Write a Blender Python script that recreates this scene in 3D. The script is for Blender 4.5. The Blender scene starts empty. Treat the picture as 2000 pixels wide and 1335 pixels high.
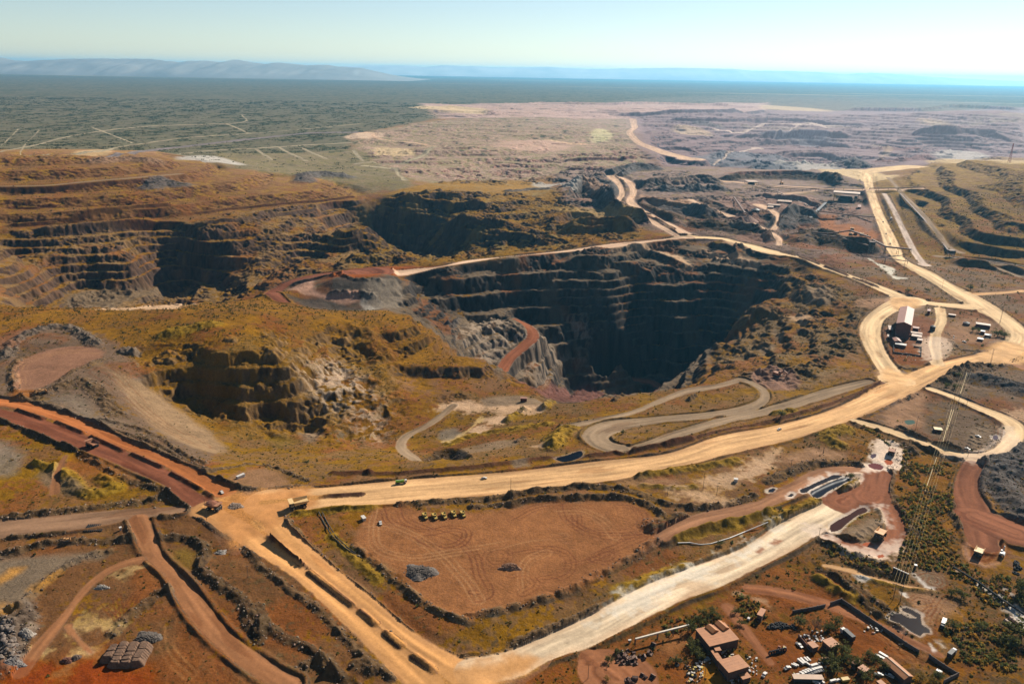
import bpy, bmesh, math, random, time
import numpy as np
from mathutils import Vector, Matrix
T0 = time.time()
rng = np.random.default_rng(7)
random.seed(7)
scene = bpy.context.scene
COL = scene.collection

# ------------------------------------------------------------------ camera
F_PX, W_PX, H_PX = 1500.0, 2000.0, 1335.0
CAM_H = 330.0
ROLL = 0.0175
PITCH = math.atan((667.5 - 140.5) / F_PX)
cam_d = bpy.data.cameras.new("camera")
cam = bpy.data.objects.new("camera", cam_d)
COL.objects.link(cam)
cam_d.sensor_width = 36.0
cam_d.lens = 36.0 * F_PX / W_PX
cam_d.clip_start = 1.0
cam_d.clip_end = 200000.0
_F = Vector((0, math.cos(PITCH), -math.sin(PITCH)))
_U0 = Vector((0, math.sin(PITCH), math.cos(PITCH)))
_R0 = Vector((1, 0, 0))
_R = _R0 * math.cos(ROLL) + _U0 * math.sin(ROLL)
_U = _U0 * math.cos(ROLL) - _R0 * math.sin(ROLL)
cam.matrix_world = Matrix(((_R.x, _U.x, -_F.x, 0), (_R.y, _U.y, -_F.y, 0),
                           (_R.z, _U.z, -_F.z, CAM_H), (0, 0, 0, 1)))
scene.camera = cam

# ------------------------------------------------------------------ light
SUN_EL = math.radians(35.0)
SUN_AZ = math.radians(43.0)            # to the right of the view direction (+Y)
SUN_DIR = Vector((math.sin(SUN_AZ) * math.cos(SUN_EL), math.cos(SUN_AZ) * math.cos(SUN_EL), math.sin(SUN_EL)))
sun_d = bpy.data.lights.new("sun", 'SUN')
sun_d.energy = 5.0
sun_d.angle = math.radians(0.5)
sun_d.color = (1.0, 0.93, 0.82)
sun = bpy.data.objects.new("sun", sun_d)
COL.objects.link(sun)
sun.rotation_euler = (-SUN_DIR).to_track_quat('-Z', 'Y').to_euler()
sun.location = (2000, 2000, 3000)

world = bpy.data.worlds.new("World")
scene.world = world
world.use_nodes = True
wn = world.node_tree
bg = wn.nodes["Background"]
sky = wn.nodes.new("ShaderNodeTexSky")
sky.sky_type = 'NISHITA'
sky.sun_disc = False
sky.sun_elevation = SUN_EL
sky.sun_rotation = SUN_AZ
sky.altitude = 1200.0
sky.air_density = 1.0
sky.dust_density = 0.25
sky.ozone_density = 1.0
wn.links.new(sky.outputs[0], bg.inputs[0])
bg.inputs[1].default_value = 0.056

scene.view_settings.view_transform = 'Standard'
scene.view_settings.look = 'None'
scene.view_settings.exposure = 0.95
scene.view_settings.gamma = 1.0
scene.cycles.max_bounces = 4
scene.cycles.diffuse_bounces = 1
scene.cycles.glossy_bounces = 2
scene.cycles.volume_bounces = 0
scene.cycles.transparent_max_bounces = 8
scene.cycles.use_denoising = True
scene.cycles.denoiser = 'OPENIMAGEDENOISE'
scene.cycles.denoising_input_passes = 'RGB_ALBEDO_NORMAL'
scene.render.use_persistent_data = False
# ------------------------------------------------------------------ photo survey -> world
FRAMES = {'P': (0, 0, 1.0), 'F': (1094, 176, 1.482), 'A': (0, 100, 2.84), 'B': (650, 100, 2.84), 'C': (1300, 100, 2.84),
          'D': (0, 500, 2.84), 'E': (650, 500, 2.84), 'G': (1300, 500, 2.84),
          'H': (0, 885, 2.966), 'I': (500, 885, 2.966), 'J': (1000, 885, 2.966),
          'K': (1300, 1150, 5.714), 'L': (1600, 1100, 5.0), 'M': (1500, 850, 4.0),
          'N': (1340, 1190, 9.206), 'O': (1490, 1200, 9.889), 'R': (1640, 1240, 10.0), 'S': (1150, 1220, 9.524), 'T': (1720, 1080, 7.143),
          'U': (1820, 620, 4.767), 'V': (0, 1180, 6.06), 'W': (1690, 580, 6.897), 'X': (1400, 310, 6.25), 'Y': (1500, 410, 7.143), 'Z': (760, 915, 10.0)}


def pts(s):
    """survey string -> array of (px, py[, extra]) in photo pixels; a letter switches the survey sheet"""
    fr = FRAMES['P']
    out = []
    for tok in s.split():
        if tok in FRAMES:
            fr = FRAMES[tok]
            continue
        v = [float(q) for q in tok.split(',')]
        out.append([fr[0] + v[0] / fr[2], fr[1] + v[1] / fr[2]] + v[2:])
    return np.array(out, dtype=float)


def ray(px, py):
    px = np.asarray(px, float); py = np.asarray(py, float)
    dx = px - W_PX / 2; dy = py - H_PX / 2
    x = (dx * math.cos(ROLL) + dy * math.sin(ROLL)) / F_PX
    v = (-dx * math.sin(ROLL) + dy * math.cos(ROLL)) / F_PX
    return x, math.cos(PITCH) - v * math.sin(PITCH), -math.sin(PITCH) - v * math.cos(PITCH)


def on_plane(px, py, z):
    x, y, zz = ray(px, py)
    t = (np.asarray(z, float) - CAM_H) / zz
    return x * t, y * t


# ------------------------------------------------------------------ value noise
_T = rng.random((512, 512)).astype(np.float32)


def vnoise(x, y, seed=0):
    x = x + seed * 17.37; y = y + seed * 9.13
    xi = np.floor(x); yi = np.floor(y)
    fx = (x - xi).astype(np.float32); fy = (y - yi).astype(np.float32)
    xi = xi.astype(np.int32); yi = yi.astype(np.int32)
    fx = fx * fx * (3 - 2 * fx); fy = fy * fy * (3 - 2 * fy)
    a = _T[xi & 511, yi & 511]; b = _T[(xi + 1) & 511, yi & 511]
    c = _T[xi & 511, (yi + 1) & 511]; d = _T[(xi + 1) & 511, (yi + 1) & 511]
    return (a + (b - a) * fx) * (1 - fy) + (c + (d - c) * fx) * fy


def fbm(x, y, size, octaves=3, seed=0, gain=0.5):
    """about -1..1"""
    out = np.zeros(np.shape(x), np.float32); amp = 1.0; tot = 0.0; f = 1.0 / size
    for o in range(octaves):
        out += amp * (2 * vnoise(x * f + 0.3 * y * f, y * f - 0.3 * x * f, seed + o * 5) - 1)
        tot += amp; amp *= gain; f *= 2.03
    return out / tot * 1.6


def sstep(a, b, x):
    t = np.clip((x - a) / (b - a), 0, 1)
    return t * t * (3 - 2 * t)


# ------------------------------------------------------------------ terrain lattice (fan: rows of equal Y, columns of equal X/Y)
Q = 1.0                                     # lattice coarseness for tests


def _rows():
    y = list(np.linspace(110, 300, 16)[:-1])
    v = 300.0
    while v < 60000:
        y.append(v)
        if v < 1000: s = 0.85
        elif v < 2300: s = 1.7
        elif v < 3500: s = 1.7 + (v - 2300) / 1200 * 4
        elif v < 7500: s = v * 0.00165
        else: s = v * 0.0035
        v += s * Q
    return np.array(y)


YR = _rows()
TC = np.concatenate([np.linspace(-1.5, -0.9, 60, endpoint=False), np.linspace(-0.9, 0.9, int(1600 / Q)),
                     np.linspace(0.9, 1.5, 61)[1:]])
NR, NC = len(YR), len(TC)
XX = (YR[:, None] * TC[None, :]).astype(np.float64)
YY = np.repeat(YR[:, None], NC, axis=1).astype(np.float64)
print("lattice", NR, NC, NR * NC)


def window(x0, x1, y0, y1):
    i0 = max(0, np.searchsorted(YR, y0) - 1); i1 = min(NR, np.searchsorted(YR, y1) + 1)
    if i1 <= i0: return None
    ya = max(1.0, YR[i0]); yb = YR[i1 - 1]
    ta = min(x0 / ya, x0 / yb); tb = max(x1 / ya, x1 / yb)
    j0 = max(0, np.searchsorted(TC, ta) - 1); j1 = min(NC, np.searchsorted(TC, tb) + 1)
    if j1 <= j0: return None
    return slice(i0, i1), slice(j0, j1)


def lattice_sample(Hg, x, y, rows=None, cols=None):
    rows = YR if rows is None else rows; cols = TC if cols is None else cols
    y = np.clip(np.asarray(y, float), rows[0] + 1e-6, rows[-1] - 1e-6)
    t = np.clip(np.asarray(x, float) / y, cols[0] + 1e-9, cols[-1] - 1e-9)
    i = np.searchsorted(rows, y) - 1; j = np.searchsorted(cols, t) - 1
    i = np.clip(i, 0, len(rows) - 2); j = np.clip(j, 0, len(cols) - 2)
    fi = (y - rows[i]) / (rows[i + 1] - rows[i]); fj = (t - cols[j]) / (cols[j + 1] - cols[j])
    return (Hg[i, j] * (1 - fi) * (1 - fj) + Hg[i + 1, j] * fi * (1 - fj)
            + Hg[i, j + 1] * (1 - fi) * fj + Hg[i + 1, j + 1] * fi * fj)


def march(px, py, sampler):
    """first hit of the photo rays with a height function"""
    x, y, zz = ray(px, py)
    x = np.atleast_1d(x); y = np.atleast_1d(y); zz = np.atleast_1d(zz)
    n = len(x); t0 = np.full(n, 200.0); hit = np.zeros(n, bool); tl = t0.copy()
    t = t0.copy(); th = np.full(n, 59000.0)
    while True:
        step = np.maximum(3.0, t * 0.004)
        tn = t + step
        below = (CAM_H + zz * tn) < sampler(x * tn, y * tn)
        new = below & ~hit
        th[new] = tn[new]; tl[new] = t[new]; hit |= new
        t = tn
        if hit.all() or t.min() > 58000: break
    a, b = tl, th
    for _ in range(14):
        m = (a + b) / 2
        below = (CAM_H + zz * m) < sampler(x * m, y * m)
        b = np.where(below, m, b); a = np.where(below, a, m)
    return x * b, y * b, CAM_H + zz * b


def smooth_poly(P, closed=False, step=6.0):
    """Catmull-Rom through the rows of P (any number of columns), resampled about every `step` metres"""
    P = np.asarray(P, float); n = len(P)
    if n < 3 and not closed:
        L = np.hypot(*(P[1, :2] - P[0, :2])); k = max(2, int(L / step) + 1)
        u = np.linspace(0, 1, k)[:, None]
        return P[0] * (1 - u) + P[1] * u
    out = []
    for i in range(n if closed else n - 1):
        p0 = P[(i - 1) % n] if closed or i > 0 else 2 * P[0] - P[1]
        p1 = P[i]; p2 = P[(i + 1) % n]
        p3 = P[(i + 2) % n] if closed or i + 2 < n else 2 * P[-1] - P[-2]
        L = np.hypot(*(p2 - p1)[:2]); k = max(1, int(L / step))
        # centripetal-ish: chord tangents limited
        d = max(L, 1e-6)
        l0 = max(np.hypot(*(p1 - p0)[:2]), 1e-6); l3 = max(np.hypot(*(p3 - p2)[:2]), 1e-6)
        m1 = ((p1 - p0) / l0 * d + (p2 - p1) / d * l0) / (l0 + d) * d
        m2 = ((p3 - p2) / l3 * d + (p2 - p1) / d * l3) / (l3 + d) * d
        u = (np.arange(k) / k)[:, None]
        out.append((2*u**3 - 3*u**2 + 1) * p1 + (u**3 - 2*u**2 + u) * m1 + (-2*u**3 + 3*u**2) * p2 + (u**3 - u**2) * m2)
    if not closed: out.append(P[-1:])
    return np.concatenate(out)


def inside(poly, x, y):
    c = np.zeros(np.shape(x), bool); n = len(poly)
    for i in range(n):
        x0, y0 = poly[i - 1, :2]; x1, y1 = poly[i, :2]
        if y0 == y1: continue
        cr = ((y0 > y) != (y1 > y))
        c ^= cr & (x < (x1 - x0) * (y - y0) / (y1 - y0) + x0)
    return c


def strip_field(P, margin):
    """P: rows (x, y, halfwidth, z). Returns window, q (signed distance outside the edge), s, side (signed lateral), z"""
    hw = P[:, 2].max() + margin
    w = window(P[:, 0].min() - hw, P[:, 0].max() + hw, P[:, 1].min() - hw, P[:, 1].max() + hw)
    if w is None: return None
    shp = XX[w].shape
    q = np.full(shp, 1e6, np.float32); s = np.zeros(shp, np.float32); lat = np.zeros(shp, np.float32); z = np.zeros(shp, np.float32)
    r0, c0 = w[0].start, w[1].start
    S = 0.0
    for i in range(len(P) - 1):
        a = P[i]; b = P[i + 1]; dx, dy = b[0] - a[0], b[1] - a[1]; L = math.hypot(dx, dy)
        if L < 1e-6: continue
        m = max(a[2], b[2]) + margin
        ww = window(min(a[0], b[0]) - m, max(a[0], b[0]) + m, min(a[1], b[1]) - m, max(a[1], b[1]) + m)
        if ww is not None:
            l = (slice(max(0, ww[0].start - r0), max(0, ww[0].stop - r0)), slice(max(0, ww[1].start - c0), max(0, ww[1].stop - c0)))
            x = XX[w][l]; y = YY[w][l]
            if x.size:
                u = np.clip(((x - a[0]) * dx + (y - a[1]) * dy) / (L * L), 0, 1)
                ex = x - (a[0] + u * dx); ey = y - (a[1] + u * dy)
                d = np.sqrt(ex * ex + ey * ey)
                qq = d - (a[2] + (b[2] - a[2]) * u)
                k = qq < q[l]
                q[l] = np.where(k, qq, q[l])
                s[l] = np.where(k, S + u * L, s[l])
                lat[l] = np.where(k, np.sign(dx * (y - a[1]) - dy * (x - a[0])) * d, lat[l])
                z[l] = np.where(k, a[3] + (b[3] - a[3]) * u, z[l])
        S += L
    return w, q, s, lat, z


def poly_field(P, margin):
    """signed distance (negative inside) of a closed polygon on its window"""
    w = window(P[:, 0].min() - margin, P[:, 0].max() + margin, P[:, 1].min() - margin, P[:, 1].max() + margin)
    if w is None: return None
    x = XX[w]; y = YY[w]
    d2 = np.full(x.shape, 1e12, np.float32)
    for i in range(len(P)):
        a = P[i - 1]; b = P[i]; dx, dy = b[0] - a[0], b[1] - a[1]; L2 = dx * dx + dy * dy
        if L2 < 1e-9: continue
        u = np.clip(((x - a[0]) * dx + (y - a[1]) * dy) / L2, 0, 1)
        e = (x - a[0] - u * dx) ** 2 + (y - a[1] - u * dy) ** 2
        np.minimum(d2, e, out=d2)
    d = np.sqrt(d2)
    return w, np.where(inside(P, x, y), -d, d)
# ------------------------------------------------------------------ survey data: spot heights (photo px, metres)
SPOT = """
0,1335,-5 250,1335,-6 500,1335,-6 900,1325,-8 1200,1335,-10 1500,1335,-10 1800,1335,-10 2000,1335,-10
0,1150,-3 250,1150,-4 0,1000,-1 250,1000,0 420,990,1 150,900,1 0,800,5 150,860,3 300,930,1 600,1180,-4 720,1180,-6 550,1010,0 480,980,0
700,1000,0 760,1060,0 850,1130,0 1000,1150,0 1100,1050,0 1250,1010,0 900,1190,0 800,1000,0 1000,990,0 1150,1130,0 1260,1050,0
950,1275,-8 1150,1195,-9 1300,1115,-9 1500,1065,-8 1650,990,-6 1400,1000,-1 1550,930,-1 1700,870,-1 1700,920,-3 1750,950,-4 1740,1060,-5 1850,1000,-5
1600,1150,-9 1800,1150,-9 2000,1150,-8 1950,1050,-5 1920,950,-3 1950,850,-1 1980,800,-1 1870,830,-2 1750,820,-1
600,975,0 800,950,0 1000,930,0 1200,905,0 1400,868,0 1600,815,0 1750,755,0 1850,712,0 1960,670,0
2000,640,0 1900,600,0 1800,580,0 1750,600,-2 1700,650,-3 1740,740,-1 1770,650,-2 1900,650,-2 1860,560,0 2000,560,2
1850,545,0 1750,490,0 1720,400,0 1700,340,0 1640,450,-8 1600,400,-8 1560,470,-8
1340,462,0 1450,475,0 1550,500,0 1650,535,0 1740,570,0
1300,465,0 1150,482,0 1000,502,0 870,517,-1 700,535,-6 600,545,-14 535,570,-24 555,592,-30
650,602,-40 700,606,-42 580,575,-27 600,598,-36 612,560,-25 650,542,-6 720,544,-6 776,538,-6 650,572,-24 725,576,-25 776,566,-24
1250,380,-6 1350,400,-10 1450,400,-10 1500,350,-5 1400,350,-5 1220,400,0 1200,350,0 1260,430,0 1300,340,0 1480,430,-12
1320,420,-14 1280,410,-14 1150,390,-22 1100,370,-18 1130,430,-26
200,640,5 350,610,14 500,610,20 450,650,24 600,620,11 640,640,0 250,720,9 110,710,10 50,660,4 0,630,2 300,660,12
260,700,6 300,760,-12 400,850,-36 215,760,6
420,690,17 540,690,15 330,705,9 600,690,-4
300,850,2 420,920,0 520,928,-2 620,932,-2 700,928,-2 850,907,-2 950,902,-2
450,870,-44 550,865,-48 620,850,-52 700,865,-50 400,790,-38 520,830,-52 600,830,-54 760,850,-52 800,870,-48 640,900,-26 500,890,-32 420,880,-32 860,890,-28
640,680,-14 660,740,-28 720,790,-42 740,680,-22 690,660,-10 780,800,-46 740,830,-52
900,800,-46 950,805,-44 1020,778,-42 900,770,-46 1000,765,-42 860,850,-46 960,850,-34 880,740,-36 830,640,-12 800,610,-10 760,605,-8 700,620,-4 950,700,-38 1040,750,-40 900,690,-28 800,700,-28
                         
1060,770,-40 1100,840,-18 1000,860,-20 1140,850,-8 1500,772,-8 1350,800,-12 1250,775,-22 1180,770,-30 1330,748,-26 1430,730,-14 1550,740,-8 1660,750,-2 1200,880,-3 1100,890,-3
   1290,748,-215 1240,742,-215 1300,735,-215    1100,640,-104
1000,500,0 1100,492,-2 1200,482,-4 1300,490,-16 1400,490,-18 1500,520,-16 1540,546,-14 1476,591,-32 1437,620,-40 1395,669,-42 1370,708,-36 1335,742,-27
1260,510,-28 1350,520,-30 1450,520,-22   
1680,600,-2 1600,570,-6 1600,620,-14 1660,660,-5 1560,690,-14 1500,650,-26 1520,600,-22 1600,660,-14 1480,700,-22 1610,725,-4
60,458,-2 200,443,0 370,437,0 500,412,0 620,400,0 700,392,0
230,575,-96 160,560,-88 320,570,-118 380,555,-112 100,570,-76 340,500,-62 250,500,-38 150,500,-36 0,480,-4 0,560,-45 60,590,-75 30,520,-25 0,610,-10
120,600,-40 300,600,-4 560,598,-10 470,600,-4
390,455,-8 430,560,-96 500,560,-72 540,540,-58 520,445,-10 600,500,-42 640,520,-52 690,490,-20 680,445,-3 695,520,-38 470,500,-50
720,440,-5 770,393,2 880,385,6 1000,385,2 745,508,-150 800,510,-140 850,508,-104 950,495,-58 1050,475,-38 780,440,-52 720,505,-120 705,440,-12 705,500,-60 1080,442,-16 1180,452,-14 1200,466,-6 900,430,-22 1000,440,-28 1100,400,-6
0,308,98 150,306,98 300,308,88 430,335,50 560,350,28 640,352,18 720,375,6 0,360,62 300,362,48 0,400,33 300,397,28 450,380,24 0,440,5 200,430,8 400,410,10 520,390,14
600,330,2 750,330,2 820,340,0 750,290,0 650,280,0 850,310,4 900,290,6 1000,290,8 1100,300,0 1050,345,-32 950,350,-24 870,350,-6 1200,310,-6 1150,340,-18 1240,260,10 1290,300,0 1350,315,-2
1250,320,-4 1350,325,-4 1500,330,-2 1600,332,0 1690,338,0 1560,318,-40 1480,315,-50 1620,300,-95 1700,300,-105 1560,290,-80 1450,285,-60 1350,270,-45 1400,240,-6 1300,235,-4 1500,228,0 1700,225,0 1850,225,0
1780,266,0 1830,263,0 1880,264,0 1930,270,-4 1790,289,-74 1840,291,-76 1890,293,-76 1935,292,-70 1800,300,-78 1750,300,-70 1850,250,0 1720,255,-40 1600,255,-40 1980,240,0 1900,302,-78
1780,345,4 1800,335,30 1850,318,62 1900,312,74 2000,335,72 1950,400,62 1950,450,44 2000,495,14 1880,495,0 1800,400,10 1850,440,18 1830,380,34 1900,360,64 1990,375,72 2000,430,58
1950,520,-2 2000,545,0 1880,215,90 1950,215,110 1820,225,10 2000,222,100
850,213,30 1000,212,45 1200,213,50 1400,215,40 1000,222,0 1200,226,0 850,222,0 1450,222,0

830,545,-28 830,580,-50 800,600,-46 770,592,-38 920,612,-76 880,618,-72 960,612,-78 896,665,-72 920,650,-73 940,668,-86 960,690,-104 930,640,-74 997,621,-79 1008,623,-80 1023,636,-84 1039,634,-85 1036,648,-90 1060,650,-92 1021,665,-98 1048,669,-100 993,687,-106 1020,690,-108 972,713,-114 1000,711,-116 968,725,-118 991,727,-120 1075,668,-112 1060,700,-134 1085,720,-160 1115,757,-196
""".replace('\n', ' ')
# anchors outside the picture (world x, y, z)
ANCHOR = [(-700, 300, -4), (700, 300, -8), (0, 200, -6), (-900, 700, 3), (1000, 700, -3), (-1500, 1200, 20), (-1900, 1500, 60), (-2600, 2200, 70),
          (1600, 1300, 0), (2300, 2000, 40), (2600, 2800, 60), (5500, 5000, 0), (-5500, 5000, 0), (-3000, 3500, 0), (-1200, 3500, 0), (0, 12000, 0),
          (4500, 3500, 20), (9000, 9000, 0), (-9000, 9000, 0), (-3000, 7000, 0), (2500, 9500, 0), (0, 8000, 0), (-1000, 1500, -50), (-1300, 800, 5),
          (0, 1394, -34), (0, 1366, -62), (0, 1344, -84), (-75, 1352, -32), (-75, 1324, -56), (100, 1400, -40), (100, 1362, -85), (100, 1326, -125), (100, 1290, -165), (100, 1255, -203), (150, 1402, -40), (150, 1366, -85), (150, 1332, -125), (150, 1298, -165), (150, 1262, -208), (200, 1410, -40), (200, 1374, -85), (200, 1344, -125), (200, 1316, -165), (200, 1288, -212), (300, 1444, -40), (300, 1398, -85), (300, 1370, -125), (300, 1352, -165), (300, 1336, -214), (50, 1396, -36), (50, 1364, -70), (50, 1334, -98), (50, 1286, -125), (345, 1352, -214), (420, 1330, -130), (460, 1410, -62), (30, 1090, -160), (150, 1080, -175), (220, 1180, -212), (300, 1180, -185), (60, 960, -95), (200, 930, -70), (-60, 1000, -85), (320, 980, -60),
          (-420, 1350, -95), (-600, 1400, -100), (-300, 1850, -130), (-180, 1850, -120), (-150, 1650, -60), (-450, 1640, -80), (0, 1650, -50)]

# terraced ground: (outline, bench height, share of the bench that is face, strength, wobble)
TERRACE = [
    # great pit, far wall and floor sides
    ("860,518 1000,500 1150,482 1300,466 1450,478 1545,520 1560,550 1480,600 1440,630 1400,680 1340,750 1200,772 1080,775 1040,760 1040,700 980,740 920,690 890,640 780,600 760,560 800,530", 13.0, 0.40, 1.0, 5.0, 0.6),
    # right flank of the great pit
    ("1545,520 1690,590 1700,660 1640,720 1560,760 1420,745 1345,750 1395,680 1440,630 1480,600 1550,552", 9.0, 0.5, 0.8, 6.0),
    # left pit
    ("0,460 60,445 200,432 375,428 500,400 700,388 720,440 690,480 700,522 600,545 540,560 430,590 300,600 60,600 0,620", 13.0, 0.5, 1.0, 5.0),
    # middle pit
    ("690,470 705,430 760,388 880,375 1010,378 1100,400 1200,440 1230,462 1100,490 900,512 690,530", 13.0, 0.55, 1.0, 7.0),
    # left dump
    ("0,300 310,298 440,325 600,345 720,372 700,392 500,412 375,432 200,440 0,452", 20.0, 0.36, 1.0, 1.2, 0, 0),
    # plateau face and spur benches
    ("240,680 420,665 560,650 640,640 700,650 760,700 700,790 620,850 500,845 380,800 280,750", 16.0, 0.55, 0.75, 6.0),
    ("760,600 840,620 960,700 1050,745 1040,770 900,780 800,760 740,680", 11.0, 0.36, 1.0, 3.0, 0.15),
    # right dump
    ("1760,345 1850,305 2030,310 2030,505 1890,500 1800,410", 18.0, 0.42, 1.0, 2.0, 0, 0),
    # far pit
    ("1250,230 1500,222 1800,222 1985,232 2010,300 1960,310 1700,335 1500,330 1300,320", 17.0, 0.42, 1.0, 5.0, 0.3, 1, 34),
    ("1050,300 1250,290 1290,330 1200,345 1050,360 860,360 840,330", 11.0, 0.45, 0.9, 6.0, 1, 1, 12),
    ("690,262 860,235 1240,228 1250,290 1050,300 860,340 800,345 700,300", 9.0, 0.4, 0.9, 3.0, 0.6, 1, 17),
    ("830,200 1500,198 1500,226 1240,228 860,230", 14.0, 0.45, 0.9, 3.0, 0.3, 1, 14),
    ("1080,350 1200,345 1220,440 1080,440", 12.0, 0.45, 0.9, 5.0, 0.7, 1, 10),
    ("1230,340 1330,335 1480,350 1560,400 1690,335 1690,400 1600,470 1340,450 1260,400", 9.0, 0.42, 0.9, 3.0, 0.6, 1, 11),
]

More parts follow.
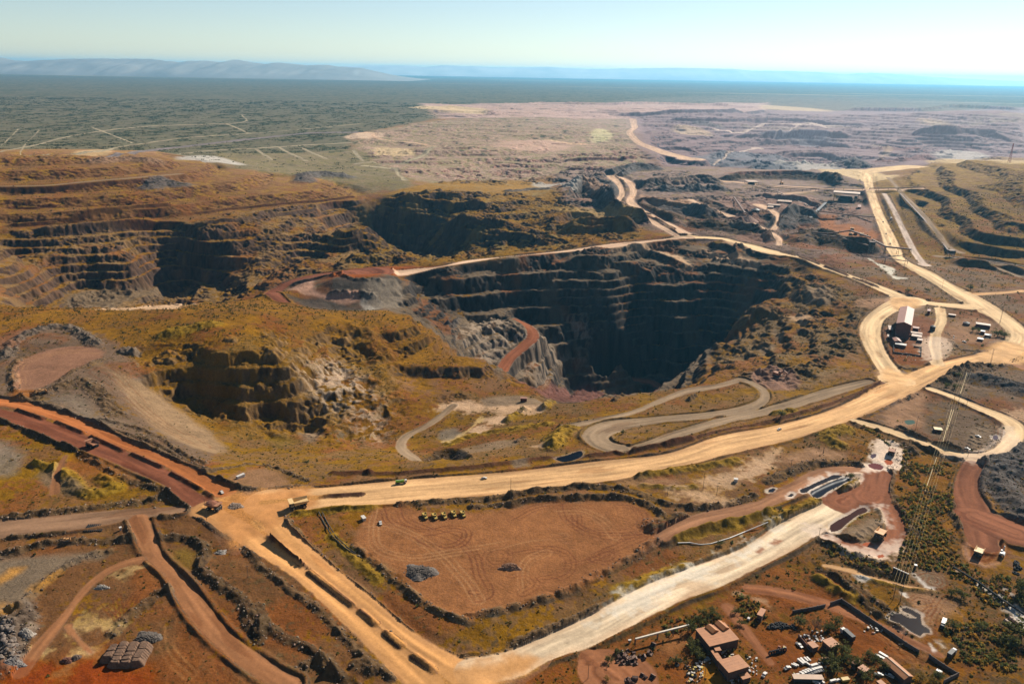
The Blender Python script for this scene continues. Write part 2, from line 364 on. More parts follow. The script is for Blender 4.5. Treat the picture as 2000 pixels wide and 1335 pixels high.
# roads given by their two edges: name, label-free data: (edge a, edge b, colour key, berm a, berm b)
ROADS = [
    ("main", "I 0,222 400,200 820,160 1483,108 J 500,50 900,5 G 300,1000 600,945 900,860 1100,770 1220,705 1330,660 1500,595 1650,560 1800,530",
     "I 140,350 300,325 700,300 900,280 1483,225 J 300,190 600,150 900,85 1150,35 G 300,1110 700,1015 1040,905 1400,745 1500,685 1640,620 1850,585", 'tan', 1, 1),
    ("righthaul", "C 1085,665 1110,770 1145,880 1190,1000 1240,1120 1300,1180 G 1330,60 1480,150 1600,230 1720,300 1840,370 1890,430 1870,480 1790,530",
     "C 1150,660 1160,770 1200,880 1250,980 1310,1110 1325,1150 G 1345,30 1480,90 1600,160 1750,230 1880,310 1980,385 2040,440 2010,510 1900,590", 'cream', 1, 1),
    ("toploop", "C 1085,665 1180,650 1380,635", "C 1100,680 1200,665 1390,645", 'cream', 0, 0),
    ("middle", "C 0,1032 130,1022 300,1028 450,1060 640,1108 G 740,0 900,55 1060,115 1200,165 1330,215 1430,245 1560,260 1700,268",
     "C 0,1050 150,1045 280,1050 420,1085 590,1138 G 690,4 860,67 1030,127 1170,187 1290,240 1400,268 1560,285 1760,310", 'cream', 1, 1),
    ("leftloop", "G 1310,215 1200,270 1120,330 1075,400 1090,480 1140,570 1190,650 1230,710", "G 1400,275 1290,305 1210,355 1195,400 1200,470 1230,540 1280,610 1330,665", 'cream', 1, 1),
    ("innerloop", "G 1490,285 1500,360 1480,400 1465,450 1460,500 1480,560 1475,605", "G 1550,290 1555,380 1530,420 1525,480 1530,550 1540,590", 'cream', 0, 0),
    ("upper", "B 1988,1025 1800,1040 1600,1065 1300,1100 1000,1130 750,1160 600,1185 450,1203 330,1212", "B 1988,1042 1800,1057 1500,1092 1200,1127 900,1152 700,1182 560,1210 420,1248 300,1258", 'pinktan', 0, 1),
    ("redloop", "B 330,1212 150,1212 D 1840,85 1700,105 1580,140 1500,190 1490,220 1530,250 1590,265", "B 300,1258 150,1245 D 1840,100 1720,130 1610,160 1575,190 1572,220 1605,260", 'red', 1, 1),
    ("twinA", "B 1510,690 1580,750 1590,800 1560,840 1590,870 1700,920 1800,975 1900,1030", "B 1560,688 1615,750 1622,800 1600,850 1640,880 1730,915 1840,970 1940,1030", 'pinktan', 1, 0),
    ("twinB", "B 1560,688 1640,745 1650,790 1625,835 1660,870 1760,915 1860,965 1935,1020", "B 1580,685 1680,740 1685,790 1670,830 1740,880 1850,940 1988,1012", 'pinktan', 0, 1),
    ("crossroad", "C 0,735 150,718 300,715 500,735 700,748 900,755 1100,762 1430,753", "C 0,748 150,728 300,725 500,745 700,760 900,768 1100,775 1430,762", 'pinktan', 0, 0),
    ("fartwin", "B 1645,375 1655,420 1640,470 1690,515 1760,545 1850,575 1988,605", "B 1685,375 1690,420 1678,470 1725,510 1790,535 1880,565 1988,592", 'pinktan', 0, 1),
    ("redupper", "D -60,785 0,788 120,800 250,840 500,930 700,1020 900,1110 1100,1195 1180,1240 1320,1290", "D -60,826 0,830 100,850 240,885 400,955 600,1040 800,1110 950,1185 1110,1280 1200,1335", 'orange', 1, 0),
    ("redlower", "D -60,838 0,852 90,862 240,905 450,985 680,1075 880,1165 1050,1265 H 1150,240 1250,262", "D -60,885 0,905 130,950 300,1020 420,1065 600,1130 800,1220 930,1280 H 1000,240 1090,300 1190,340", 'red', 0, 1),
    ("swleft", "H 1090,310 1250,430 1483,580 I 200,700 400,880 600,1080 760,1240 850,1335 930,1420", "H 1290,330 1483,430 I 70,500 280,660 560,890 700,1000 850,1120 1030,1260 1130,1335 1220,1410", 'tan2', 1, 0),
    ("swright", "I -30,370 60,460 280,640 570,880 850,1110 1040,1250 1150,1335 1230,1400", "I 150,350 165,385 300,520 500,690 700,850 900,1020 1080,1130 1240,1190 1400,1240 1440,1300", 'tan2', 0, 1),
    ("white", "I 1240,1190 1400,1180 J 0,1130 150,1070 350,980 480,925 600,840 800,740 1000,670 1100,630 1250,580 1400,510 M 0,735 200,620 400,540 560,470 650,420",
     "I 1150,1335 1350,1380 J 0,1330 200,1200 370,1150 600,1050 820,940 1000,850 1200,780 1400,680 M 0,1000 150,930 280,850 350,800 420,750 540,690 700,540", 'white', 1, 1),
    ("redcurve", "M 560,620 700,525 820,515 880,560 925,640 935,720 920,800 850,850 720,865 600,800 470,775", "M 600,440 760,430 900,470 970,520 1050,610 1080,720 1065,850 1000,960 880,985 700,940 400,810", 'redwet', 0, 1),
    ("redstub", "M 600,470 720,420 730,300 760,240", "M 1000,560 950,470 940,420 970,330 985,280", 'redwet', 0, 0),
    ("yardroad", "M 780,250 600,235 450,245 300,290 150,380 0,460 J 1483,250 1300,300 1050,350 950,395 890,430 820,470", "M 770,290 600,300 480,330 420,400 300,450 150,515 0,570 J 1483,330 1200,395 1050,440 960,480 880,520 800,560", 'redbrown', 1, 0),
    ("eastloop", "G 1040,900 1200,940 1400,1010 1600,1080 1700,1100 1800,1075 1870,1010 1890,950 1850,900 1780,880 1700,840 1580,785 1440,738", "G 1020,915 1200,968 1400,1042 1560,1110 1690,1142 1810,1142 1910,1105 1985,1020 1995,930 1930,890 1800,850 1600,770 1460,722", 'cream', 1, 1),
    ("eastred", "M 1540,190 1470,330 1455,480 1490,620 1540,760 1580,860", "M 1730,190 1640,370 1660,480 1750,590 1790,700 1800,860", 'redwet', 1, 1),
    ("eastred2", "M 1600,560 1750,590 1900,650 2000,690", "M 1590,700 1700,780 1850,840 2010,890", 'redwet', 1, 1),
    ("eastspur", "G 1850,585 1920,600 2010,640", "G 1870,572 1930,585 2010,610", 'redbrown', 0, 0),
    ("haironlow", "G 1120,683 850,750 600,830 400,870 200,930 0,990 E 1700,1045 1560,1070", "G 1175,695 1050,735 850,800 600,870 400,910 200,965 0,1025 E 1700,1075 1580,1090", 'greytan', 1, 1),
    ("hairupper", "G 430,672 560,735 580,780 500,850 250,895 0,918 E 1700,940 1560,975 1510,1010 1560,1045 1640,1050", "G 410,690 510,735 530,780 440,830 250,868 0,890 E 1700,905 1480,935 1380,980 1385,1030 1450,1075 1580,1090", 'greytan', 1, 1),
    ("hairtop", "G 420,672 280,712 130,735 0,782 E 1600,875 1450,905 1270,945", "G 420,692 290,730 140,755 0,802 E 1610,890 1460,920 1290,958", 'greytan', 0, 0),
    ("depress", "E 660,815 570,890 480,950 390,990 350,1040 380,1100 450,1130", "E 700,825 620,890 530,950 430,1000 405,1050 430,1085 500,1125", 'greytan', 0, 0),
    ("pitramp", "E 985,345,-79 1060,385,-85 1095,420,-91 1055,470,-99 975,530,-107 915,605,-115 905,640,-119", "E 1020,345,-79 1105,380,-85 1165,425,-92 1130,480,-100 1050,540,-108 995,600,-116 968,648,-120", 'pitred', 0, 1),
    ("pitfloor", "E 1430,695,-207 1550,680,-210 1700,672,-212 1790,690,-212 1830,710,-205", "E 1500,745,-210 1530,712,-211 1640,700,-212 1740,708,-213 1800,740,-208", 'pitred', 0, 0),
    ("hwest", "H -40,392 0,390 400,350 800,318 1090,300", "H -40,510 0,500 300,465 560,430 740,385 1100,345", 'brown', 0, 1),
    ("hmain", "H 740,385 800,520 830,590 860,630 960,700 1010,800 1110,970 1250,1110 1400,1240 I 200,1420", "H 850,345 900,480 930,580 1050,700 1200,870 1350,1060 1483,1150 I 200,1290", 'brown2', 1, 1),
    ("hloop", "H 850,585 650,640 520,730 420,850 350,960 230,1050 130,1210 60,1300", "H 880,640 750,640 600,710 480,830 410,920 370,1010 290,1090 200,1220 140,1310", 'brown2', 0, 0),
    ("hloop2", "H 400,960 400,1010 450,1065 540,1130 560,1170", "H 380,1010 430,1080 500,1140 540,1190 545,1230", 'brown2', 0, 0),
    ("townroad", "J 1150,795 1220,930 1300,1050 1400,1140 1483,1210 K 1250,990 1350,1060", "J 1240,790 1285,920 1350,1030 1440,1120 K 1050,700 1200,880 1330,990 1400,1040", 'redroad', 0, 0),
    ("townside", "J 380,1150 420,1220 380,1290 360,1335", "J 440,1150 520,1240 700,1240 900,1270 950,1335", 'redroad', 0, 0),
    ("townred", "J 1240,770 1330,740 1483,740 L 0,250 200,370 500,540 800,690 1050,870 1400,960", "J 1290,790 1360,800 1483,830 L 0,310 200,400 500,580 800,740 1000,900 1400,1010", 'redroad', 0, 0),
    ("southpath", "L 0,0 250,20 420,80 600,150 800,205 1000,240 1120,255", "L 0,30 230,60 400,120 600,185 800,230 1000,262 1120,270", 'tan', 0, 0),
    ("westtrack", "H 370,0 300,150 280,250", "H 400,0 350,140 350,260", 'brown2', 0, 0),
    ("dumproad", "A 0,745 250,740 500,715 750,695 1000,675", "A 0,752 250,750 500,728 750,708 1000,685", 'greytan', 0, 0),
    ("eastservice", "C 1220,700 1260,740 1300,800 1400,900 1500,1020 1570,1100 1620,1130", "C 1240,695 1280,735 1330,790 1440,900 1540,1020 1600,1090 1680,1120", 'greytan', 0, 0),
    ("railbed", "C 1200,790 1260,900 1310,1010 1380,1140 1420,1190", "C 1225,785 1285,890 1340,1000 1410,1130 1450,1180", 'pale', 0, 0),
    ("eastservice2", "C 1500,1130 1700,1150 1988,1195", "C 1500,1142 1700,1165 1988,1212", 'greytan', 0, 0),
    ("eastservice3", "C 1690,1150 1830,1195 1988,1250", "C 1690,1160 1830,1208 1988,1262", 'greytan', 0, 0),
    ("siding", "G 1690,205 1830,200 1988,185", "G 1690,220 1830,213 1988,198", 'tan', 0, 0),
    ("plantroad", "C 480,850 530,870 590,900 610,940 580,990", "C 530,840 570,862 630,900 635,945 610,1000", 'pinktan', 0, 0),
    ("plantroad2", "C 600,790 700,782 830,770", "C 600,798 700,792 830,778", 'pinktan', 0, 0),
    ("plantroad3", "C 120,820 200,870 300,905 420,940 520,990 610,1040 610,1075", "C 140,812 210,855 310,890 430,925 540,975 640,1035 645,1075", 'pinktan', 0, 0),
    # tracks on the plain
    ("t1", "A -20,560 200,515 380,470 600,435 900,410 1250,400 1340,352", "A -20,568 200,525 380,478 600,441 900,415 1260,405 1360,356", 'track', 0, 0),
    ("t2", "A 495,420 610,465 735,512", "A 510,418 622,460 745,510", 'track', 0, 0),
    ("t3", "A 1235,400 1300,425 1370,458", "A 1262,400 1325,425 1390,455", 'track', 0, 0),
    ("t4", "A 100,583 380,555 735,517 1100,472 1380,455 1988,402", "A 100,587 380,560 735,522 1100,477 1380,459 1988,406", 'track', 0, 0),
    ("t5", "A 520,575 900,535 1250,495 1500,470 1750,448 1988,445", "A 640,575 900,552 1250,510 1500,482 1750,458 1988,455", 'tracknight', 0, 0),
    ("t6", "A 0,525 60,470 100,430", "A 8,525 66,472 104,432", 'track', 0, 0),
    ("t7", "A 105,570 150,500 215,435", "A 112,570 158,500 221,437", 'track', 0, 0),
    ("t8", "A 1405,542 1450,575 1500,605", "A 1435,542 1475,570 1520,600", 'track', 0, 0),
    ("t9", "A 1525,528 1600,570 1690,612", "A 1550,526 1630,568 1715,608", 'track', 0, 0),
    ("t10", "A 1655,535 1730,570 1800,600", "A 1685,533 1750,565 1820,595", 'track', 0, 0),
    ("t11", "A 960,570 1200,545 1500,530 1750,515 1988,503", "A 960,577 1200,552 1500,537 1750,521 1988,508", 'track', 0, 0),
    ("t12", "B 120,460 170,450 200,470 220,490 300,500 430,515 560,535", "B 200,458 240,460 260,480 280,492 340,502 440,510 600,535", 'pinktan', 0, 0),
    ("t13", "B 600,535 540,575 480,595 400,615 170,622 120,632", "B 560,530 510,560 440,585 380,605 170,612 110,625", 'track', 0, 0),
    ("t14", "B 100,550 130,590 160,615", "B 130,540 160,585 185,612", 'track', 0, 0),
    ("t15", "B 150,640 280,650 350,690 390,720", "B 160,632 310,640 390,685 420,712", 'track', 0, 0),
    ("t16", "B 1160,490 1200,500 1290,515 1400,520", "B 1170,482 1215,485 1300,505 1400,510", 'pinktan', 0, 0),
    ("t17", "C 250,435 400,435 650,415 720,425 900,425 1200,432", "C 250,442 400,443 650,428 720,435 900,433 1200,440", 'pale', 0, 0),
    ("t18", "C 570,490 640,465 720,430", "C 580,495 655,470 740,433", 'pale', 0, 0),
    ("t19", "C 250,595 330,560 430,535 510,530", "C 270,600 350,565 440,542 515,538", 'pale', 0, 0),
]
# banks, windrows and heaps: (line, height m, half-width m, colour key or None)
RIDGES = [
    ("D 100,852 240,902", 3.0, 4.0, 'dkred'), ("D 318,922 460,982", 3.0, 4.0, 'dkred'), ("D 510,1003 680,1078", 3.0, 4.0, 'dkred'), ("D 735,1098 900,1174", 3.0, 4.0, 'dkred'),
    ("D 955,1208 1110,1290", 3.0, 4.0, 'dkred'), ("D 1140,1308 1172,1330", 2.5, 4.0, 'dkred'),
    ("I -10,395 35,440", 2.6, 3.6, 'dkred'), ("I 68,482 270,648", 2.8, 3.8, 'dkred'), ("I 312,690 558,884", 2.8, 3.8, 'dkred'), ("I 605,922 692,988", 2.8, 3.8, 'dkred'), ("I 752,1042 840,1112", 2.8, 3.8, 'dkred'), ("I 915,1176 1030,1258", 2.8, 3.8, 'dkred'),
    ("I 40,284 170,268", 2.6, 3.6, 'dkred'), ("I 295,256 450,246 610,236", 2.8, 4.4, 'dkred'),
    ("C 640,1108 720,1132", 3.0, 3.9, 'dkred'), ("C 745,1142 850,1182", 3.0, 3.9, 'dkred'), ("C 880,1195 1010,1245", 3.0, 3.9, 'dkred'), ("C 1040,1258 1150,1300", 3.0, 3.9, 'dkred'), ("G 1080,130 1180,172", 3.0, 3.1, 'dkred'), ("G 890,60 1000,100", 3.0, 3.1, 'dkred'),
    ("B 1600,700 1618,750 1612,830 1650,868", 4.0, 5.5, 'rub'), ("B 1670,880 1760,910", 4.0, 4.7, 'dkred'), ("B 1790,930 1900,985", 4.0, 4.7, 'dkred'),
    ("I 150,372 300,545 500,725 700,890 900,1065 1060,1160 1240,1210 1400,1190", 4.0, 5.1, 'rub'),
    ("I 560,535 700,650 820,742 950,850 1150,948 1240,970", 3.4, 3.5, 'rub'), ("I 440,480 560,600 700,730", 2.0, 5.0, 'och'),
    ("I 180,350 350,335 690,315", 2.2, 4.5, 'och'), ("I 830,300 1000,290 1250,270 1483,250", 4.0, 3.9, 'rub'), ("I 1240,310 1483,290", 3.0, 3.1, 'rub'),
    ("J 0,302 60,284 300,262 520,252 700,264 830,322 868,352", 5.0, 4.3, 'rub'), ("J 0,242 200,212 450,196 700,216 850,272 960,302 1050,312 1200,297 1400,242", 4.6, 4.3, 'rub'),
    ("J 740,132 900,112 1100,82 1300,42", 3.6, 6.0, 'och'), ("J 760,182 900,197 1060,190", 2.4, 4.0, 'och'),
    ("I 1230,932 1400,912 J 0,890 150,850 350,772 600,652 740,590", 3.2, 3.9, 'rub'), ("J 810,420 870,425 980,385", 5.0, 10.0, 'rub'), ("J 735,572 850,508", 4.0, 4.5, 'grey'), ("J 960,490 1100,440 1300,400 1483,340", 3.0, 8.0, 'och'),
    ("J 620,800 820,720 1000,655", 2.0, 6.0, 'och'), ("J 500,905 380,960 180,1040 0,1110", 3.0, 4.7, 'rub'),
    ("H 0,592 150,562 330,522 600,508 790,490", 4.6, 4.7, 'rub'), ("H 0,372 300,342 500,318 700,290 900,262 960,244", 3.6, 4.7, 'rub'), ("H 0,940 120,890 200,800 330,690 440,620 560,580 620,570", 3.0, 3.9, 'rub'),
    ("H 920,488 1060,490 1160,524 1188,590 1152,680 1200,712 1300,782 1400,850 1440,960 1483,1060", 4.0, 4.7, 'dk'), ("I 5,900 30,1000 15,1070", 4.0, 5.5, 'dk'),
    ("I 40,980 150,1062 300,1132 370,1182 480,1285 560,1345", 3.0, 4.3, 'dk'), ("I 10,650 100,705 200,792 320,864 450,1005 600,1155 790,1305", 3.0, 3.5, 'rub'), ("I 290,1230 400,1200 440,1260", 5.0, 6.2, 'rub'), ("I 590,1220 660,1260", 4.0, 4.7, 'rub'),
    ("H 470,5 600,78 750,158 890,196 1075,305", 3.2, 3.9, 'dk'), ("H 350,110 420,160 460,225 540,240 660,205 600,140", 5.0, 8.0, 'och'), ("H 205,60 270,80 320,80", 5.0, 6.0, 'och'), ("H 1100,325 1250,430 1400,530 1483,620", 3.6, 3.9, 'dk'),
    ("H 990,790 900,830 850,880 720,960 665,1040", 3.4, 4.7, 'rub'), ("H 880,340 960,350 1020,345", 4.0, 6.2, 'rub'), ("H 0,500 200,480 370,462", 2.4, 3.1, 'rub'),
    ("H 740,395 770,470", 2.0, 2.3, 'rub'), ("H 10,1230 60,1100 120,980 100,930", 5.0, 12.0, 'grey'),
    ("D 120,790 300,838 600,962 900,1062 1150,1190", 3.4, 3.9, 'dk'), ("D 560,910 750,952 960,1060 1130,1152", 3.6, 3.9, 'rub'), ("D 1220,1238 1310,1285 1500,1295 1650,1275", 3.6, 3.9, 'dk'), ("D 600,1000 900,1090 1150,1200 1400,1160 1700,1240", 2.4, 3.1, 'rub'),
    ("D 0,905 130,960 300,1030 420,1075", 3.6, 3.9, 'dk'),
    ("D 30,560 90,470 200,420 330,395 460,440 530,490", 5.0, 9.0, 'grey'), ("D 80,750 85,600 120,560", 4.0, 5.5, 'rub'), ("D 330,690 430,625 560,575", 3.0, 4.7, 'rub'), ("D 690,520 740,530", 9.0, 8.0, 'grey'), ("D 940,430 1040,410 1160,390", 9.0, 16.0, 'och'),
    ("D 120,790 300,740 420,700 560,780 640,880", 3.0, 10.0, 'rub'),
    ("E 530,1125 620,1080 700,1115", -13.0, 11.0, 'dk'), ("E 1215,1060 1250,1000 1310,960", 9.0, 12.0, 'och'), ("E 1170,840 1210,800 1235,780", 7.0, 8.0, 'och'), ("E 970,910 1030,870 1060,850", 6.0, 7.0, 'och'), ("E 1020,1030 1060,1010", 5.0, 3.9, 'rub'),
    ("E 1260,950 1450,910 1600,880", 3.0, 3.1, 'dk'), ("E 650,1040 760,1000 1000,960 1200,930", 3.0, 9.0, 'och'), ("E 200,1210 500,1195 800,1170 1100,1130 1400,1110 1600,1090 1988,1020", 3.6, 6.0, 'dkred'), ("E 1560,800 1610,770", 7.0, 3.9, 'rub'), ("E 0,1205 200,1210", 3.6, 6.0, 'dkred'),
    ("G 0,1050 200,1000 500,940 800,860 1100,755 1215,700", 3.6, 6.0, 'dkred'), ("G 610,880 700,860", 4.0, 7.0, 'och'), ("G 130,800 160,780", 6.0, 3.9, 'rub'), ("G 500,640 640,620 720,660", 3.4, 3.9, 'rub'),
    ("G 1300,955 1500,1042 1660,1088", 4.6, 4.7, 'dk'), ("G 1560,660 1700,610 1900,600", 4.0, 6.2, 'rub'), ("G 1060,880 1400,770", 3.0, 3.9, 'rub'), ("G 1170,960 1290,980 1400,1050 1620,1130", 3.0, 3.1, 'rub'), ("G 1000,960 900,1020 960,1050", 5.0, 10.0, 'och'), ("G 1780,640 1900,590 1988,560", 3.0, 3.9, 'rub'),
    ("G 1060,940 1040,905", 2.0, 3.1, 'rub'), ("G 1560,420 1600,480 1650,520 1800,530 1900,450 1880,400", 2.0, 3.1, 'rub'), ("G 1210,380 1215,470 1250,550 1300,620 1400,630 1470,590", 2.0, 2.7, 'rub'),
    ("M 0,352 150,292 300,232 420,202", 4.4, 5.5, 'rub'), ("M 425,232 600,212 740,236", 5.0, 3.9, 'dk'), ("M 0,692 300,562 560,432 690,372", 4.2, 7.0, 'och'), ("M 420,828 600,902 750,962 900,1012", 4.6, 4.7, 'dk'), ("M 1000,480 1010,560 1090,650 1100,740", 3.0, 3.5, 'rub'),
    ("M 940,480 960,330 1010,180 1100,120", 3.0, 3.9, 'rub'), ("M 1000,60 1080,70 1130,130", 4.0, 6.2, 'rub'), ("M 1430,500 1440,600 1500,720", 3.0, 3.9, 'rub'), ("M 580,780 680,830 800,830 860,770", 2.0, 1.9, 'rub'), ("M 520,760 620,690 780,600", 1.6, 2.2, 'och'),
    ("L 0,55 150,130 300,252 500,432 700,582 900,682", 4.2, 3.5, 'dk'), ("L 0,150 100,220 200,290 300,340", 4.0, 6.0, 'och'), ("L 350,20 500,80 650,110", 4.0, 4.7, 'dk'), ("L 400,120 560,180 720,210 830,250 1000,265 1100,270", 2.0, 3.0, 'och'), ("L 300,180 420,260 560,370 700,470", 2.4, 3.1, 'rub'),
    ("P 1935,905 1955,960 2005,1005", 8.0, 20.0, 'dkgrey'), ("P 1905,742 1960,752 2010,765", 11.0, 22.0, 'dkgrey'), ("P 1985,880 2010,930", 9.0, 24.0, 'dkgrey'), ("P 1845,745 1900,715", 5.0, 10.0, 'rub'),
    ("P 1430,440 1460,450 1500,452", 8.0, 14.0, 'grey'), ("C 405,940 460,905 500,940", 13.0, 26.0, 'heap'), ("C 640,960 720,915 800,950", 20.0, 38.0, 'dkgrey'), ("C 200,830 300,870 400,905", 6.0, 14.0, 'dk'), ("C 150,960 300,975 450,1010 560,1045", 9.0, 18.0, 'dk'), ("C 350,715 480,712 640,708 860,715 930,735", 16.0, 28.0, 'dk'), ("C 0,770 120,770 300,770", 18.0, 25.0, 'dkgrey'), ("C 0,880 100,890 220,910", 11.0, 24.0, 'dkgrey'), ("C 760,1040 850,1030 900,1070 1000,1090 1100,1110", 14.0, 26.0, 'dk'), ("C 800,890 880,850", 6.0, 10.0, 'dkgrey'),
    ("C 1240,800 1330,1000 1430,1180", 3.0, 4.7, 'rub'), ("C 1390,900 1500,1040 1590,1130", 3.0, 4.7, 'rub'),
    ("B 1320,800 1420,770 1480,810 1560,860", 20.0, 26.0, 'dkgrey'), ("B 1440,720 1500,730 1570,790", 9.0, 22.0, 'dkgrey'), ("B 1680,850 1760,890 1900,940", 10.0, 22.0, 'dk'), ("B 980,780 1100,785 1200,800", 8.0, 20.0, 'dkgrey'), ("B 1600,690 1700,665 1800,660", 18.0, 26.0, 'dkgrey'),
    ("B 0,1240 150,1265 260,1270", 5.0, 5.5, 'rub'), ("A 1680,715 1760,690 1900,700", 16.0, 40.0, 'dkgrey'), ("A 830,745 920,715 1000,735", 12.0, 30.0, 'dkgrey'), ("A 560,595 700,590 820,600", 14.0, 40.0, 'dump'),
    ("E 0,210 80,205 220,215", 5.0, 8.0, 'grey'), ("E 640,370 700,345", 5.0, 8.0, 'dkgrey'),
    ("C 860,602 960,606 1060,622", 26.0, 60.0, 'dkgrey'), ("C 500,612 560,620 640,622", 20.0, 50.0, 'dkgrey'), ("C 640,603 700,612 770,610", 20.0, 50.0, 'dkgrey'), ("C 180,412 240,418 290,425", 20.0, 60.0, 'dkgrey'), ("C 1120,560 1250,560 1380,575", 22.0, 70.0, 'mauve'), ("C 560,470 700,485 860,490", 18.0, 70.0, 'bluegrey'), ("C 330,560 480,555 600,575", 24.0, 80.0, 'bluegrey'), ("C 1180,610 1300,600 1420,590", 20.0, 60.0, 'mauve'),
    ("B 550,310 650,318 800,330 900,345", 16.0, 70.0, 'pinkd'), ("C 0,315 300,305 480,312", 16.0, 80.0, 'pinkd'),
]

RIDGES += [(l, 1.3, 1.7, 'dk') for l in ("U 420,985 520,1020", "U 420,1005 515,1040", "U 415,1027 500,1060", "U 370,1075 460,1110", "U 360,1102 455,1140", "U 350,1137 450,1172", "U 345,1167 430,1197", "U 330,1192 400,1222",
           "M 700,770 740,800", "M 740,745 775,775", "M 780,720 820,755", "M 815,700 860,735", "M 850,685 880,715", "M 650,795 680,815")]

# one-sided banks, drawn left to right along the crest; the face drops towards the camera side: (crest, height m)
CLIFFS = [
    ("F 215,290 290,279 400,271 490,273", 26), ("F 475,256 560,251 680,249 780,263 800,276", 20), ("F 215,325 300,335 380,352 440,372", 22), ("F 380,390 480,393 560,408 620,440", 16), ("F 10,325 60,297 150,342 250,387 290,402", 30),
    ("F 0,412 100,402 200,406 240,402", 20), ("F 415,320 470,335 520,355", 10), ("F 640,377 690,362 760,374", 22), ("F 700,447 745,422 800,440 900,470 960,482", 17), ("F 555,302 640,311 780,331", 12), ("F 100,262 200,236 270,231", 18),
    ("F 60,467 180,457 260,470 330,508 380,520", 13), ("F 420,442 470,460 520,490", 12), ("F 0,492 100,500 200,520 300,545", 12), ("F 440,201 560,206 640,211", 16), ("F 300,91 420,95 640,95 900,97", 26), ("F 480,131 700,140 860,141", 30), ("F 560,161 760,166 880,176", 30),
    ("F 985,133 1100,128 1250,135 1290,150", 40), ("F 640,181 760,186 850,191", 25), ("F 140,76 330,73 600,62", 30), ("F 0,206 150,201 240,196", 14), ("F 0,233 120,229 200,226", 14), ("F 260,166 340,166 420,175", 20), 
    ("F 1120,502 1220,511 1343,541", 14), ("F 820,60 1000,62 1180,52 1343,60", 40), ("F 700,112 900,110 1060,105", 24), ("F 0,40 120,42 260,40 500,48", 26), ("F 700,560 760,585 800,600", 10), ("F 690,590 740,615 790,628", 9), ("F 560,600 640,590 700,620", 10), ("F 600,560 680,545 730,560", 8), ("F 480,650 560,640 640,660", 9),
    ("B 330,850 520,858 700,868 890,872", 16), ("B 500,825 620,815 750,822", 14), ("B 210,905 400,912 650,925", 14), ("B 560,970 750,962 940,985 1000,1000", 14), ("B 600,1035 850,1030 1100,1045 1230,1075", 12), ("B 1200,965 1350,925 1500,930", 16), ("B 1200,1010 1450,1005 1740,985", 14),
    ("A 60,860 200,850 330,835", 6), ("A 900,905 1100,875 1400,850 1700,822 1988,790", 6), ("A 0,962 250,935 600,885 1000,855", 8), ("A 160,1005 450,975 880,940", 10), ("A 1070,975 1300,940 1500,905 1800,880", 8), 
]

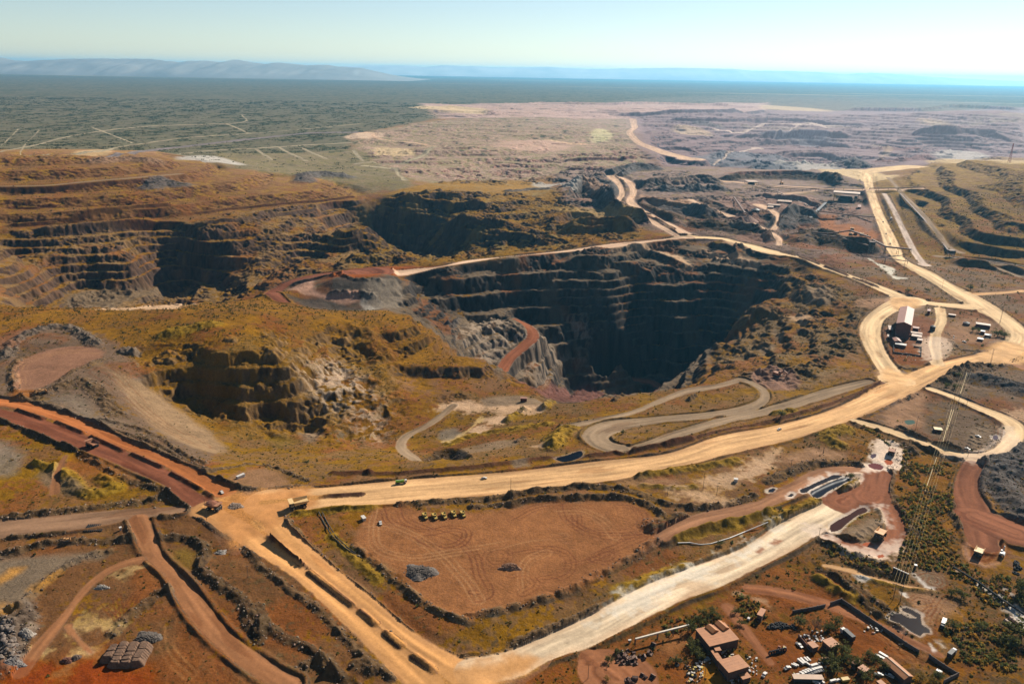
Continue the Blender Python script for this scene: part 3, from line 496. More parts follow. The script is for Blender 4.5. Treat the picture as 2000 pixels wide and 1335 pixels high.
# level or painted ground patches: (outline, colour key, edge softness m, flatten?, strength)
PATCHES = [
    ("E 0,125 200,131 360,115 360,182 220,213 0,207", 'slag', 5, 0, .95), ("E -260,205 -180,232 0,224 60,270 200,285 100,300 -60,290 -200,262", 'slag', 6, 0, .9),
    ("I -40,330 0,215 300,205 420,200 330,320 150,352 60,470 -60,520 H 1300,420 1150,330 1240,260 1330,226", 'tan2', 4, 1, .9),
    ("I 560,490 600,420 690,330 830,305 960,335 1320,335 1483,315 J 60,305 300,280 520,272 700,285 800,340 835,390 800,440 900,470 820,560 700,620 350,785 150,845 0,865 I 1400,895 1240,955 1100,910 950,820 820,700 700,620", 'yard', 5, 1, 1),
    ("D 85,690 105,595 190,545 350,505 500,503 575,530 555,570 450,610 330,680 200,740 100,755", 'pad', 4, 1, 1),
    ("D 520,580 640,640 850,740 1100,920 1250,1080 1200,1095 1050,1050 800,900 680,760 620,660", 'slide', 7, 0, 1),
    ("D 60,755 200,740 240,760 150,790 60,800", 'brown2', 4, 0, .9),
    ("H 0,612 200,592 480,572 600,600 430,640 330,690 200,800 110,890 0,940", 'slate', 6, 1, 1), ("H 0,720 60,670 130,665 110,690 40,730 0,750", 'orangesand', 4, 0, .8), ("H 180,790 250,740 340,690 290,740 220,790", 'orangesand', 6, 0, .7), ("H 0,880 60,890 110,905 0,945", 'orangesand', 6, 0, .7),
    ("H 200,1235 420,1200 600,1150 650,1130 700,1200 880,1275 900,1345 0,1345 0,1270", 'redmud', 9, 0, .9),
    ("H 300,1305 400,1235 400,1160 470,1130 560,1140 570,1170 470,1190 420,1235 380,1280", 'sand', 5, 0, .85), ("H 440,1010 520,970 660,985 650,1030 560,1030 480,1050", 'sand', 8, 0, .6), ("H 200,1130 300,1150 290,1170 210,1165", 'sand', 4, 0, .7), ("H 730,660 850,640 900,650 800,690 700,690", 'sand', 6, 0, .6),
    ("H 450,470 640,395 740,400 760,440 640,455 470,480", 'brown', 5, 0, .8), ("H 1000,560 1060,545 1130,570 1140,640 1090,690 1040,640", 'olive', 5, 0, .7), ("H 240,110 310,110 300,200 270,200", 'slate', 4, 0, .8), ("H 360,150 440,170 490,245 400,255", 'slate', 5, 0, .8), ("H 360,60 430,20 640,70 740,150 600,150 470,120", 'brown2', 8, 0, .6),
    ("D 0,1020 80,1060 140,1110 60,1200 0,1220", 'greymid', 8, 0, .8),
    ("E 560,845 640,810 780,800 850,830 800,860 640,850", 'pinkpale', 6, 0, .9), ("E 840,900 960,880 980,912 900,940 845,925", 'pinkpale', 4, 0, .9), ("E 760,955 850,930 860,972 800,990", 'pinkpale', 4, 0, .9), ("E 820,800 1000,768 1200,790 1180,832 1000,832 860,830", 'slate2', 5, 0, .9), ("E 840,845 1180,835 1170,850 880,862", 'pinkpale', 4, 0, .8), ("E 600,1030 740,965 830,885 830,895 745,975 620,1040", 'sand', 2, 0, .8), ("E 1000,1135 1080,1130 1085,1160 1010,1165", 'slate2', 4, 0, .9), ("E 1110,1050 1190,1040 1190,1065 1120,1075", 'pinkpale', 5, 0, .7), ("E 700,1070 1000,1020 1020,1040 720,1100", 'slate2', 5, 0, .7), ("E 620,960 680,950 670,1010 620,1020", 'greymid', 5, 0, .8),
    ("E 720,335 900,315 880,350 800,410 720,440 690,380", 'slate', 5, 0, .85), ("E 700,470 900,330 980,360 1080,420 1000,500 900,600 800,560", 'whiterock', 8, 0, .42), ("E 1000,560 1190,440 1250,470 1560,500 1630,570 1300,640 1150,720 1090,690 1020,650", 'whiterock', 14, 0, .42), ("E 1270,720 1420,700 1490,750 1350,770 1270,765", 'mauve', 6, 0, .9), ("E 1500,720 1720,720 1700,750 1510,750", 'slate', 5, 0, .8), ("E 1280,330 1420,360 1440,450 1380,480 1320,400", 'whiterock', 12, 0, .5),
    ("E 0,560 120,600 250,740 330,900 250,1060 120,1000 40,960 0,900", 'whiterock', 22, 0, .55), ("D 1600,620 1900,560 1988,620 1988,800 1700,880 1640,740", 'whiterock', 18, 0, .5), ("E 160,240 230,210 280,285 200,300", 'palegrey', 4, 0, .9), ("E 180,150 370,140 360,280 260,290", 'greymid', 6, 0, .9),
    ("B 20,1235 150,1207 400,1192 600,1187 480,1225 380,1240 200,1247 100,1257", 'pitred', 4, 0, .9), ("D 1625,170 1700,140 1740,150 1760,200 1880,215 1988,200 1988,240 1700,210", 'pinkpale2', 5, 0, .9),
    ("D 380,190 560,165 700,175 900,185 880,215 700,250 640,280 500,285", 'slate', 14, 0, .9), ("D 720,285 800,272 930,265 1020,275 960,295 740,298", 'pinkpale', 6, 0, .9),
    ("D 1650,970 1740,965 1780,1010 1720,1035 1670,1000", 'greytan2', 6, 0, .8), ("D 1500,1000 1600,980 1640,1020 1560,1060", 'olive', 10, 0, .6), ("D 1260,1230 1440,1180 1600,1240 1620,1275 1480,1285 1330,1275", 'brown', 5, 1, .9), ("D 0,470 90,465 80,500 0,530", 'pad', 6, 0, .8), ("D 250,790 400,770 600,900 700,930 560,950 400,880", 'greymid', 10, 0, .5),
    ("M 862,30 1010,70 1062,150 1050,250 985,290 900,285 780,290 740,270 790,200 840,150", 'whitemud', 4, 1, .95), ("M 430,775 600,830 720,872 850,862 930,830 1070,812 1060,900 995,965 900,992 700,945 500,870", 'whitemud', 6, 0, .75), ("M 300,700 400,720 470,760 430,800 330,800", 'whitemud', 8, 0, .7), ("M 820,545 880,560 925,640 930,700 890,680 860,620", 'whitemud', 5, 0, .8),
    ("M 130,500 160,450 270,430 330,360 450,300 640,290 740,300 680,400 630,420 720,330 650,320 560,300 440,320 340,400 260,450 180,490", 'whitemud', 3, 0, .8), ("M 560,760 700,700 830,640 900,700 840,790 740,840 640,800", 'slate2', 5, 0, .9),
    ("M 100,200 200,140 380,90 460,100 640,155 560,180 360,190 230,230", 'pinkbrown', 8, 0, .9), ("J 1040,160 1200,150 1330,110 1450,40 1483,60 1330,160 1180,190", 'pinkpale', 6, 0, .7), ("J 900,210 1040,200 1180,210 1250,260 1150,295 1000,270 920,240", 'pinkpale', 8, 0, .7), ("J 560,150 800,140 1000,160 900,180 700,175", 'pinkbrown', 6, 0, .7), ("G 420,1180 560,1100 640,1060 630,1100 560,1170 450,1215 330,1240 220,1235", 'pinkpale', 6, 0, .7),
    ("G 1235,830 1430,755 1425,840 1385,950 1255,955", 'pinkbrown', 6, 0, .9), ("G 1270,500 1430,490 1460,560 1390,610 1290,600", 'redsoil', 6, 0, .9), ("G 1440,330 1490,380 1480,480 1360,500 1300,470 1230,480 1220,400 1280,380", 'redsoil2', 6, 0, .8), ("G 1600,370 1700,340 1850,370 1870,440 1780,480 1650,480 1580,470", 'pinkbrown', 8, 0, .7), ("G 480,640 600,612 720,660 700,742 600,742 490,700", 'mauve2', 5, 0, .9), ("G 1460,450 1530,450 1530,560 1480,580", 'whitemud', 5, 0, .5),
    ("G 680,330 790,320 810,345 770,380 700,360", 'pinkpale', 6, 0, .6), ("G 800,215 900,200 930,240 890,280 780,260", 'slate2', 6, 0, .8), ("G 1050,245 1280,240 1200,270 1080,290", 'pinkbrown', 6, 0, .9), ("G 510,500 600,490 580,540 540,550", 'slate2', 5, 0, .8), ("G 600,400 650,420 640,470 610,440", 'greytan2', 5, 0, .7),
    ("M 1720,700 1800,730 1830,860 1830,960 1720,1000 1580,990 1540,930 1550,860 1600,840", 'redwet', 6, 0, .95), ("M 1540,870 1560,850 1580,940 1700,1010 1820,980 1810,1000 1700,1030 1570,980", 'pinkpale2', 3, 0, .8), ("M 1640,770 1900,870 1850,960 1700,960", 'redwet', 8, 0, .6),
    ("G 1560,1110 1700,1090 1790,1065 1860,1000 1900,940 1960,1000 1900,1100 1800,1140 1680,1140", 'whitemud', 5, 0, .45), ("G 1880,870 1988,840 1988,930 1920,920", 'pinkpale', 6, 0, .7), ("G 1700,960 1790,930 1790,980 1700,1060 1670,1010", 'slate2', 5, 0, .8),
    ("J 1150,640 1350,560 1483,500 M 100,700 30,780 J 1300,620 1100,690 900,780 700,880 560,960 500,960 700,840 900,730", 'bluewhite', 9, 0, .65), ("J 0,1270 60,1240 150,1220 130,1250 20,1290", 'orangesand', 4, 0, .7), ("M 20,842 60,815 120,820 112,842 50,856", 'redmud', 2, 0, 1), ("J 1410,570 1450,548 1465,560 1430,580", 'redmud', 2, 0, 1),
    ("K 600,0 1200,20 1900,60 2000,100 1700,220 1400,250 1150,200 950,60", 'redsoil', 6, 0, .85), ("K 760,20 900,60 1200,200 1180,225 1000,120 780,50", 'pinkpale', 4, 0, .5), ("K 1430,110 1520,105 1570,160 1480,140", 'orangesand', 2, 0, .7), ("K 0,520 250,500 340,560 250,620 100,740 0,780", 'redbrown', 6, 0, .9), ("K 950,480 1450,480 1600,560 1700,760 1300,900 1100,760", 'redsoil', 7, 0, .85), ("K 0,760 220,880 260,1057 0,1057", 'redsoil', 8, 0, .8), ("K 350,840 520,830 680,1057 480,1057", 'orangesand', 4, 0, .55), ("K 1400,880 1600,850 1700,900 1450,1000", 'redsoil', 6, 0, .8),
    ("L 150,480 300,530 600,690 800,830 970,900 900,960 600,900 400,900 250,800 180,640", 'redsoil', 7, 0, .9), ("L 850,280 1050,270 1200,330 1400,380 1300,470 1130,540 1100,630 1010,590 1000,500 880,420", 'pinkbrown', 7, 0, .9), ("L 900,100 1100,60 1230,120 1250,200 1130,255 960,180", 'slate2', 5, 0, .9), ("L 1000,900 1400,960 1500,900 1700,930 1600,1010 1350,1060 1100,980", 'redsoil', 9, 0, .6), ("L 940,860 1090,640 1150,560 1200,600 1120,760 1080,860", 'redsoil', 5, 0, .7),
    ("L 930,95 1000,160 1060,220 1130,230 1110,250 1030,230 960,150", 'salt', 2, 0, .9), ("L 790,280 840,290 860,340 855,400 820,390 840,340", 'salt', 2, 0, .9), ("L 1520,190 1640,250 1750,340 1850,470 2000,640 2000,500 1850,370 1700,270 1560,180", 'salt', 5, 0, .75), ("L 1330,60 1450,120 1440,140 1330,90", 'salt', 3, 0, .5), ("L 1780,215 1900,300 1930,330 1830,270", 'salt', 3, 0, .7), ("L 885,735 940,745 1060,850 1050,860 930,800", 'pinkpale2', 2, 0, .8), ("L 1140,760 1200,770 1270,840 1200,830", 'salt', 3, 0, .7), ("L 1085,780 1130,840 1110,860 1090,820", 'salt', 2, 0, .7), ("L 330,110 450,140 530,180 400,160", 'salt', 2.5, 0, .8), ("L 720,620 800,650 960,690 940,705 780,670", 'pinkpale2', 2, 0, .8),
    ("C 905,910 942,905 962,950 1050,962 1110,1050 1000,1052 930,1010", 'redyard', 7, 0, .85), ("C 960,920 1110,930 1150,960 1120,1000 1060,960 970,950", 'mauve2', 5, 0, .8), ("C 885,645 1060,655 1085,725 1000,725 900,685", 'sand', 10, 0, .8), ("C 1130,1150 1180,1175 1260,1200 1290,1250 1360,1258 1280,1260 1220,1215", 'bluewhite', 3, 0, .9), ("C 320,680 700,675 820,690 600,705 350,700", 'redrock', 10, 0, .7), ("C 0,810 180,830 240,880 100,880 0,860", 'pinkbrown', 10, 0, .8), ("C 560,800 800,800 900,870 1100,850 1130,900 880,890 700,870 560,880", 'mauve2', 12, 0, .8), ("C 350,800 480,830 500,880 400,880", 'mauve2', 10, 0, .8), ("C 420,1010 560,1040 600,1070 420,1050", 'mauve2', 6, 0, .8), ("C 330,1065 450,1090 480,1110 340,1090", 'pinkpale', 6, 0, .7), ("C 200,1100 330,1130 450,1150 530,1190 400,1180 260,1140", 'pinkpale', 7, 0, .75), ("C 0,1110 90,1150 140,1210 60,1180 0,1160", 'pinkpale', 7, 0, .75), ("B 1500,1090 1700,1085 1850,1110 1960,1180 1900,1160 1750,1120", 'pinkpale', 7, 0, .75), ("B 1370,770 1480,780 1520,840 1400,800", 'pinkbrown', 10, 0, .8), ("B 1280,800 1350,740 1420,720 1380,780 1310,815", 'palegrey', 8, 0, .8), ("B 1130,735 1280,740 1200,780", 'palegrey', 10, 0, .8), ("B 1700,800 1988,850 1988,880 1850,870 1700,830", 'pinkbrown', 10, 0, .8), ("B 1220,880 1500,880 1700,960 1500,930 1300,920", 'sando', 12, 0, .7), ("C 890,660 960,650 1050,665", 'sand', 8, 0, .5),
    ("B 430,310 560,302 850,330 820,345 560,325", 'sand', 40, 0, .8), ("B 1430,470 1480,440 1550,460 1540,485 1460,500", 'lemon', 20, 0, .5), ("B 220,565 280,530 400,540 380,580 260,580", 'sand', 14, 0, .6), ("B 120,460 200,455 220,490 140,490", 'pinkpale', 12, 0, .8), ("A 1060,600 1180,580 1280,605 1320,630 1150,610", 'palegrey', 14, 0, .9), ("A 400,555 560,545 520,565 420,570", 'sand', 10, 0, .5), ("B 960,510 1200,490 1300,540 1050,560 920,540", 'pinkpale2', 40, 0, .6),
    ("C 570,300 850,320 900,335 700,330", 'sand', 60, 0, .7), ("C 1410,365 1520,380 1600,410 1550,410", 'sand', 30, 0, .6), ("C 1480,580 1680,562 1760,575 1600,600", 'palegrey', 25, 0, .8), ("C 280,600 480,550 640,580 600,615 420,610", 'bluegrey', 25, 0, .8), ("C 640,510 860,490 950,510 780,545", 'bluegrey', 25, 0, .8), ("C 700,600 850,610 830,640 700,630", 'palegrey', 18, 0, .8), ("C 520,600 640,610 600,640", 'bluegrey', 18, 0, .8), ("C 1150,520 1200,560 1170,590 1230,550", 'sand', 16, 0, .5), ("C 120,420 180,430 240,480 130,480", 'sand', 20, 0, .5),
    ("C 1560,595 1840,600 1860,615 1560,620", 'sandy', 20, 0, .9),
]

# open junctions where roads run into each other, and broken rocky ground (outline, height m, size m)
JUNC = [("I 800,1340 960,1325 1030,1272 1240,1200 1400,1190 1483,1150 J 100,1150 200,1180 120,1250 0,1335 I 1400,1420 1100,1450 850,1420", 'tan2'),
        ("H 1180,325 1290,250 1345,228 1483,216 I 330,212 360,290 175,342 150,380 60,480 -40,500 H 1400,560 1250,420", 'tan3'),
        ("G 1215,710 1180,640 1235,610 1330,650 1420,640 1380,700 1250,760", 'tan'), ("G 1780,520 1880,470 2000,500 1960,600 1850,600 1750,580", 'tan'), ("G 1270,225 1400,240 1400,290 1290,300", 'tan')]
ROUGH = [("620,640 700,625 780,660 800,720 780,860 640,880 570,835 570,720", 5.5, 34.0), ("280,735 420,690 570,700 570,835 480,850 380,800", 2.4, 22.0), ("60,450 370,435 640,430 690,520 540,560 300,600 60,600", 2.2, 22.0), ("1545,520 1690,590 1690,660 1560,760 1345,750 1440,630", 2.4, 26.0),
         ("690,390 1010,378 1220,440 1100,490 690,530", 3.0, 30.0), ("860,518 1300,466 1545,520 1440,630 1340,750 1060,775 980,740 780,600", 2.0, 18.0), ("1080,345 1320,340 1560,400 1640,520 1340,455 1230,420 1080,430", 3.5, 40.0), ("1760,345 1900,308 2030,310 2030,505 1890,500", 1.4, 40.0)]
# tyre marks: (line, number of ruts, spacing m, colour, strength)
TRACKS = [
    ("I 740,310 780,400 880,440 1000,450 1150,425 1215,440 1200,500 1100,535 1000,505 880,440", 3, 3.7, 'rut', 0.57), ("I 830,310 870,390 1000,440 1150,480 1250,560 1300,700 1340,800 1260,825 1190,780 1230,750 1320,760", 3, 3.7, 'rut', 0.53),
    ("J 290,290 310,360 380,420 480,460 700,462 850,450 1000,430 1200,370", 4, 4.1, 'rut', 0.57), ("J 0,380 150,310 290,300 360,330 380,420", 3, 3.7, 'rut', 0.48), ("J 0,560 150,540 300,560 345,620 300,690 180,720", 3, 3.7, 'rut', 0.48),
    ("J 330,620 450,600 560,560 650,520 750,480", 3, 3.7, 'rut', 0.48), ("J 480,590 540,560 590,570 600,600 540,620 480,600", 3, 3.7, 'rut', 0.48), ("I 700,330 680,450 720,560 900,600 1150,560 1400,520 J 100,480 300,470", 3, 3.7, 'rutl', 0.38),
    ("J 600,290 700,300 760,380 700,440 500,450", 3, 4.1, 'rut', 0.43), ("J 60,780 60,680 100,600 200,560", 3, 3.7, 'rutl', 0.34), ("J 0,700 80,690 140,740 60,800", 3, 3.4, 'rut', 0.38), ("J 250,330 400,330 520,380 600,470", 3, 4.4, 'rutl', 0.34), ("I 1350,560 1400,540 1460,560 1440,610 1370,620 1340,590 1350,560", 3, 3.4, 'rut', 0.38), ("I 620,430 720,420 900,470 1100,600 1200,700 1290,830", 3, 4.1, 'rutl', 0.34),
    ("H 690,960 620,890", 3, 2.5, 'rut', 0.48), ("H 700,950 680,830", 4, 2.5, 'rut', 0.48), ("H 715,945 790,820", 4, 2.5, 'rut', 0.48), ("H 900,900 1050,900 1200,1100 1300,1300", 4, 4.1, 'rut', 0.34), ("H 150,1280 400,1300 700,1260 900,1320", 4, 4.4, 'rut', 0.29), ("H 950,1000 980,1150 1100,1280", 3, 4.1, 'rutl', 0.29),
    ("L 960,120 1060,90 1190,140 1210,190 1120,220 1050,180 1080,130", 3, 3.1, 'rut', 0.48), ("L 900,360 960,330 1060,350 1100,420 1050,480", 4, 2.7, 'rut', 0.43), ("L 1250,300 1180,350 1120,450 1080,600 1110,800", 4, 3.1, 'rut', 0.38), ("L 960,420 1200,400 1350,480", 3, 3.1, 'rutl', 0.34),
    ("M 1700,720 1780,800 1800,930 1700,990 1590,960 1560,880", 3, 3.7, 'rutl', 0.48), ("M 1500,350 1520,560 1650,780 1640,950", 4, 4.1, 'rut', 0.48), ("M 700,480 850,480 960,560 1020,700 1000,850", 4, 4.1, 'rut', 0.38), ("M 900,260 860,380 780,460 600,560", 5, 4.4, 'rut', 0.38),
    ("L 250,520 400,660 600,760 850,860 1000,880", 6, 4.1, 'rut', 0.38), ("L 300,480 500,600 700,760 900,930", 4, 4.1, 'rutl', 0.29), ("K 1000,620 1200,640 1400,700 1450,800 1300,860", 4, 3.4, 'rut', 0.38), ("K 550,60 700,300 900,560 1200,860", 3, 3.4, 'rut', 0.48), ("K 1250,200 1500,190 1750,120 1960,110", 4, 3.4, 'rut', 0.38),
    ("D 110,720 150,580 350,530 540,530", 4, 5.1, 'rutl', 0.29), ("D 560,640 800,850 1100,1040", 6, 5.4, 'rut', 0.24), ("G 1900,960 1870,1060 1750,1110 1600,1110", 4, 3.7, 'salt', 0.34), ("G 1560,795 1750,860 1860,950 1850,1040", 4, 3.7, 'rut', 0.29),
]

# still water: (outline, colour key)
PONDS = [
    ("M 345,470 330,452 400,405 530,345 590,318 642,332 600,365 480,430 360,482", 'deep'), ("M 255,440 330,385 440,335 540,302 575,308 480,350 400,385 330,420 268,448", 'deep2'), ("M 0,440 40,405 62,412 40,440", 'deep'), ("M 150,470 185,445 205,460 180,478", 'deep2'),
    ("M 780,220 830,208 880,220 905,245 885,268 830,262 795,245", 'rose'), ("M 800,165 825,138 848,140 845,165 815,180", 'lilac'), ("M 482,722 560,650 640,612 700,572 762,556 780,572 700,620 620,680 540,742 495,752", 'mauvew'),
    ("L 692,540 735,482 800,480 870,518 960,528 900,488 812,452 812,422 860,420 930,452 990,490 1003,590 1080,636 1084,676 1020,668 982,705 900,660 820,604 740,562", 'mauved'),
    ("E 1235,1122 1300,1102 1380,1082 1386,1100 1340,1122 1285,1135", 'deepn'), ("G 1815,995 1835,988 1845,1010 1825,1018", 'lilac'), ("G 1325,910 1380,908 1385,925 1340,930", 'green'), ("M 735,852 800,826 830,840 780,868", 'redw'), ("M 852,932 900,920 915,942 862,956", 'redw'), ("M 905,195 940,178 970,190 965,225 930,228", 'redw'),
]

# broad ground types, later ones over earlier ones:
# (outline, dirt, grass amount, grass colour, rock colour, scrub amount, grass on faces, softness m)
OC = (0.235, 0.122, 0.024); YO = (0.22, 0.12, 0.022); OL = (0.10, 0.085, 0.03)
ZONES = [
    ("-400,128 2400,150 2600,230 1000,235 860,230 700,262 690,300 420,318 300,300 -400,330", (0.105, 0.085, 0.05), .35, (0.115, 0.105, 0.05), (0.1, 0.08, 0.05), .95, 0, 60),
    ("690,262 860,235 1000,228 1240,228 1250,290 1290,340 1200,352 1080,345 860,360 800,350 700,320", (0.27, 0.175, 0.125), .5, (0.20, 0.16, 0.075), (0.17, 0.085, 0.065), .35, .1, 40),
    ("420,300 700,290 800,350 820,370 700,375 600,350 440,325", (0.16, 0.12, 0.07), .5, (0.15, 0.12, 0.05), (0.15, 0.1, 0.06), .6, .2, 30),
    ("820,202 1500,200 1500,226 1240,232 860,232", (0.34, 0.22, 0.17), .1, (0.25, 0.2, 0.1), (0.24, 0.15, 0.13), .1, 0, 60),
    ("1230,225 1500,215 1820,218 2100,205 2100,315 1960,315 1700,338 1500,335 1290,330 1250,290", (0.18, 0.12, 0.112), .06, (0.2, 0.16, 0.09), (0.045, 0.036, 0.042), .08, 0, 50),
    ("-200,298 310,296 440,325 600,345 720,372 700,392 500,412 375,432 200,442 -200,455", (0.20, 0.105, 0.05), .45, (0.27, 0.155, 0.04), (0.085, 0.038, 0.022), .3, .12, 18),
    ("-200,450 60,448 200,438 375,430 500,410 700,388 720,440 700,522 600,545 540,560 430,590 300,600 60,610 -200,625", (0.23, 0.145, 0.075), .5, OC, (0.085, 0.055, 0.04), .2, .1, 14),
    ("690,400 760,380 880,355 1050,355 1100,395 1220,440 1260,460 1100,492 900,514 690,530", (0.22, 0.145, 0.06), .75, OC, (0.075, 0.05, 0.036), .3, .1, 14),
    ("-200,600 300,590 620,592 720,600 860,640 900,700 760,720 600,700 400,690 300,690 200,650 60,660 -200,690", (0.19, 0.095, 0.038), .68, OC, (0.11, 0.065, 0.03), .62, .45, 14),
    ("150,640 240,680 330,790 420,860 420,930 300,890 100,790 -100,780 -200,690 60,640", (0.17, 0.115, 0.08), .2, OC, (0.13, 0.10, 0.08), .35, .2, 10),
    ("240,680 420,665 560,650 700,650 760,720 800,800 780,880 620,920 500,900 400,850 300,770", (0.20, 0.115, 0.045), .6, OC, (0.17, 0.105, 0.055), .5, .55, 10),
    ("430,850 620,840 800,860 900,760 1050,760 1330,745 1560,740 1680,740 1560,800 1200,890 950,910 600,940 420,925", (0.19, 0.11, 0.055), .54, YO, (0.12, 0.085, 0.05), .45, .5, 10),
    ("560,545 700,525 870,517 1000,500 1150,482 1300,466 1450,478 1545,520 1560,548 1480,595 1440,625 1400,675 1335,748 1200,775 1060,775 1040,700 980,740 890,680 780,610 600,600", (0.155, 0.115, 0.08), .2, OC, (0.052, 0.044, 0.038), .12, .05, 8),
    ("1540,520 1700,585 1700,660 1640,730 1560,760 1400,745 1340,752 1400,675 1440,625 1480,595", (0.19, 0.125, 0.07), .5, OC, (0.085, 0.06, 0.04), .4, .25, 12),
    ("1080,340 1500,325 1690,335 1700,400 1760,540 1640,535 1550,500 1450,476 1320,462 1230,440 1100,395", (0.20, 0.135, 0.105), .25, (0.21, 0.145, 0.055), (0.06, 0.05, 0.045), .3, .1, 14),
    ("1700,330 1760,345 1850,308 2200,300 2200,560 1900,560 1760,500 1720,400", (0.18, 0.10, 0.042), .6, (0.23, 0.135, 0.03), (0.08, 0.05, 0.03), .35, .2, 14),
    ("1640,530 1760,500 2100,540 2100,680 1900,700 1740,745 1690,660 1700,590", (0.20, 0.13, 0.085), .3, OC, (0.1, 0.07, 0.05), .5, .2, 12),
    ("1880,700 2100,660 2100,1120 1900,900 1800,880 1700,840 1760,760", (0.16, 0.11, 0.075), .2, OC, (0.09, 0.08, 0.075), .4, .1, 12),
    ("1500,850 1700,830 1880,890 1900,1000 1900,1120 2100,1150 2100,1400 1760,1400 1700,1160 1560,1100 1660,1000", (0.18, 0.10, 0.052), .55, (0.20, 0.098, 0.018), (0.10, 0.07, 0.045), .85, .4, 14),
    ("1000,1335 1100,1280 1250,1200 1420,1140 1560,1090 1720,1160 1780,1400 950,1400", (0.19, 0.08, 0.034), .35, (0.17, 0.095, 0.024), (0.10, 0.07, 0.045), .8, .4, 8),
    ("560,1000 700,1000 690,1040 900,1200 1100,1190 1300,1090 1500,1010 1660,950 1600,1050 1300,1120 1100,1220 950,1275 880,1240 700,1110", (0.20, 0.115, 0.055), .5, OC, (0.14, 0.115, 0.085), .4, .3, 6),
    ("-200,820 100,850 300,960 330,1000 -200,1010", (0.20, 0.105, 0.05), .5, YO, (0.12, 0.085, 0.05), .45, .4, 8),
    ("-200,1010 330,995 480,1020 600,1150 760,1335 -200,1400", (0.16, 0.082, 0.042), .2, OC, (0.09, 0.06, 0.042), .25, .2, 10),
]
for _k in list(range(0)): pass
# ------------------------------------------------------------------ base surface: linear radial interpolation of the spot heights
sp = pts(SPOT)
sx, sy = on_plane(sp[:, 0], sp[:, 1], sp[:, 2])
an = np.array(ANCHOR, float)
CX = np.concatenate([sx, an[:, 0]]); CY = np.concatenate([sy, an[:, 1]]); CZ = np.concatenate([sp[:, 2], an[:, 2]])
D_ = np.hypot(CX[:, None] - CX[None, :], CY[:, None] - CY[None, :])
n_ = len(CX)
A_ = np.zeros((n_ + 1, n_ + 1)); A_[:n_, :n_] = -D_ + np.eye(n_) * -0.0 - np.eye(n_) * 2.0 * 0; A_[n_, :n_] = 1; A_[:n_, n_] = 1
A_[:n_, :n_] -= np.eye(n_) * 0.5
WGT = np.linalg.lstsq(A_, np.concatenate([CZ, [0]]), rcond=None)[0]
ri = np.unique(np.concatenate([np.arange(0, NR, 4), [NR - 1]])); ci = np.unique(np.concatenate([np.arange(0, NC, 5), [NC - 1]]))
gx = XX[np.ix_(ri, ci)]; gy = YY[np.ix_(ri, ci)]
hb = np.full(gx.shape, WGT[n_])
for k in range(n_):
    hb -= WGT[k] * np.sqrt((gx - CX[k]) ** 2 + (gy - CY[k]) ** 2 + 36.0)
hb *= 1 - sstep(9000, 12000, gy)
for _ in range(2):
    hb[1:-1, 1:-1] = (hb[1:-1, 1:-1] * 4 + hb[:-2, 1:-1] + hb[2:, 1:-1] + hb[1:-1, :-2] + hb[1:-1, 2:]) / 8
_i = np.interp(np.arange(NR), ri, np.arange(len(ri))); _j = np.interp(np.arange(NC), ci, np.arange(len(ci)))


def upsample(g):
    i0 = np.clip(_i.astype(int), 0, len(ri) - 2); j0 = np.clip(_j.astype(int), 0, len(ci) - 2)
    fi = (_i - i0)[:, None]; fj = (_j - j0)[None, :]
    r = g[i0] * (1 - fi) + g[i0 + 1] * fi
    return (r[:, j0] * (1 - fj) + r[:, j0 + 1] * fj).astype(np.float32)


HB = upsample(hb)
H = HB.copy()
rows_c, cols_c = YR[ri], TC[ci]
print("base", time.time() - T0)


def base_at(x, y):
    return lattice_sample(hb, x, y, rows_c, cols_c)


def survey(s):
    """photo points -> world rows (x, y, z[, extras]) on the base surface"""
    p = pts(s) if isinstance(s, str) else np.asarray(s, float)
    if p.shape[1] == 3:                     # height given
        x, y = on_plane(p[:, 0], p[:, 1], p[:, 2])
        return np.column_stack([x, y, p[:, 2]])
    x, y, z = march(p[:, 0], p[:, 1], base_at)
    return np.column_stack([x, y, z] + [p[:, k] for k in range(2, p.shape[1])])


fade = 1 - sstep(3000, 7000, YY).astype(np.float32)
N6 = fbm(XX, YY, 6.0, 2, 3)
N15 = fbm(XX, YY, 18.0, 3, 1)
N60 = fbm(XX, YY, 75.0, 3, 2)
N300 = fbm(XX, YY, 320.0, 3, 4)
print("noise", time.time() - T0)

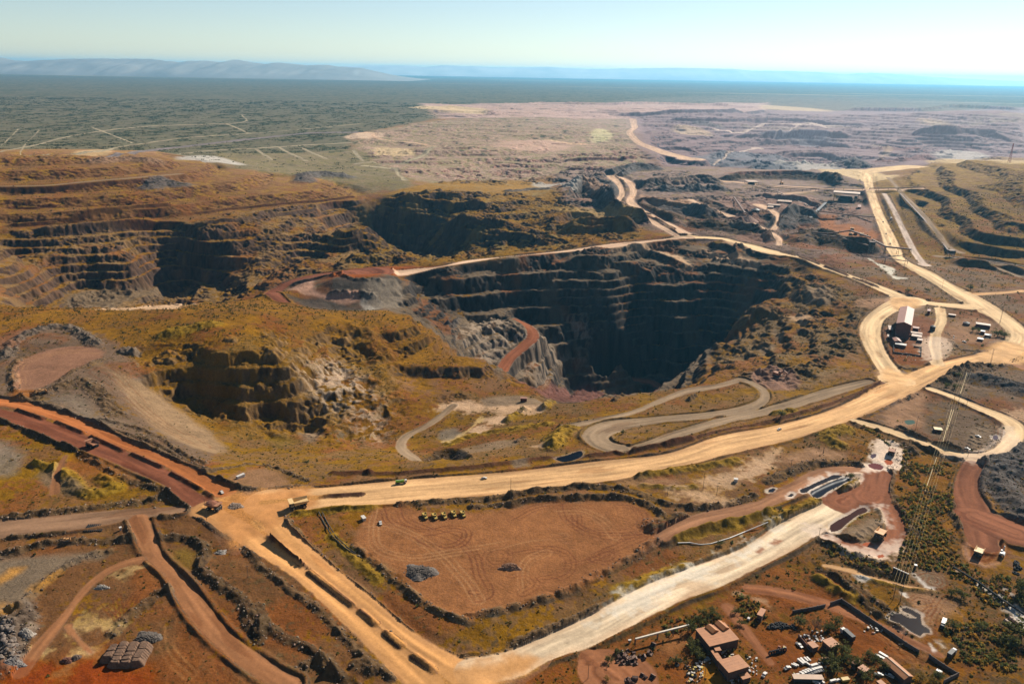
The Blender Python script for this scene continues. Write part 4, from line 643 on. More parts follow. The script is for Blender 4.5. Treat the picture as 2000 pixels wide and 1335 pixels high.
# ------------------------------------------------------------------ benches
TM = np.zeros_like(H)                       # how terraced
FACE = np.zeros_like(H)
for outline, b, face, stren, wob, *rest in TERRACE:
    P = survey(outline)
    r = poly_field(P[:, :2], 40.0)
    if r is None: continue
    w, d = r
    m = sstep(22, -22, d + 9 * N60[w]) * stren
    zz = HB[w] + wob * (0.7 * N60[w] + 0.5 * N15[w] + 0.22 * N6[w]) + 4.0 * N300[w] * (rest[1] if len(rest) > 1 else 1.0)
    if len(rest) > 2: zz = zz + rest[2] * fbm(XX[w] * 0.4, YY[w], 420.0, 3, 91)
    k = np.floor(zz / b); f = zz / b - k
    g = np.clip((f - (1 - face)) / face, 0, 1)
    berm = 0.10 * (f / max(1 - face, 0.01)) * (f < 1 - face)
    zt = b * (k + np.maximum(g, berm)) + 0.6 * N15[w] * fade[w]
    if not (len(rest) > 1 and rest[1] == 0):    # stretches where two benches were taken as one
        b2 = 2 * b; k2 = np.floor(zz / b2); f2 = zz / b2 - k2; fc = face * 1.15
        zt2 = b2 * (k2 + np.clip((f2 - (1 - fc)) / fc, 0, 1))
        dbl = sstep(0.28, 0.5, fbm(XX[w], YY[w], 170.0, 2, 77))
        zt = zt * (1 - dbl) + zt2 * dbl
    # broken, rubble-covered stretches where the bench has failed
    fail = sstep(0.15, 0.75, fbm(XX[w], YY[w], 120.0, 2, 31))
    fail = fail * (rest[0] if rest else 1.0)
    m2 = m * (1 - 0.75 * fail)
    H[w] = H[w] * (1 - m2) + zt * m2
    TM[w] = np.maximum(TM[w], m)
    rough = m * sstep(0.0, 0.3, g) * sstep(1.0, 0.7, g)
    FACE[w] = np.maximum(FACE[w], rough)
    ridg = 1 - np.abs(fbm(XX[w] * 1.0, YY[w] * 1.0, 14.0, 3, 12))
    H[w] += fade[w] * (FACE[w] * (1.7 if len(rest) < 2 else 1.2) * (ridg - 0.6) + m * fail * 3.2 * (ridg - 0.6))
print("terraces", time.time() - T0)

for line, hgt in CLIFFS:
    P = smooth_poly(survey(line), step=8.0)
    far_l = hgt * 6.0
    P4 = np.column_stack([P[:, 0], P[:, 1], np.zeros(len(P)), P[:, 2]])
    r = strip_field(P4, far_l + 4)
    if r is None: continue
    w, q, s_, lat, z = r
    Ltot = np.hypot(np.diff(P[:, 0]), np.diff(P[:, 1])).sum()
    ends = sstep(0, min(0.2 * Ltot, 4 * hgt), s_) * sstep(Ltot, Ltot - min(0.2 * Ltot, 4 * hgt), s_)
    wob = q + hgt * (0.35 * N60[w] + 0.22 * N15[w] + 0.12 * N6[w])
    near_l = hgt * 1.05
    prof = np.where(lat < 0, np.clip(1 - wob / near_l, 0, 1), np.clip(1 - q / far_l, 0, 1) ** 1.3)
    H[w] += hgt * prof * ends * (q < far_l)
for outline, amp, size in ROUGH:
    P = survey(outline); r = poly_field(P[:, :2], 30.0)
    if r is None: continue
    w, d = r
    m = sstep(20, -20, d + 8 * N60[w])
    rg = 1 - np.abs(fbm(XX[w], YY[w], size, 4, 201))
    H[w] += m * amp * (rg - 0.7) * 1.3 + m * amp * 0.5 * fbm(XX[w], YY[w], size * 2.2, 2, 207)
# ------------------------------------------------------------------ general unevenness
H += fade * (0.55 * N15 + 1.4 * N60 * 0.6 + 0.25 * N6) * (1 - 0.6 * TM)

IDS = np.zeros((NR, NC), np.int16)          # 0 ground, >0 the roads and ponds
PAINT = []                                   # colour layers, filled in order
SURF = np.zeros((NR, NC), np.float32)        # 1 where a road or pad is (no scrub)


def edge_strip(ea, eb, step=6.0):
    A = smooth_poly(survey(ea), step=step); B = smooth_poly(survey(eb), step=step)

    def resample(P, n):
        L = np.concatenate([[0], np.cumsum(np.hypot(np.diff(P[:, 0]), np.diff(P[:, 1])))])
        u = np.linspace(0, L[-1], n)
        return np.column_stack([np.interp(u, L, P[:, k]) for k in range(3)]), L[-1]
    La = np.hypot(np.diff(A[:, 0]), np.diff(A[:, 1])).sum()
    n = max(4, int(La / step))
    A, _ = resample(A, n); B, _ = resample(B, n)
    # pair each point of A with the nearest of B close to its own index, monotone
    idx = []
    last = 0
    for i in range(n):
        lo = max(last, i - n // 6); hi = min(n, i + n // 6 + 1)
        if lo >= hi: lo = hi - 1
        j = lo + int(np.argmin((B[lo:hi, 0] - A[i, 0]) ** 2 + (B[lo:hi, 1] - A[i, 1]) ** 2))
        idx.append(j); last = max(last, j - 1)
    C = (A + B[idx]) / 2
    hw = np.hypot(A[:, 0] - B[idx][:, 0], A[:, 1] - B[idx][:, 1]) / 2
    k = np.ones(5) / 5
    def sm(v):
        return np.convolve(np.concatenate([[v[0]] * 2, v, [v[-1]] * 2]), k, 'valid')
    zs = C[:, 2]
    for _ in range(4): zs = sm(zs)
    return np.column_stack([sm(C[:, 0]), sm(C[:, 1]), np.maximum(sm(hw), 1.2), zs])


ROADLAYERS = []
for rid, (name, ea, eb, colour, ba, bb) in enumerate(ROADS):
    P = edge_strip(ea, eb, 6.0 if not name.startswith('t') else 20.0)
    if name[0] == 't' and name[1:].isdigit(): P[:, 2] *= 0.62
    big = P[:, 2].mean() > 5
    dist = P[:, 1].mean()
    sh = (9.0 if big else 5.0) * max(1.0, dist / 1200)
    r = strip_field(P, sh + 8)
    if r is None: continue
    w, q, s, lat, z = r
    if name[0] == 't' and name[1:].isdigit():
        ROADLAYERS.append((rid + 1, w, q, s, lat, colour, name)); continue
    k = sstep(sh, 0.0, q)
    H[w] = H[w] * (1 - k) + (z + 0.06 * N6[w]) * k
    IDS[w] = np.where(q < 0, rid + 1, IDS[w])
    SURF[w] = np.maximum(SURF[w], sstep(1.5, -0.5, q))
    ROADLAYERS.append((rid + 1, w, q, s, lat, colour, name, ba, bb))
# patches: levelled where they are pads
PATCHLAYERS = []
for outline, colour, soft, flat, stren in PATCHES:
    P = smooth_poly(survey(outline), True, 8.0)
    r = poly_field(P[:, :2], soft + 25.0)
    if r is None: continue
    w, d = r
    if flat:
        k = sstep(6.0, -3.0, d) * (IDS[w] == 0)
        # tilted plane through the outline
        G = np.column_stack([P[:, 0], P[:, 1], np.ones(len(P))])
        c = np.linalg.lstsq(G, P[:, 2], rcond=None)[0]
        zp = c[0] * XX[w] + c[1] * YY[w] + c[2]
        H[w] = H[w] * (1 - k) + (zp + 0.15 * N15[w] + 0.08 * N6[w]) * k
        SURF[w] = np.maximum(SURF[w], 0.6 * sstep(2.0, -2.0, d))
    PATCHLAYERS.append((w, d, colour, soft, stren))
RIDGELAYERS = []
DKRED = np.zeros((NR, NC), np.float32)
for line, hgt, hw, colour in RIDGES:
    P = smooth_poly(survey(line), step=7.0)
    P4 = np.column_stack([P[:, 0], P[:, 1], np.zeros(len(P)), P[:, 2]])
    r = strip_field(P4, hw * 1.6 + 4)
    if r is None: continue
    w, q, s_, lat, z = r
    prof = np.clip(1 - (q + 0.16 * hw * N15[w]) / (hw * 1.25), 0, 1)
    if colour == 'dkred': prof = np.clip(1 - (q + 0.7 * N6[w] + 0.5 * N15[w]) / (hw * 0.95), 0, 1)
    elif hw >= 14: prof = np.clip(1 - (q + 0.25 * hw * N60[w]) / (hw * 1.25), 0, 1)
    prof = prof ** 1.15
    big = 1.0 if hw < 6 else 1.5
    if colour in ('rub', 'dk') and hw < 9: hgt *= 0.72
    rz_ = 0.3 if colour == 'dkred' else (0.3 if hw >= 14 else (0.5 if colour == 'och' else 1.0))
    dz = hgt * prof * (0.9 + rz_ * (0.45 * N15[w] + 0.25 * N6[w]) + (0.2 * N60[w] if hw >= 14 else 0)) + rz_ * big * 0.6 * N6[w] * (prof > 0) * np.minimum(1, prof * 3)
    dz = np.where(IDS[w] > 0, dz * (1.0 if colour == 'dkred' else 0.0), dz)
    H[w] += dz
    RIDGELAYERS.append((w, prof, colour))
    if colour == 'dkred': DKRED[w] = np.maximum(DKRED[w], prof)
    if colour == 'dkred': IDS[w] = np.where(prof > 0.12, 0, IDS[w])
JUNCLAYERS = []
for outline, colour in JUNC:
    P = smooth_poly(survey(outline), True, 6.0)
    r = poly_field(P[:, :2], 20.0)
    if r is None: continue
    w, d = r
    k = sstep(6.0, -2.0, d)
    G_ = np.column_stack([P[:, 0], P[:, 1], np.ones(len(P))]); c_ = np.linalg.lstsq(G_, P[:, 2], rcond=None)[0]
    H[w] = H[w] * (1 - k) + (c_[0] * XX[w] + c_[1] * YY[w] + c_[2] + 0.06 * N6[w]) * k
    SURF[w] = np.maximum(SURF[w], (d < 5) * 1.0)
    JUNCLAYERS.append((w, d, colour))
# tyre marks: curved bundles of ruts
TRACKLAYERS = []
for line, n, sp_, colour, stren in TRACKS:
    P = smooth_poly(survey(line), step=4.0)
    P4 = np.column_stack([P[:, 0], P[:, 1], np.zeros(len(P)), P[:, 2]])
    r = strip_field(P4, n * sp_)
    if r is None: continue
    w, q, s_, lat, z = r
    pat = (0.5 + 0.5 * np.cos(2 * math.pi * (lat + 0.5 * N15[w]) / sp_)) ** 2 * sstep(n * sp_ * 0.5, n * sp_ * 0.5 - 1.0, q)
    pat = pat * sstep(-0.7, 0.2, fbm(s_ / 12.0, lat, 3.0, 2, 7))
    TRACKLAYERS.append((w, pat, colour, stren))
# safety banks along the road edges (not where another road crosses)
for lay in ROADLAYERS:
    if len(lay) < 9: continue
    rid, w, q, s, lat, colour, name, ba, bb = lay
    if not (ba or bb): continue
    side = np.where(lat > 0, ba, bb)
    hgt = 2.1 * (0.75 + 0.5 * N15[w]) * side * (SURF[w] < 0.2)
    wid = 1.9 * max(1.0, YY[w].mean() / 1100)
    H[w] += hgt * np.exp(-((q - 2.6) / wid) ** 2)
print("roads", time.time() - T0)

# ponds: flat water with a low shore
PONDLAYERS = []
NPOND0 = 200
for pid, (outline, colour) in enumerate(PONDS):
    P = smooth_poly(survey(outline), True, 4.0)
    r = poly_field(P[:, :2], 12.0)
    if r is None: continue
    w, d = r
    lev = float(np.median(P[:, 2])) - 0.5
    k = sstep(7.0, 0.0, d)
    H[w] = H[w] * (1 - k) + (lev + np.clip(d, 0, 4) * 0.12) * k
    H[w] = np.where(d < 0, lev, H[w])
    IDS[w] = np.where(d < 0, NPOND0 + pid, IDS[w])
    PONDLAYERS.append((w, d, colour))
print("geometry", time.time() - T0)
# ------------------------------------------------------------------ colours of the ground itself (per lattice point)
K = dict(tan=(0.47, 0.272, 0.122), tan2=(0.40, 0.195, 0.068), pinktan=(0.42, 0.27, 0.17), red=(0.165, 0.056, 0.028), orange=(0.27, 0.09, 0.028),
         white=(0.56, 0.42, 0.27), redwet=(0.175, 0.066, 0.032), redbrown=(0.23, 0.11, 0.055), greytan=(0.20, 0.135, 0.08), pitred=(0.24, 0.08, 0.035),
         brown=(0.18, 0.10, 0.055), brown2=(0.215, 0.092, 0.038), redroad=(0.23, 0.092, 0.04), redsoil=(0.155, 0.058, 0.024), pale=(0.40, 0.30, 0.23), track=(0.25, 0.20, 0.125), tracknight=(0.15, 0.12, 0.11),
         dkred=(0.085, 0.04, 0.024), tan3=(0.37, 0.165, 0.055), slag=(0.075, 0.062, 0.05), cream=(0.51, 0.345, 0.185), rub=(0.105, 0.068, 0.04), dk=(0.06, 0.04, 0.024), och=(0.20, 0.125, 0.035), grey=(0.115, 0.09, 0.07), dkgrey=(0.085, 0.075, 0.068),
         heap=(0.17, 0.10, 0.075), dump=(0.18, 0.11, 0.07), pinkd=(0.30, 0.19, 0.15), yard=(0.21, 0.093, 0.042), pad=(0.20, 0.105, 0.065), slide=(0.22, 0.15, 0.095), slate=(0.145, 0.105, 0.07), slate2=(0.20, 0.145, 0.10),
         orangesand=(0.40, 0.20, 0.06), redyard=(0.30, 0.135, 0.07), redmud=(0.19, 0.05, 0.015), sand=(0.48, 0.34, 0.18), olive=(0.15, 0.10, 0.03), greymid=(0.19, 0.155, 0.12), pinkpale=(0.48, 0.33, 0.22), pinkpale2=(0.42, 0.26, 0.19),
         whiterock=(0.42, 0.33, 0.25), mauve=(0.15, 0.075, 0.06), mauve2=(0.23, 0.14, 0.105), palegrey=(0.34, 0.30, 0.25), greytan2=(0.22, 0.16, 0.11), whitemud=(0.60, 0.46, 0.35), pinkbrown=(0.27, 0.165, 0.105),
         bluewhite=(0.60, 0.54, 0.44), redsoil2=(0.16, 0.075, 0.045), salt=(0.72, 0.66, 0.58), redrock=(0.22, 0.11, 0.08), sando=(0.30, 0.20, 0.09), lemon=(0.55, 0.48, 0.24), bluegrey=(0.13, 0.125, 0.13), sandy=(0.38, 0.26, 0.12),
         rut=(0.135, 0.052, 0.026), rutl=(0.32, 0.17, 0.085), deepn=(0.004, 0.006, 0.01), deep=(0.012, 0.014, 0.02), deep2=(0.02, 0.018, 0.02), rose=(0.11, 0.035, 0.032), lilac=(0.06, 0.04, 0.05), mauvew=(0.04, 0.017, 0.013), mauved=(0.014, 0.009, 0.009), green=(0.05, 0.08, 0.06), redw=(0.26, 0.07, 0.03))
K = {k: np.array(v, np.float32) for k, v in K.items()}
gz_r = np.gradient(H, axis=0) / np.maximum(np.gradient(YY, axis=0), 0.05)
dX = np.gradient(XX, axis=1)
gz_c = np.gradient(H, axis=1) / dX
SLOPE = np.hypot(gz_r - gz_c * TC[None, :], gz_c).astype(np.float32)
del gz_r, gz_c, dX


def mixc(a, b, t):
    return a + (b - a) * t[..., None]


V = lambda *v: np.array(v, np.float32)
n30 = fbm(XX, YY, 30.0, 3, 21)
n3 = fbm(XX, YY, 3.2, 2, 22)
FAR = sstep(1800, 3600, YY).astype(np.float32)
nfar = fbm(XX, YY * 0.5, 26.0, 2, 23) * 0.7 + 0.5 * fbm(XX, YY * 0.5, 90.0, 2, 24)
DIRT = np.empty((NR, NC, 3), np.float32); DIRT[:] = V(0.20, 0.11, 0.06)
GCOL = np.empty_like(DIRT); GCOL[:] = V(*OC)
ROCK = np.empty_like(DIRT); ROCK[:] = V(0.11, 0.075, 0.05)
GA = np.full((NR, NC), 0.5, np.float32); SC = np.full((NR, NC), 0.3, np.float32); GF = np.full((NR, NC), 0.2, np.float32)
for outline, d_, ga, gc, rk, sc_, gf, soft in ZONES:
    p = pts(outline)
    P = survey(outline)
    P[:, 1] = np.clip(P[:, 1], 150, 58000)
    r = poly_field(P[:, :2], soft * 4)
    if r is None: continue
    w, d = r
    m = sstep(soft, -soft, d + soft * 0.7 * n30[w])
    DIRT[w] = mixc(DIRT[w], V(*d_), m); GCOL[w] = mixc(GCOL[w], V(*gc), m); ROCK[w] = mixc(ROCK[w], V(*rk), m)
    for arr, v in ((GA, ga), (SC, sc_), (GF, gf)): arr[w] = arr[w] + (v - arr[w]) * m
# flat ground: bare earth with drifts of dry grass
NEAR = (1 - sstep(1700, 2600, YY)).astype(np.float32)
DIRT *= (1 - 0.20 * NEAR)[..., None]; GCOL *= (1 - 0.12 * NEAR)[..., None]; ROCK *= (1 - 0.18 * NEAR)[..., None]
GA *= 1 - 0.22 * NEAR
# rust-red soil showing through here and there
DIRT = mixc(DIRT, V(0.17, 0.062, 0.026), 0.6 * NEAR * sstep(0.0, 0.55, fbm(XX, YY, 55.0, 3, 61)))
var = (1 + 0.16 * N60 + 0.12 * N15 + 0.07 * N6)
gm = sstep(0.45, -0.2, (n30 * 0.55 + 0.45 * N15 + 0.35 * N6 + 0.55 * n3) + 1.1 - 1.9 * GA)
flat = mixc(DIRT * var[..., None], GCOL * (1 + 0.25 * N6 + 0.2 * n3)[..., None], gm * 0.9)
rockv = ROCK * (1 + 0.35 * N15 + 0.25 * N6 + 0.25 * n3)[..., None]
rockv = mixc(rockv, GCOL * 0.8, GF * sstep(-0.1, 0.5, n30 + N6 * 0.5))
# loose scree and pale broken stone on some faces
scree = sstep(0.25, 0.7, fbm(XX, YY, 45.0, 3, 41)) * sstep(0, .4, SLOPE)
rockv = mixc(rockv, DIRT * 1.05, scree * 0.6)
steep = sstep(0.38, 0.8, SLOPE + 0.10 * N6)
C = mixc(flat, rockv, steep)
# shrubs
shr = sstep(0.25, 0.62, n3 * (1 - FAR) + nfar * FAR + 0.35 * n30 - 0.75 + 0.95 * SC) * (1 - 0.75 * steep) * sstep(0.05, .2, SC)
shr *= (1 - np.clip(SURF, 0, 1))
C = mixc(C, (V(0.048, 0.040, 0.016) * NEAR[..., None] + V(0.042, 0.046, 0.02) * (1 - NEAR[..., None])) * (1 + 0.3 * N15)[..., None], shr * (0.55 + 0.3 * FAR))
del flat, rockv, DIRT, GCOL, ROCK
# far plain: pale clearings and long bands
farb = fbm(XX * 0.12, YY, 900.0, 3, 51)
FP = sstep(3500, 6500, YY)
C = mixc(C, V(0.30, 0.24, 0.15) * np.ones_like(C), (FP * sstep(0.6, 0.95, farb + 0.25 * nfar) * 0.6).astype(np.float32))
for w, prof, colour in RIDGELAYERS:
    if colour is None: continue
    m = sstep(0.04, 0.4, prof + 0.12 * n3[w]) * 0.85
    C[w] = mixc(C[w], K[colour] * (1 + 0.3 * N6[w] + 0.35 * n3[w])[..., None], m)
for w, d, colour, soft, stren in PATCHLAYERS:
    rough = colour in ('whiterock', 'whitemud', 'salt', 'pinkpale', 'bluewhite', 'sand')
    nz = (0.8 * N15[w] + 0.8 * N6[w] + 0.6 * n3[w]) if rough else (0.5 * N15[w] + 0.3 * N6[w])
    m = sstep(soft, -soft, d + soft * nz) * stren
    if colour == 'whiterock': m = m * sstep(-0.35, 0.35, N6[w] + 0.6 * N15[w] + 0.4 * n3[w])
    if colour == 'salt': m = m * sstep(-0.35, 0.1, n3[w] + 0.4 * N6[w])
    c = K[colour] * (1 + 0.13 * N15[w] + 0.10 * N6[w] + 0.08 * n3[w])[..., None]
    C[w] = mixc(C[w], c, m)
for w, pat, colour, stren in TRACKLAYERS:
    C[w] = mixc(C[w], K[colour] * np.ones_like(C[w]), np.minimum(pat * stren * 1.6, 1))
for lay in ROADLAYERS:
    rid, w, q, s, lat, colour, name = lay[:7]
    m = sstep(0.9, -0.9, q + 0.7 * N6[w])
    st = fbm(s / 14.0, lat, 3.2, 3, rid)
    st2 = fbm(s / 40.0, lat, 8.0, 2, rid + 3)
    c = K[colour] * (1 + 0.26 * st + 0.22 * st2 + 0.10 * N60[w] + 0.06 * n3[w])[..., None]
    lane = np.cos(2 * math.pi * (lat + 1.2 * fbm(s, lat * 0 + rid, 90.0, 2, rid + 9)) / 5.2)
    c = c * (1 + 0.07 * lane * sstep(-0.6, 0.5, st2))[..., None]
    wet = sstep(0.55, 0.85, fbm(s / 5.0, lat, 9.0, 2, rid + 17))
    c = mixc(c, c * V(0.62, 0.52, 0.45), wet * 0.55)
    edge = sstep(-7, -0.5, q) * 0.35                  # loose reddish soil along the edges
    c = mixc(c, V(0.24, 0.12, 0.055) if colour in ('tan', 'tan2', 'white') else c * 0.8, edge * (1 + 0.5 * N15[w]))
    if len(lay) == 7: IDS[w] = np.where((q < 0) & (IDS[w] == 0), rid, IDS[w])
    ok = ((IDS[w] == rid) | (q < 3)) if len(lay) > 7 else np.ones_like(m, bool)
    C[w] = mixc(C[w], c, m * ok * (IDS[w] < NPOND0) * np.where((IDS[w] == 0) & (q < -2.0), 0.0, 1.0))
# pale mud, salt and puddle stains lie over the roads too
for w, d, colour, soft, stren in PATCHLAYERS:
    if colour not in ('whitemud', 'bluewhite', 'salt', 'redmud'): continue
    m = sstep(soft, -soft, d + soft * (0.9 * N15[w] + 0.7 * N6[w] + 0.5 * n3[w])) * stren * 0.8
    C[w] = mixc(C[w], K[colour] * (1 + 0.15 * N15[w] + 0.12 * N6[w])[..., None], m)
for w, d, colour in JUNCLAYERS:
    m = sstep(5, -9, d + 2.5 * N6[w] + 3 * N15[w]) * (1 - sstep(0.05, 0.3, DKRED[w]))
    c = K[colour] * (1 + 0.16 * N15[w] + 0.1 * N6[w] + 0.16 * fbm(XX[w] * 0.5 + YY[w] * 0.5, YY[w] * 0.2 - XX[w] * 0.2, 6.0, 2, 88))[..., None]
    C[w] = mixc(C[w], c, m * 0.95)
# earth is richer and darker than the packed roads
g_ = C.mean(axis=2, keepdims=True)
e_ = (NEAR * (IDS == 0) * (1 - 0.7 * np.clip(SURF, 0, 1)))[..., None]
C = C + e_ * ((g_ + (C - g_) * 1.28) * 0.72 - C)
for w, d, colour in PONDLAYERS:
    rim = sstep(1.9, 0.3, np.abs(d - 0.7) + 0.9 * n3[w] + 0.5 * N6[w])
    C[w] = mixc(C[w], V(0.5, 0.42, 0.34) * np.ones_like(C[w]), rim * dict(deepn=0.15, green=0.0, redw=0.1, deep=0.6, deep2=0.6).get(colour, 0.45))
    C[w] = np.where((d < 0)[..., None], K[colour], C[w])
np.clip(C, 0.004, 0.9, out=C)
print("colour", time.time() - T0)
# ------------------------------------------------------------------ terrain meshes
def mesh_from_lattice(name, sel, mat):
    """sel: boolean face mask (NR-1, NC-1)"""
    fi, fj = np.nonzero(sel)
    a = fi * NC + fj
    quads = np.stack([a, a + 1, a + NC + 1, a + NC], axis=1)
    uniq, inv = np.unique(quads, return_inverse=True)
    inv = inv.reshape(-1, 4).astype(np.int32)
    me = bpy.data.meshes.new(name)
    nv, nf = len(uniq), len(inv)
    co = np.empty((nv, 3), np.float32)
    co[:, 0] = XX.ravel()[uniq]; co[:, 1] = YY.ravel()[uniq]; co[:, 2] = H.ravel()[uniq]
    me.vertices.add(nv); me.vertices.foreach_set("co", co.ravel())
    me.loops.add(nf * 4); me.loops.foreach_set("vertex_index", inv.ravel())
    me.polygons.add(nf)
    me.polygons.foreach_set("loop_start", np.arange(0, nf * 4, 4, dtype=np.int32))
    me.polygons.foreach_set("use_smooth", np.ones(nf, bool))
    me.update(calc_edges=True)
    ca = me.color_attributes.new("albedo", 'FLOAT_COLOR', 'POINT')
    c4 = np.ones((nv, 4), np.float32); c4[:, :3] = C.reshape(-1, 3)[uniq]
    ca.data.foreach_set("color", c4.ravel())
    me.materials.append(mat)
    ob = bpy.data.objects.new(name, me); COL.objects.link(ob)
    ob["kind"] = "structure"
    return ob


def earth_material(name, fine=1.0, bump=0.5, rough=0.95):
    m = bpy.data.materials.new(name); m.use_nodes = True
    nt = m.node_tree; b = nt.nodes["Principled BSDF"]
    at = nt.nodes.new("ShaderNodeAttribute"); at.attribute_name = "albedo"
    geo = nt.nodes.new("ShaderNodeNewGeometry")
    n1 = nt.nodes.new("ShaderNodeTexNoise"); n1.inputs["Scale"].default_value = 0.55; n1.inputs["Detail"].default_value = 5.0; n1.inputs["Roughness"].default_value = 0.65
    nt.links.new(geo.outputs["Position"], n1.inputs["Vector"])
    mr = nt.nodes.new("ShaderNodeMapRange"); mr.inputs[1].default_value = 0.3; mr.inputs[2].default_value = 0.7
    mr.inputs[3].default_value = 1.0 - 0.35 * fine; mr.inputs[4].default_value = 1.0 + 0.35 * fine
    nt.links.new(n1.outputs[0], mr.inputs[0])
    mx = nt.nodes.new("ShaderNodeVectorMath"); mx.operation = 'SCALE'
    nt.links.new(at.outputs["Color"], mx.inputs[0]); nt.links.new(mr.outputs[0], mx.inputs["Scale"])
    nt.links.new(mx.outputs[0], b.inputs["Base Color"])
    bp = nt.nodes.new("ShaderNodeBump"); bp.inputs["Strength"].default_value = bump; bp.inputs["Distance"].default_value = 1.2
    nt.links.new(n1.outputs[0], bp.inputs["Height"]); nt.links.new(bp.outputs[0], b.inputs["Normal"])
    b.inputs["Roughness"].default_value = rough
    b.inputs["Specular IOR Level"].default_value = 0.04
    return m


M_EARTH = earth_material("earth", 0.7, 0.6)
M_ROAD = earth_material("packed_earth", 0.35, 0.15)
fid = IDS[:-1, :-1]
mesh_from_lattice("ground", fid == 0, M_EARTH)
for rid, (name, *_r) in enumerate(ROADS):
    sel = fid == rid + 1
    if sel.sum() < 20: continue
    mesh_from_lattice("track" if (name[0] == 't' and name[1:].isdigit()) else "haul_road", sel, M_ROAD)
def water_material():
    m = bpy.data.materials.new("pond_water"); m.use_nodes = True
    nt = m.node_tree; b = nt.nodes["Principled BSDF"]
    at = nt.nodes.new("ShaderNodeAttribute"); at.attribute_name = "albedo"
    nt.links.new(at.outputs["Color"], b.inputs["Base Color"])
    b.inputs["Roughness"].default_value = 0.22
    b.inputs["IOR"].default_value = 1.33
    b.inputs["Specular IOR Level"].default_value = 0.03
    n = nt.nodes.new("ShaderNodeTexNoise"); n.inputs["Scale"].default_value = 0.6
    bp = nt.nodes.new("ShaderNodeBump"); bp.inputs["Strength"].default_value = 0.05
    nt.links.new(n.outputs[0], bp.inputs["Height"]); nt.links.new(bp.outputs[0], b.inputs["Normal"])
    return m


M_WATER = water_material()
for pid in range(len(PONDS)):
    sel = fid == NPOND0 + pid
    if sel.sum() >= 4: mesh_from_lattice("water", sel, M_WATER)
print("meshes", time.time() - T0)
# ------------------------------------------------------------------ object tools
def final_at(x, y):
    return lattice_sample(H, x, y)


def spot(px, py):
    x, y, z = march(np.array([px]), np.array([py]), final_at)
    return Vector((float(x[0]), float(y[0]), float(final_at(x, y)[0])))


def spots(s):
    return [spot(p[0], p[1]) for p in pts(s)]


def gz(x, y):
    return float(final_at(np.array([x]), np.array([y]))[0])


MATS = {}


def mat(name, col, rough=0.7, metal=0.0, vary=0.25, scale=0.7):
    if name in MATS: return MATS[name]
    m = bpy.data.materials.new(name); m.use_nodes = True
    nt = m.node_tree; b = nt.nodes["Principled BSDF"]
    tc = nt.nodes.new("ShaderNodeTexCoord"); n = nt.nodes.new("ShaderNodeTexNoise")
    n.inputs["Scale"].default_value = scale; n.inputs["Detail"].default_value = 4.0
    nt.links.new(tc.outputs["Object"], n.inputs["Vector"])
    r = nt.nodes.new("ShaderNodeValToRGB")
    c = np.array(col)
    r.color_ramp.elements[0].position = 0.3; r.color_ramp.elements[1].position = 0.7
    r.color_ramp.elements[0].color = (*np.clip(c * (1 - vary), 0, 1), 1); r.color_ramp.elements[1].color = (*np.clip(c * (1 + vary), 0, 1), 1)
    nt.links.new(n.outputs[0], r.inputs[0]); nt.links.new(r.outputs[0], b.inputs["Base Color"])
    b.inputs["Roughness"].default_value = rough; b.inputs["Metallic"].default_value = metal
    b.inputs["Specular IOR Level"].default_value = 0.25
    MATS[name] = m
    return m


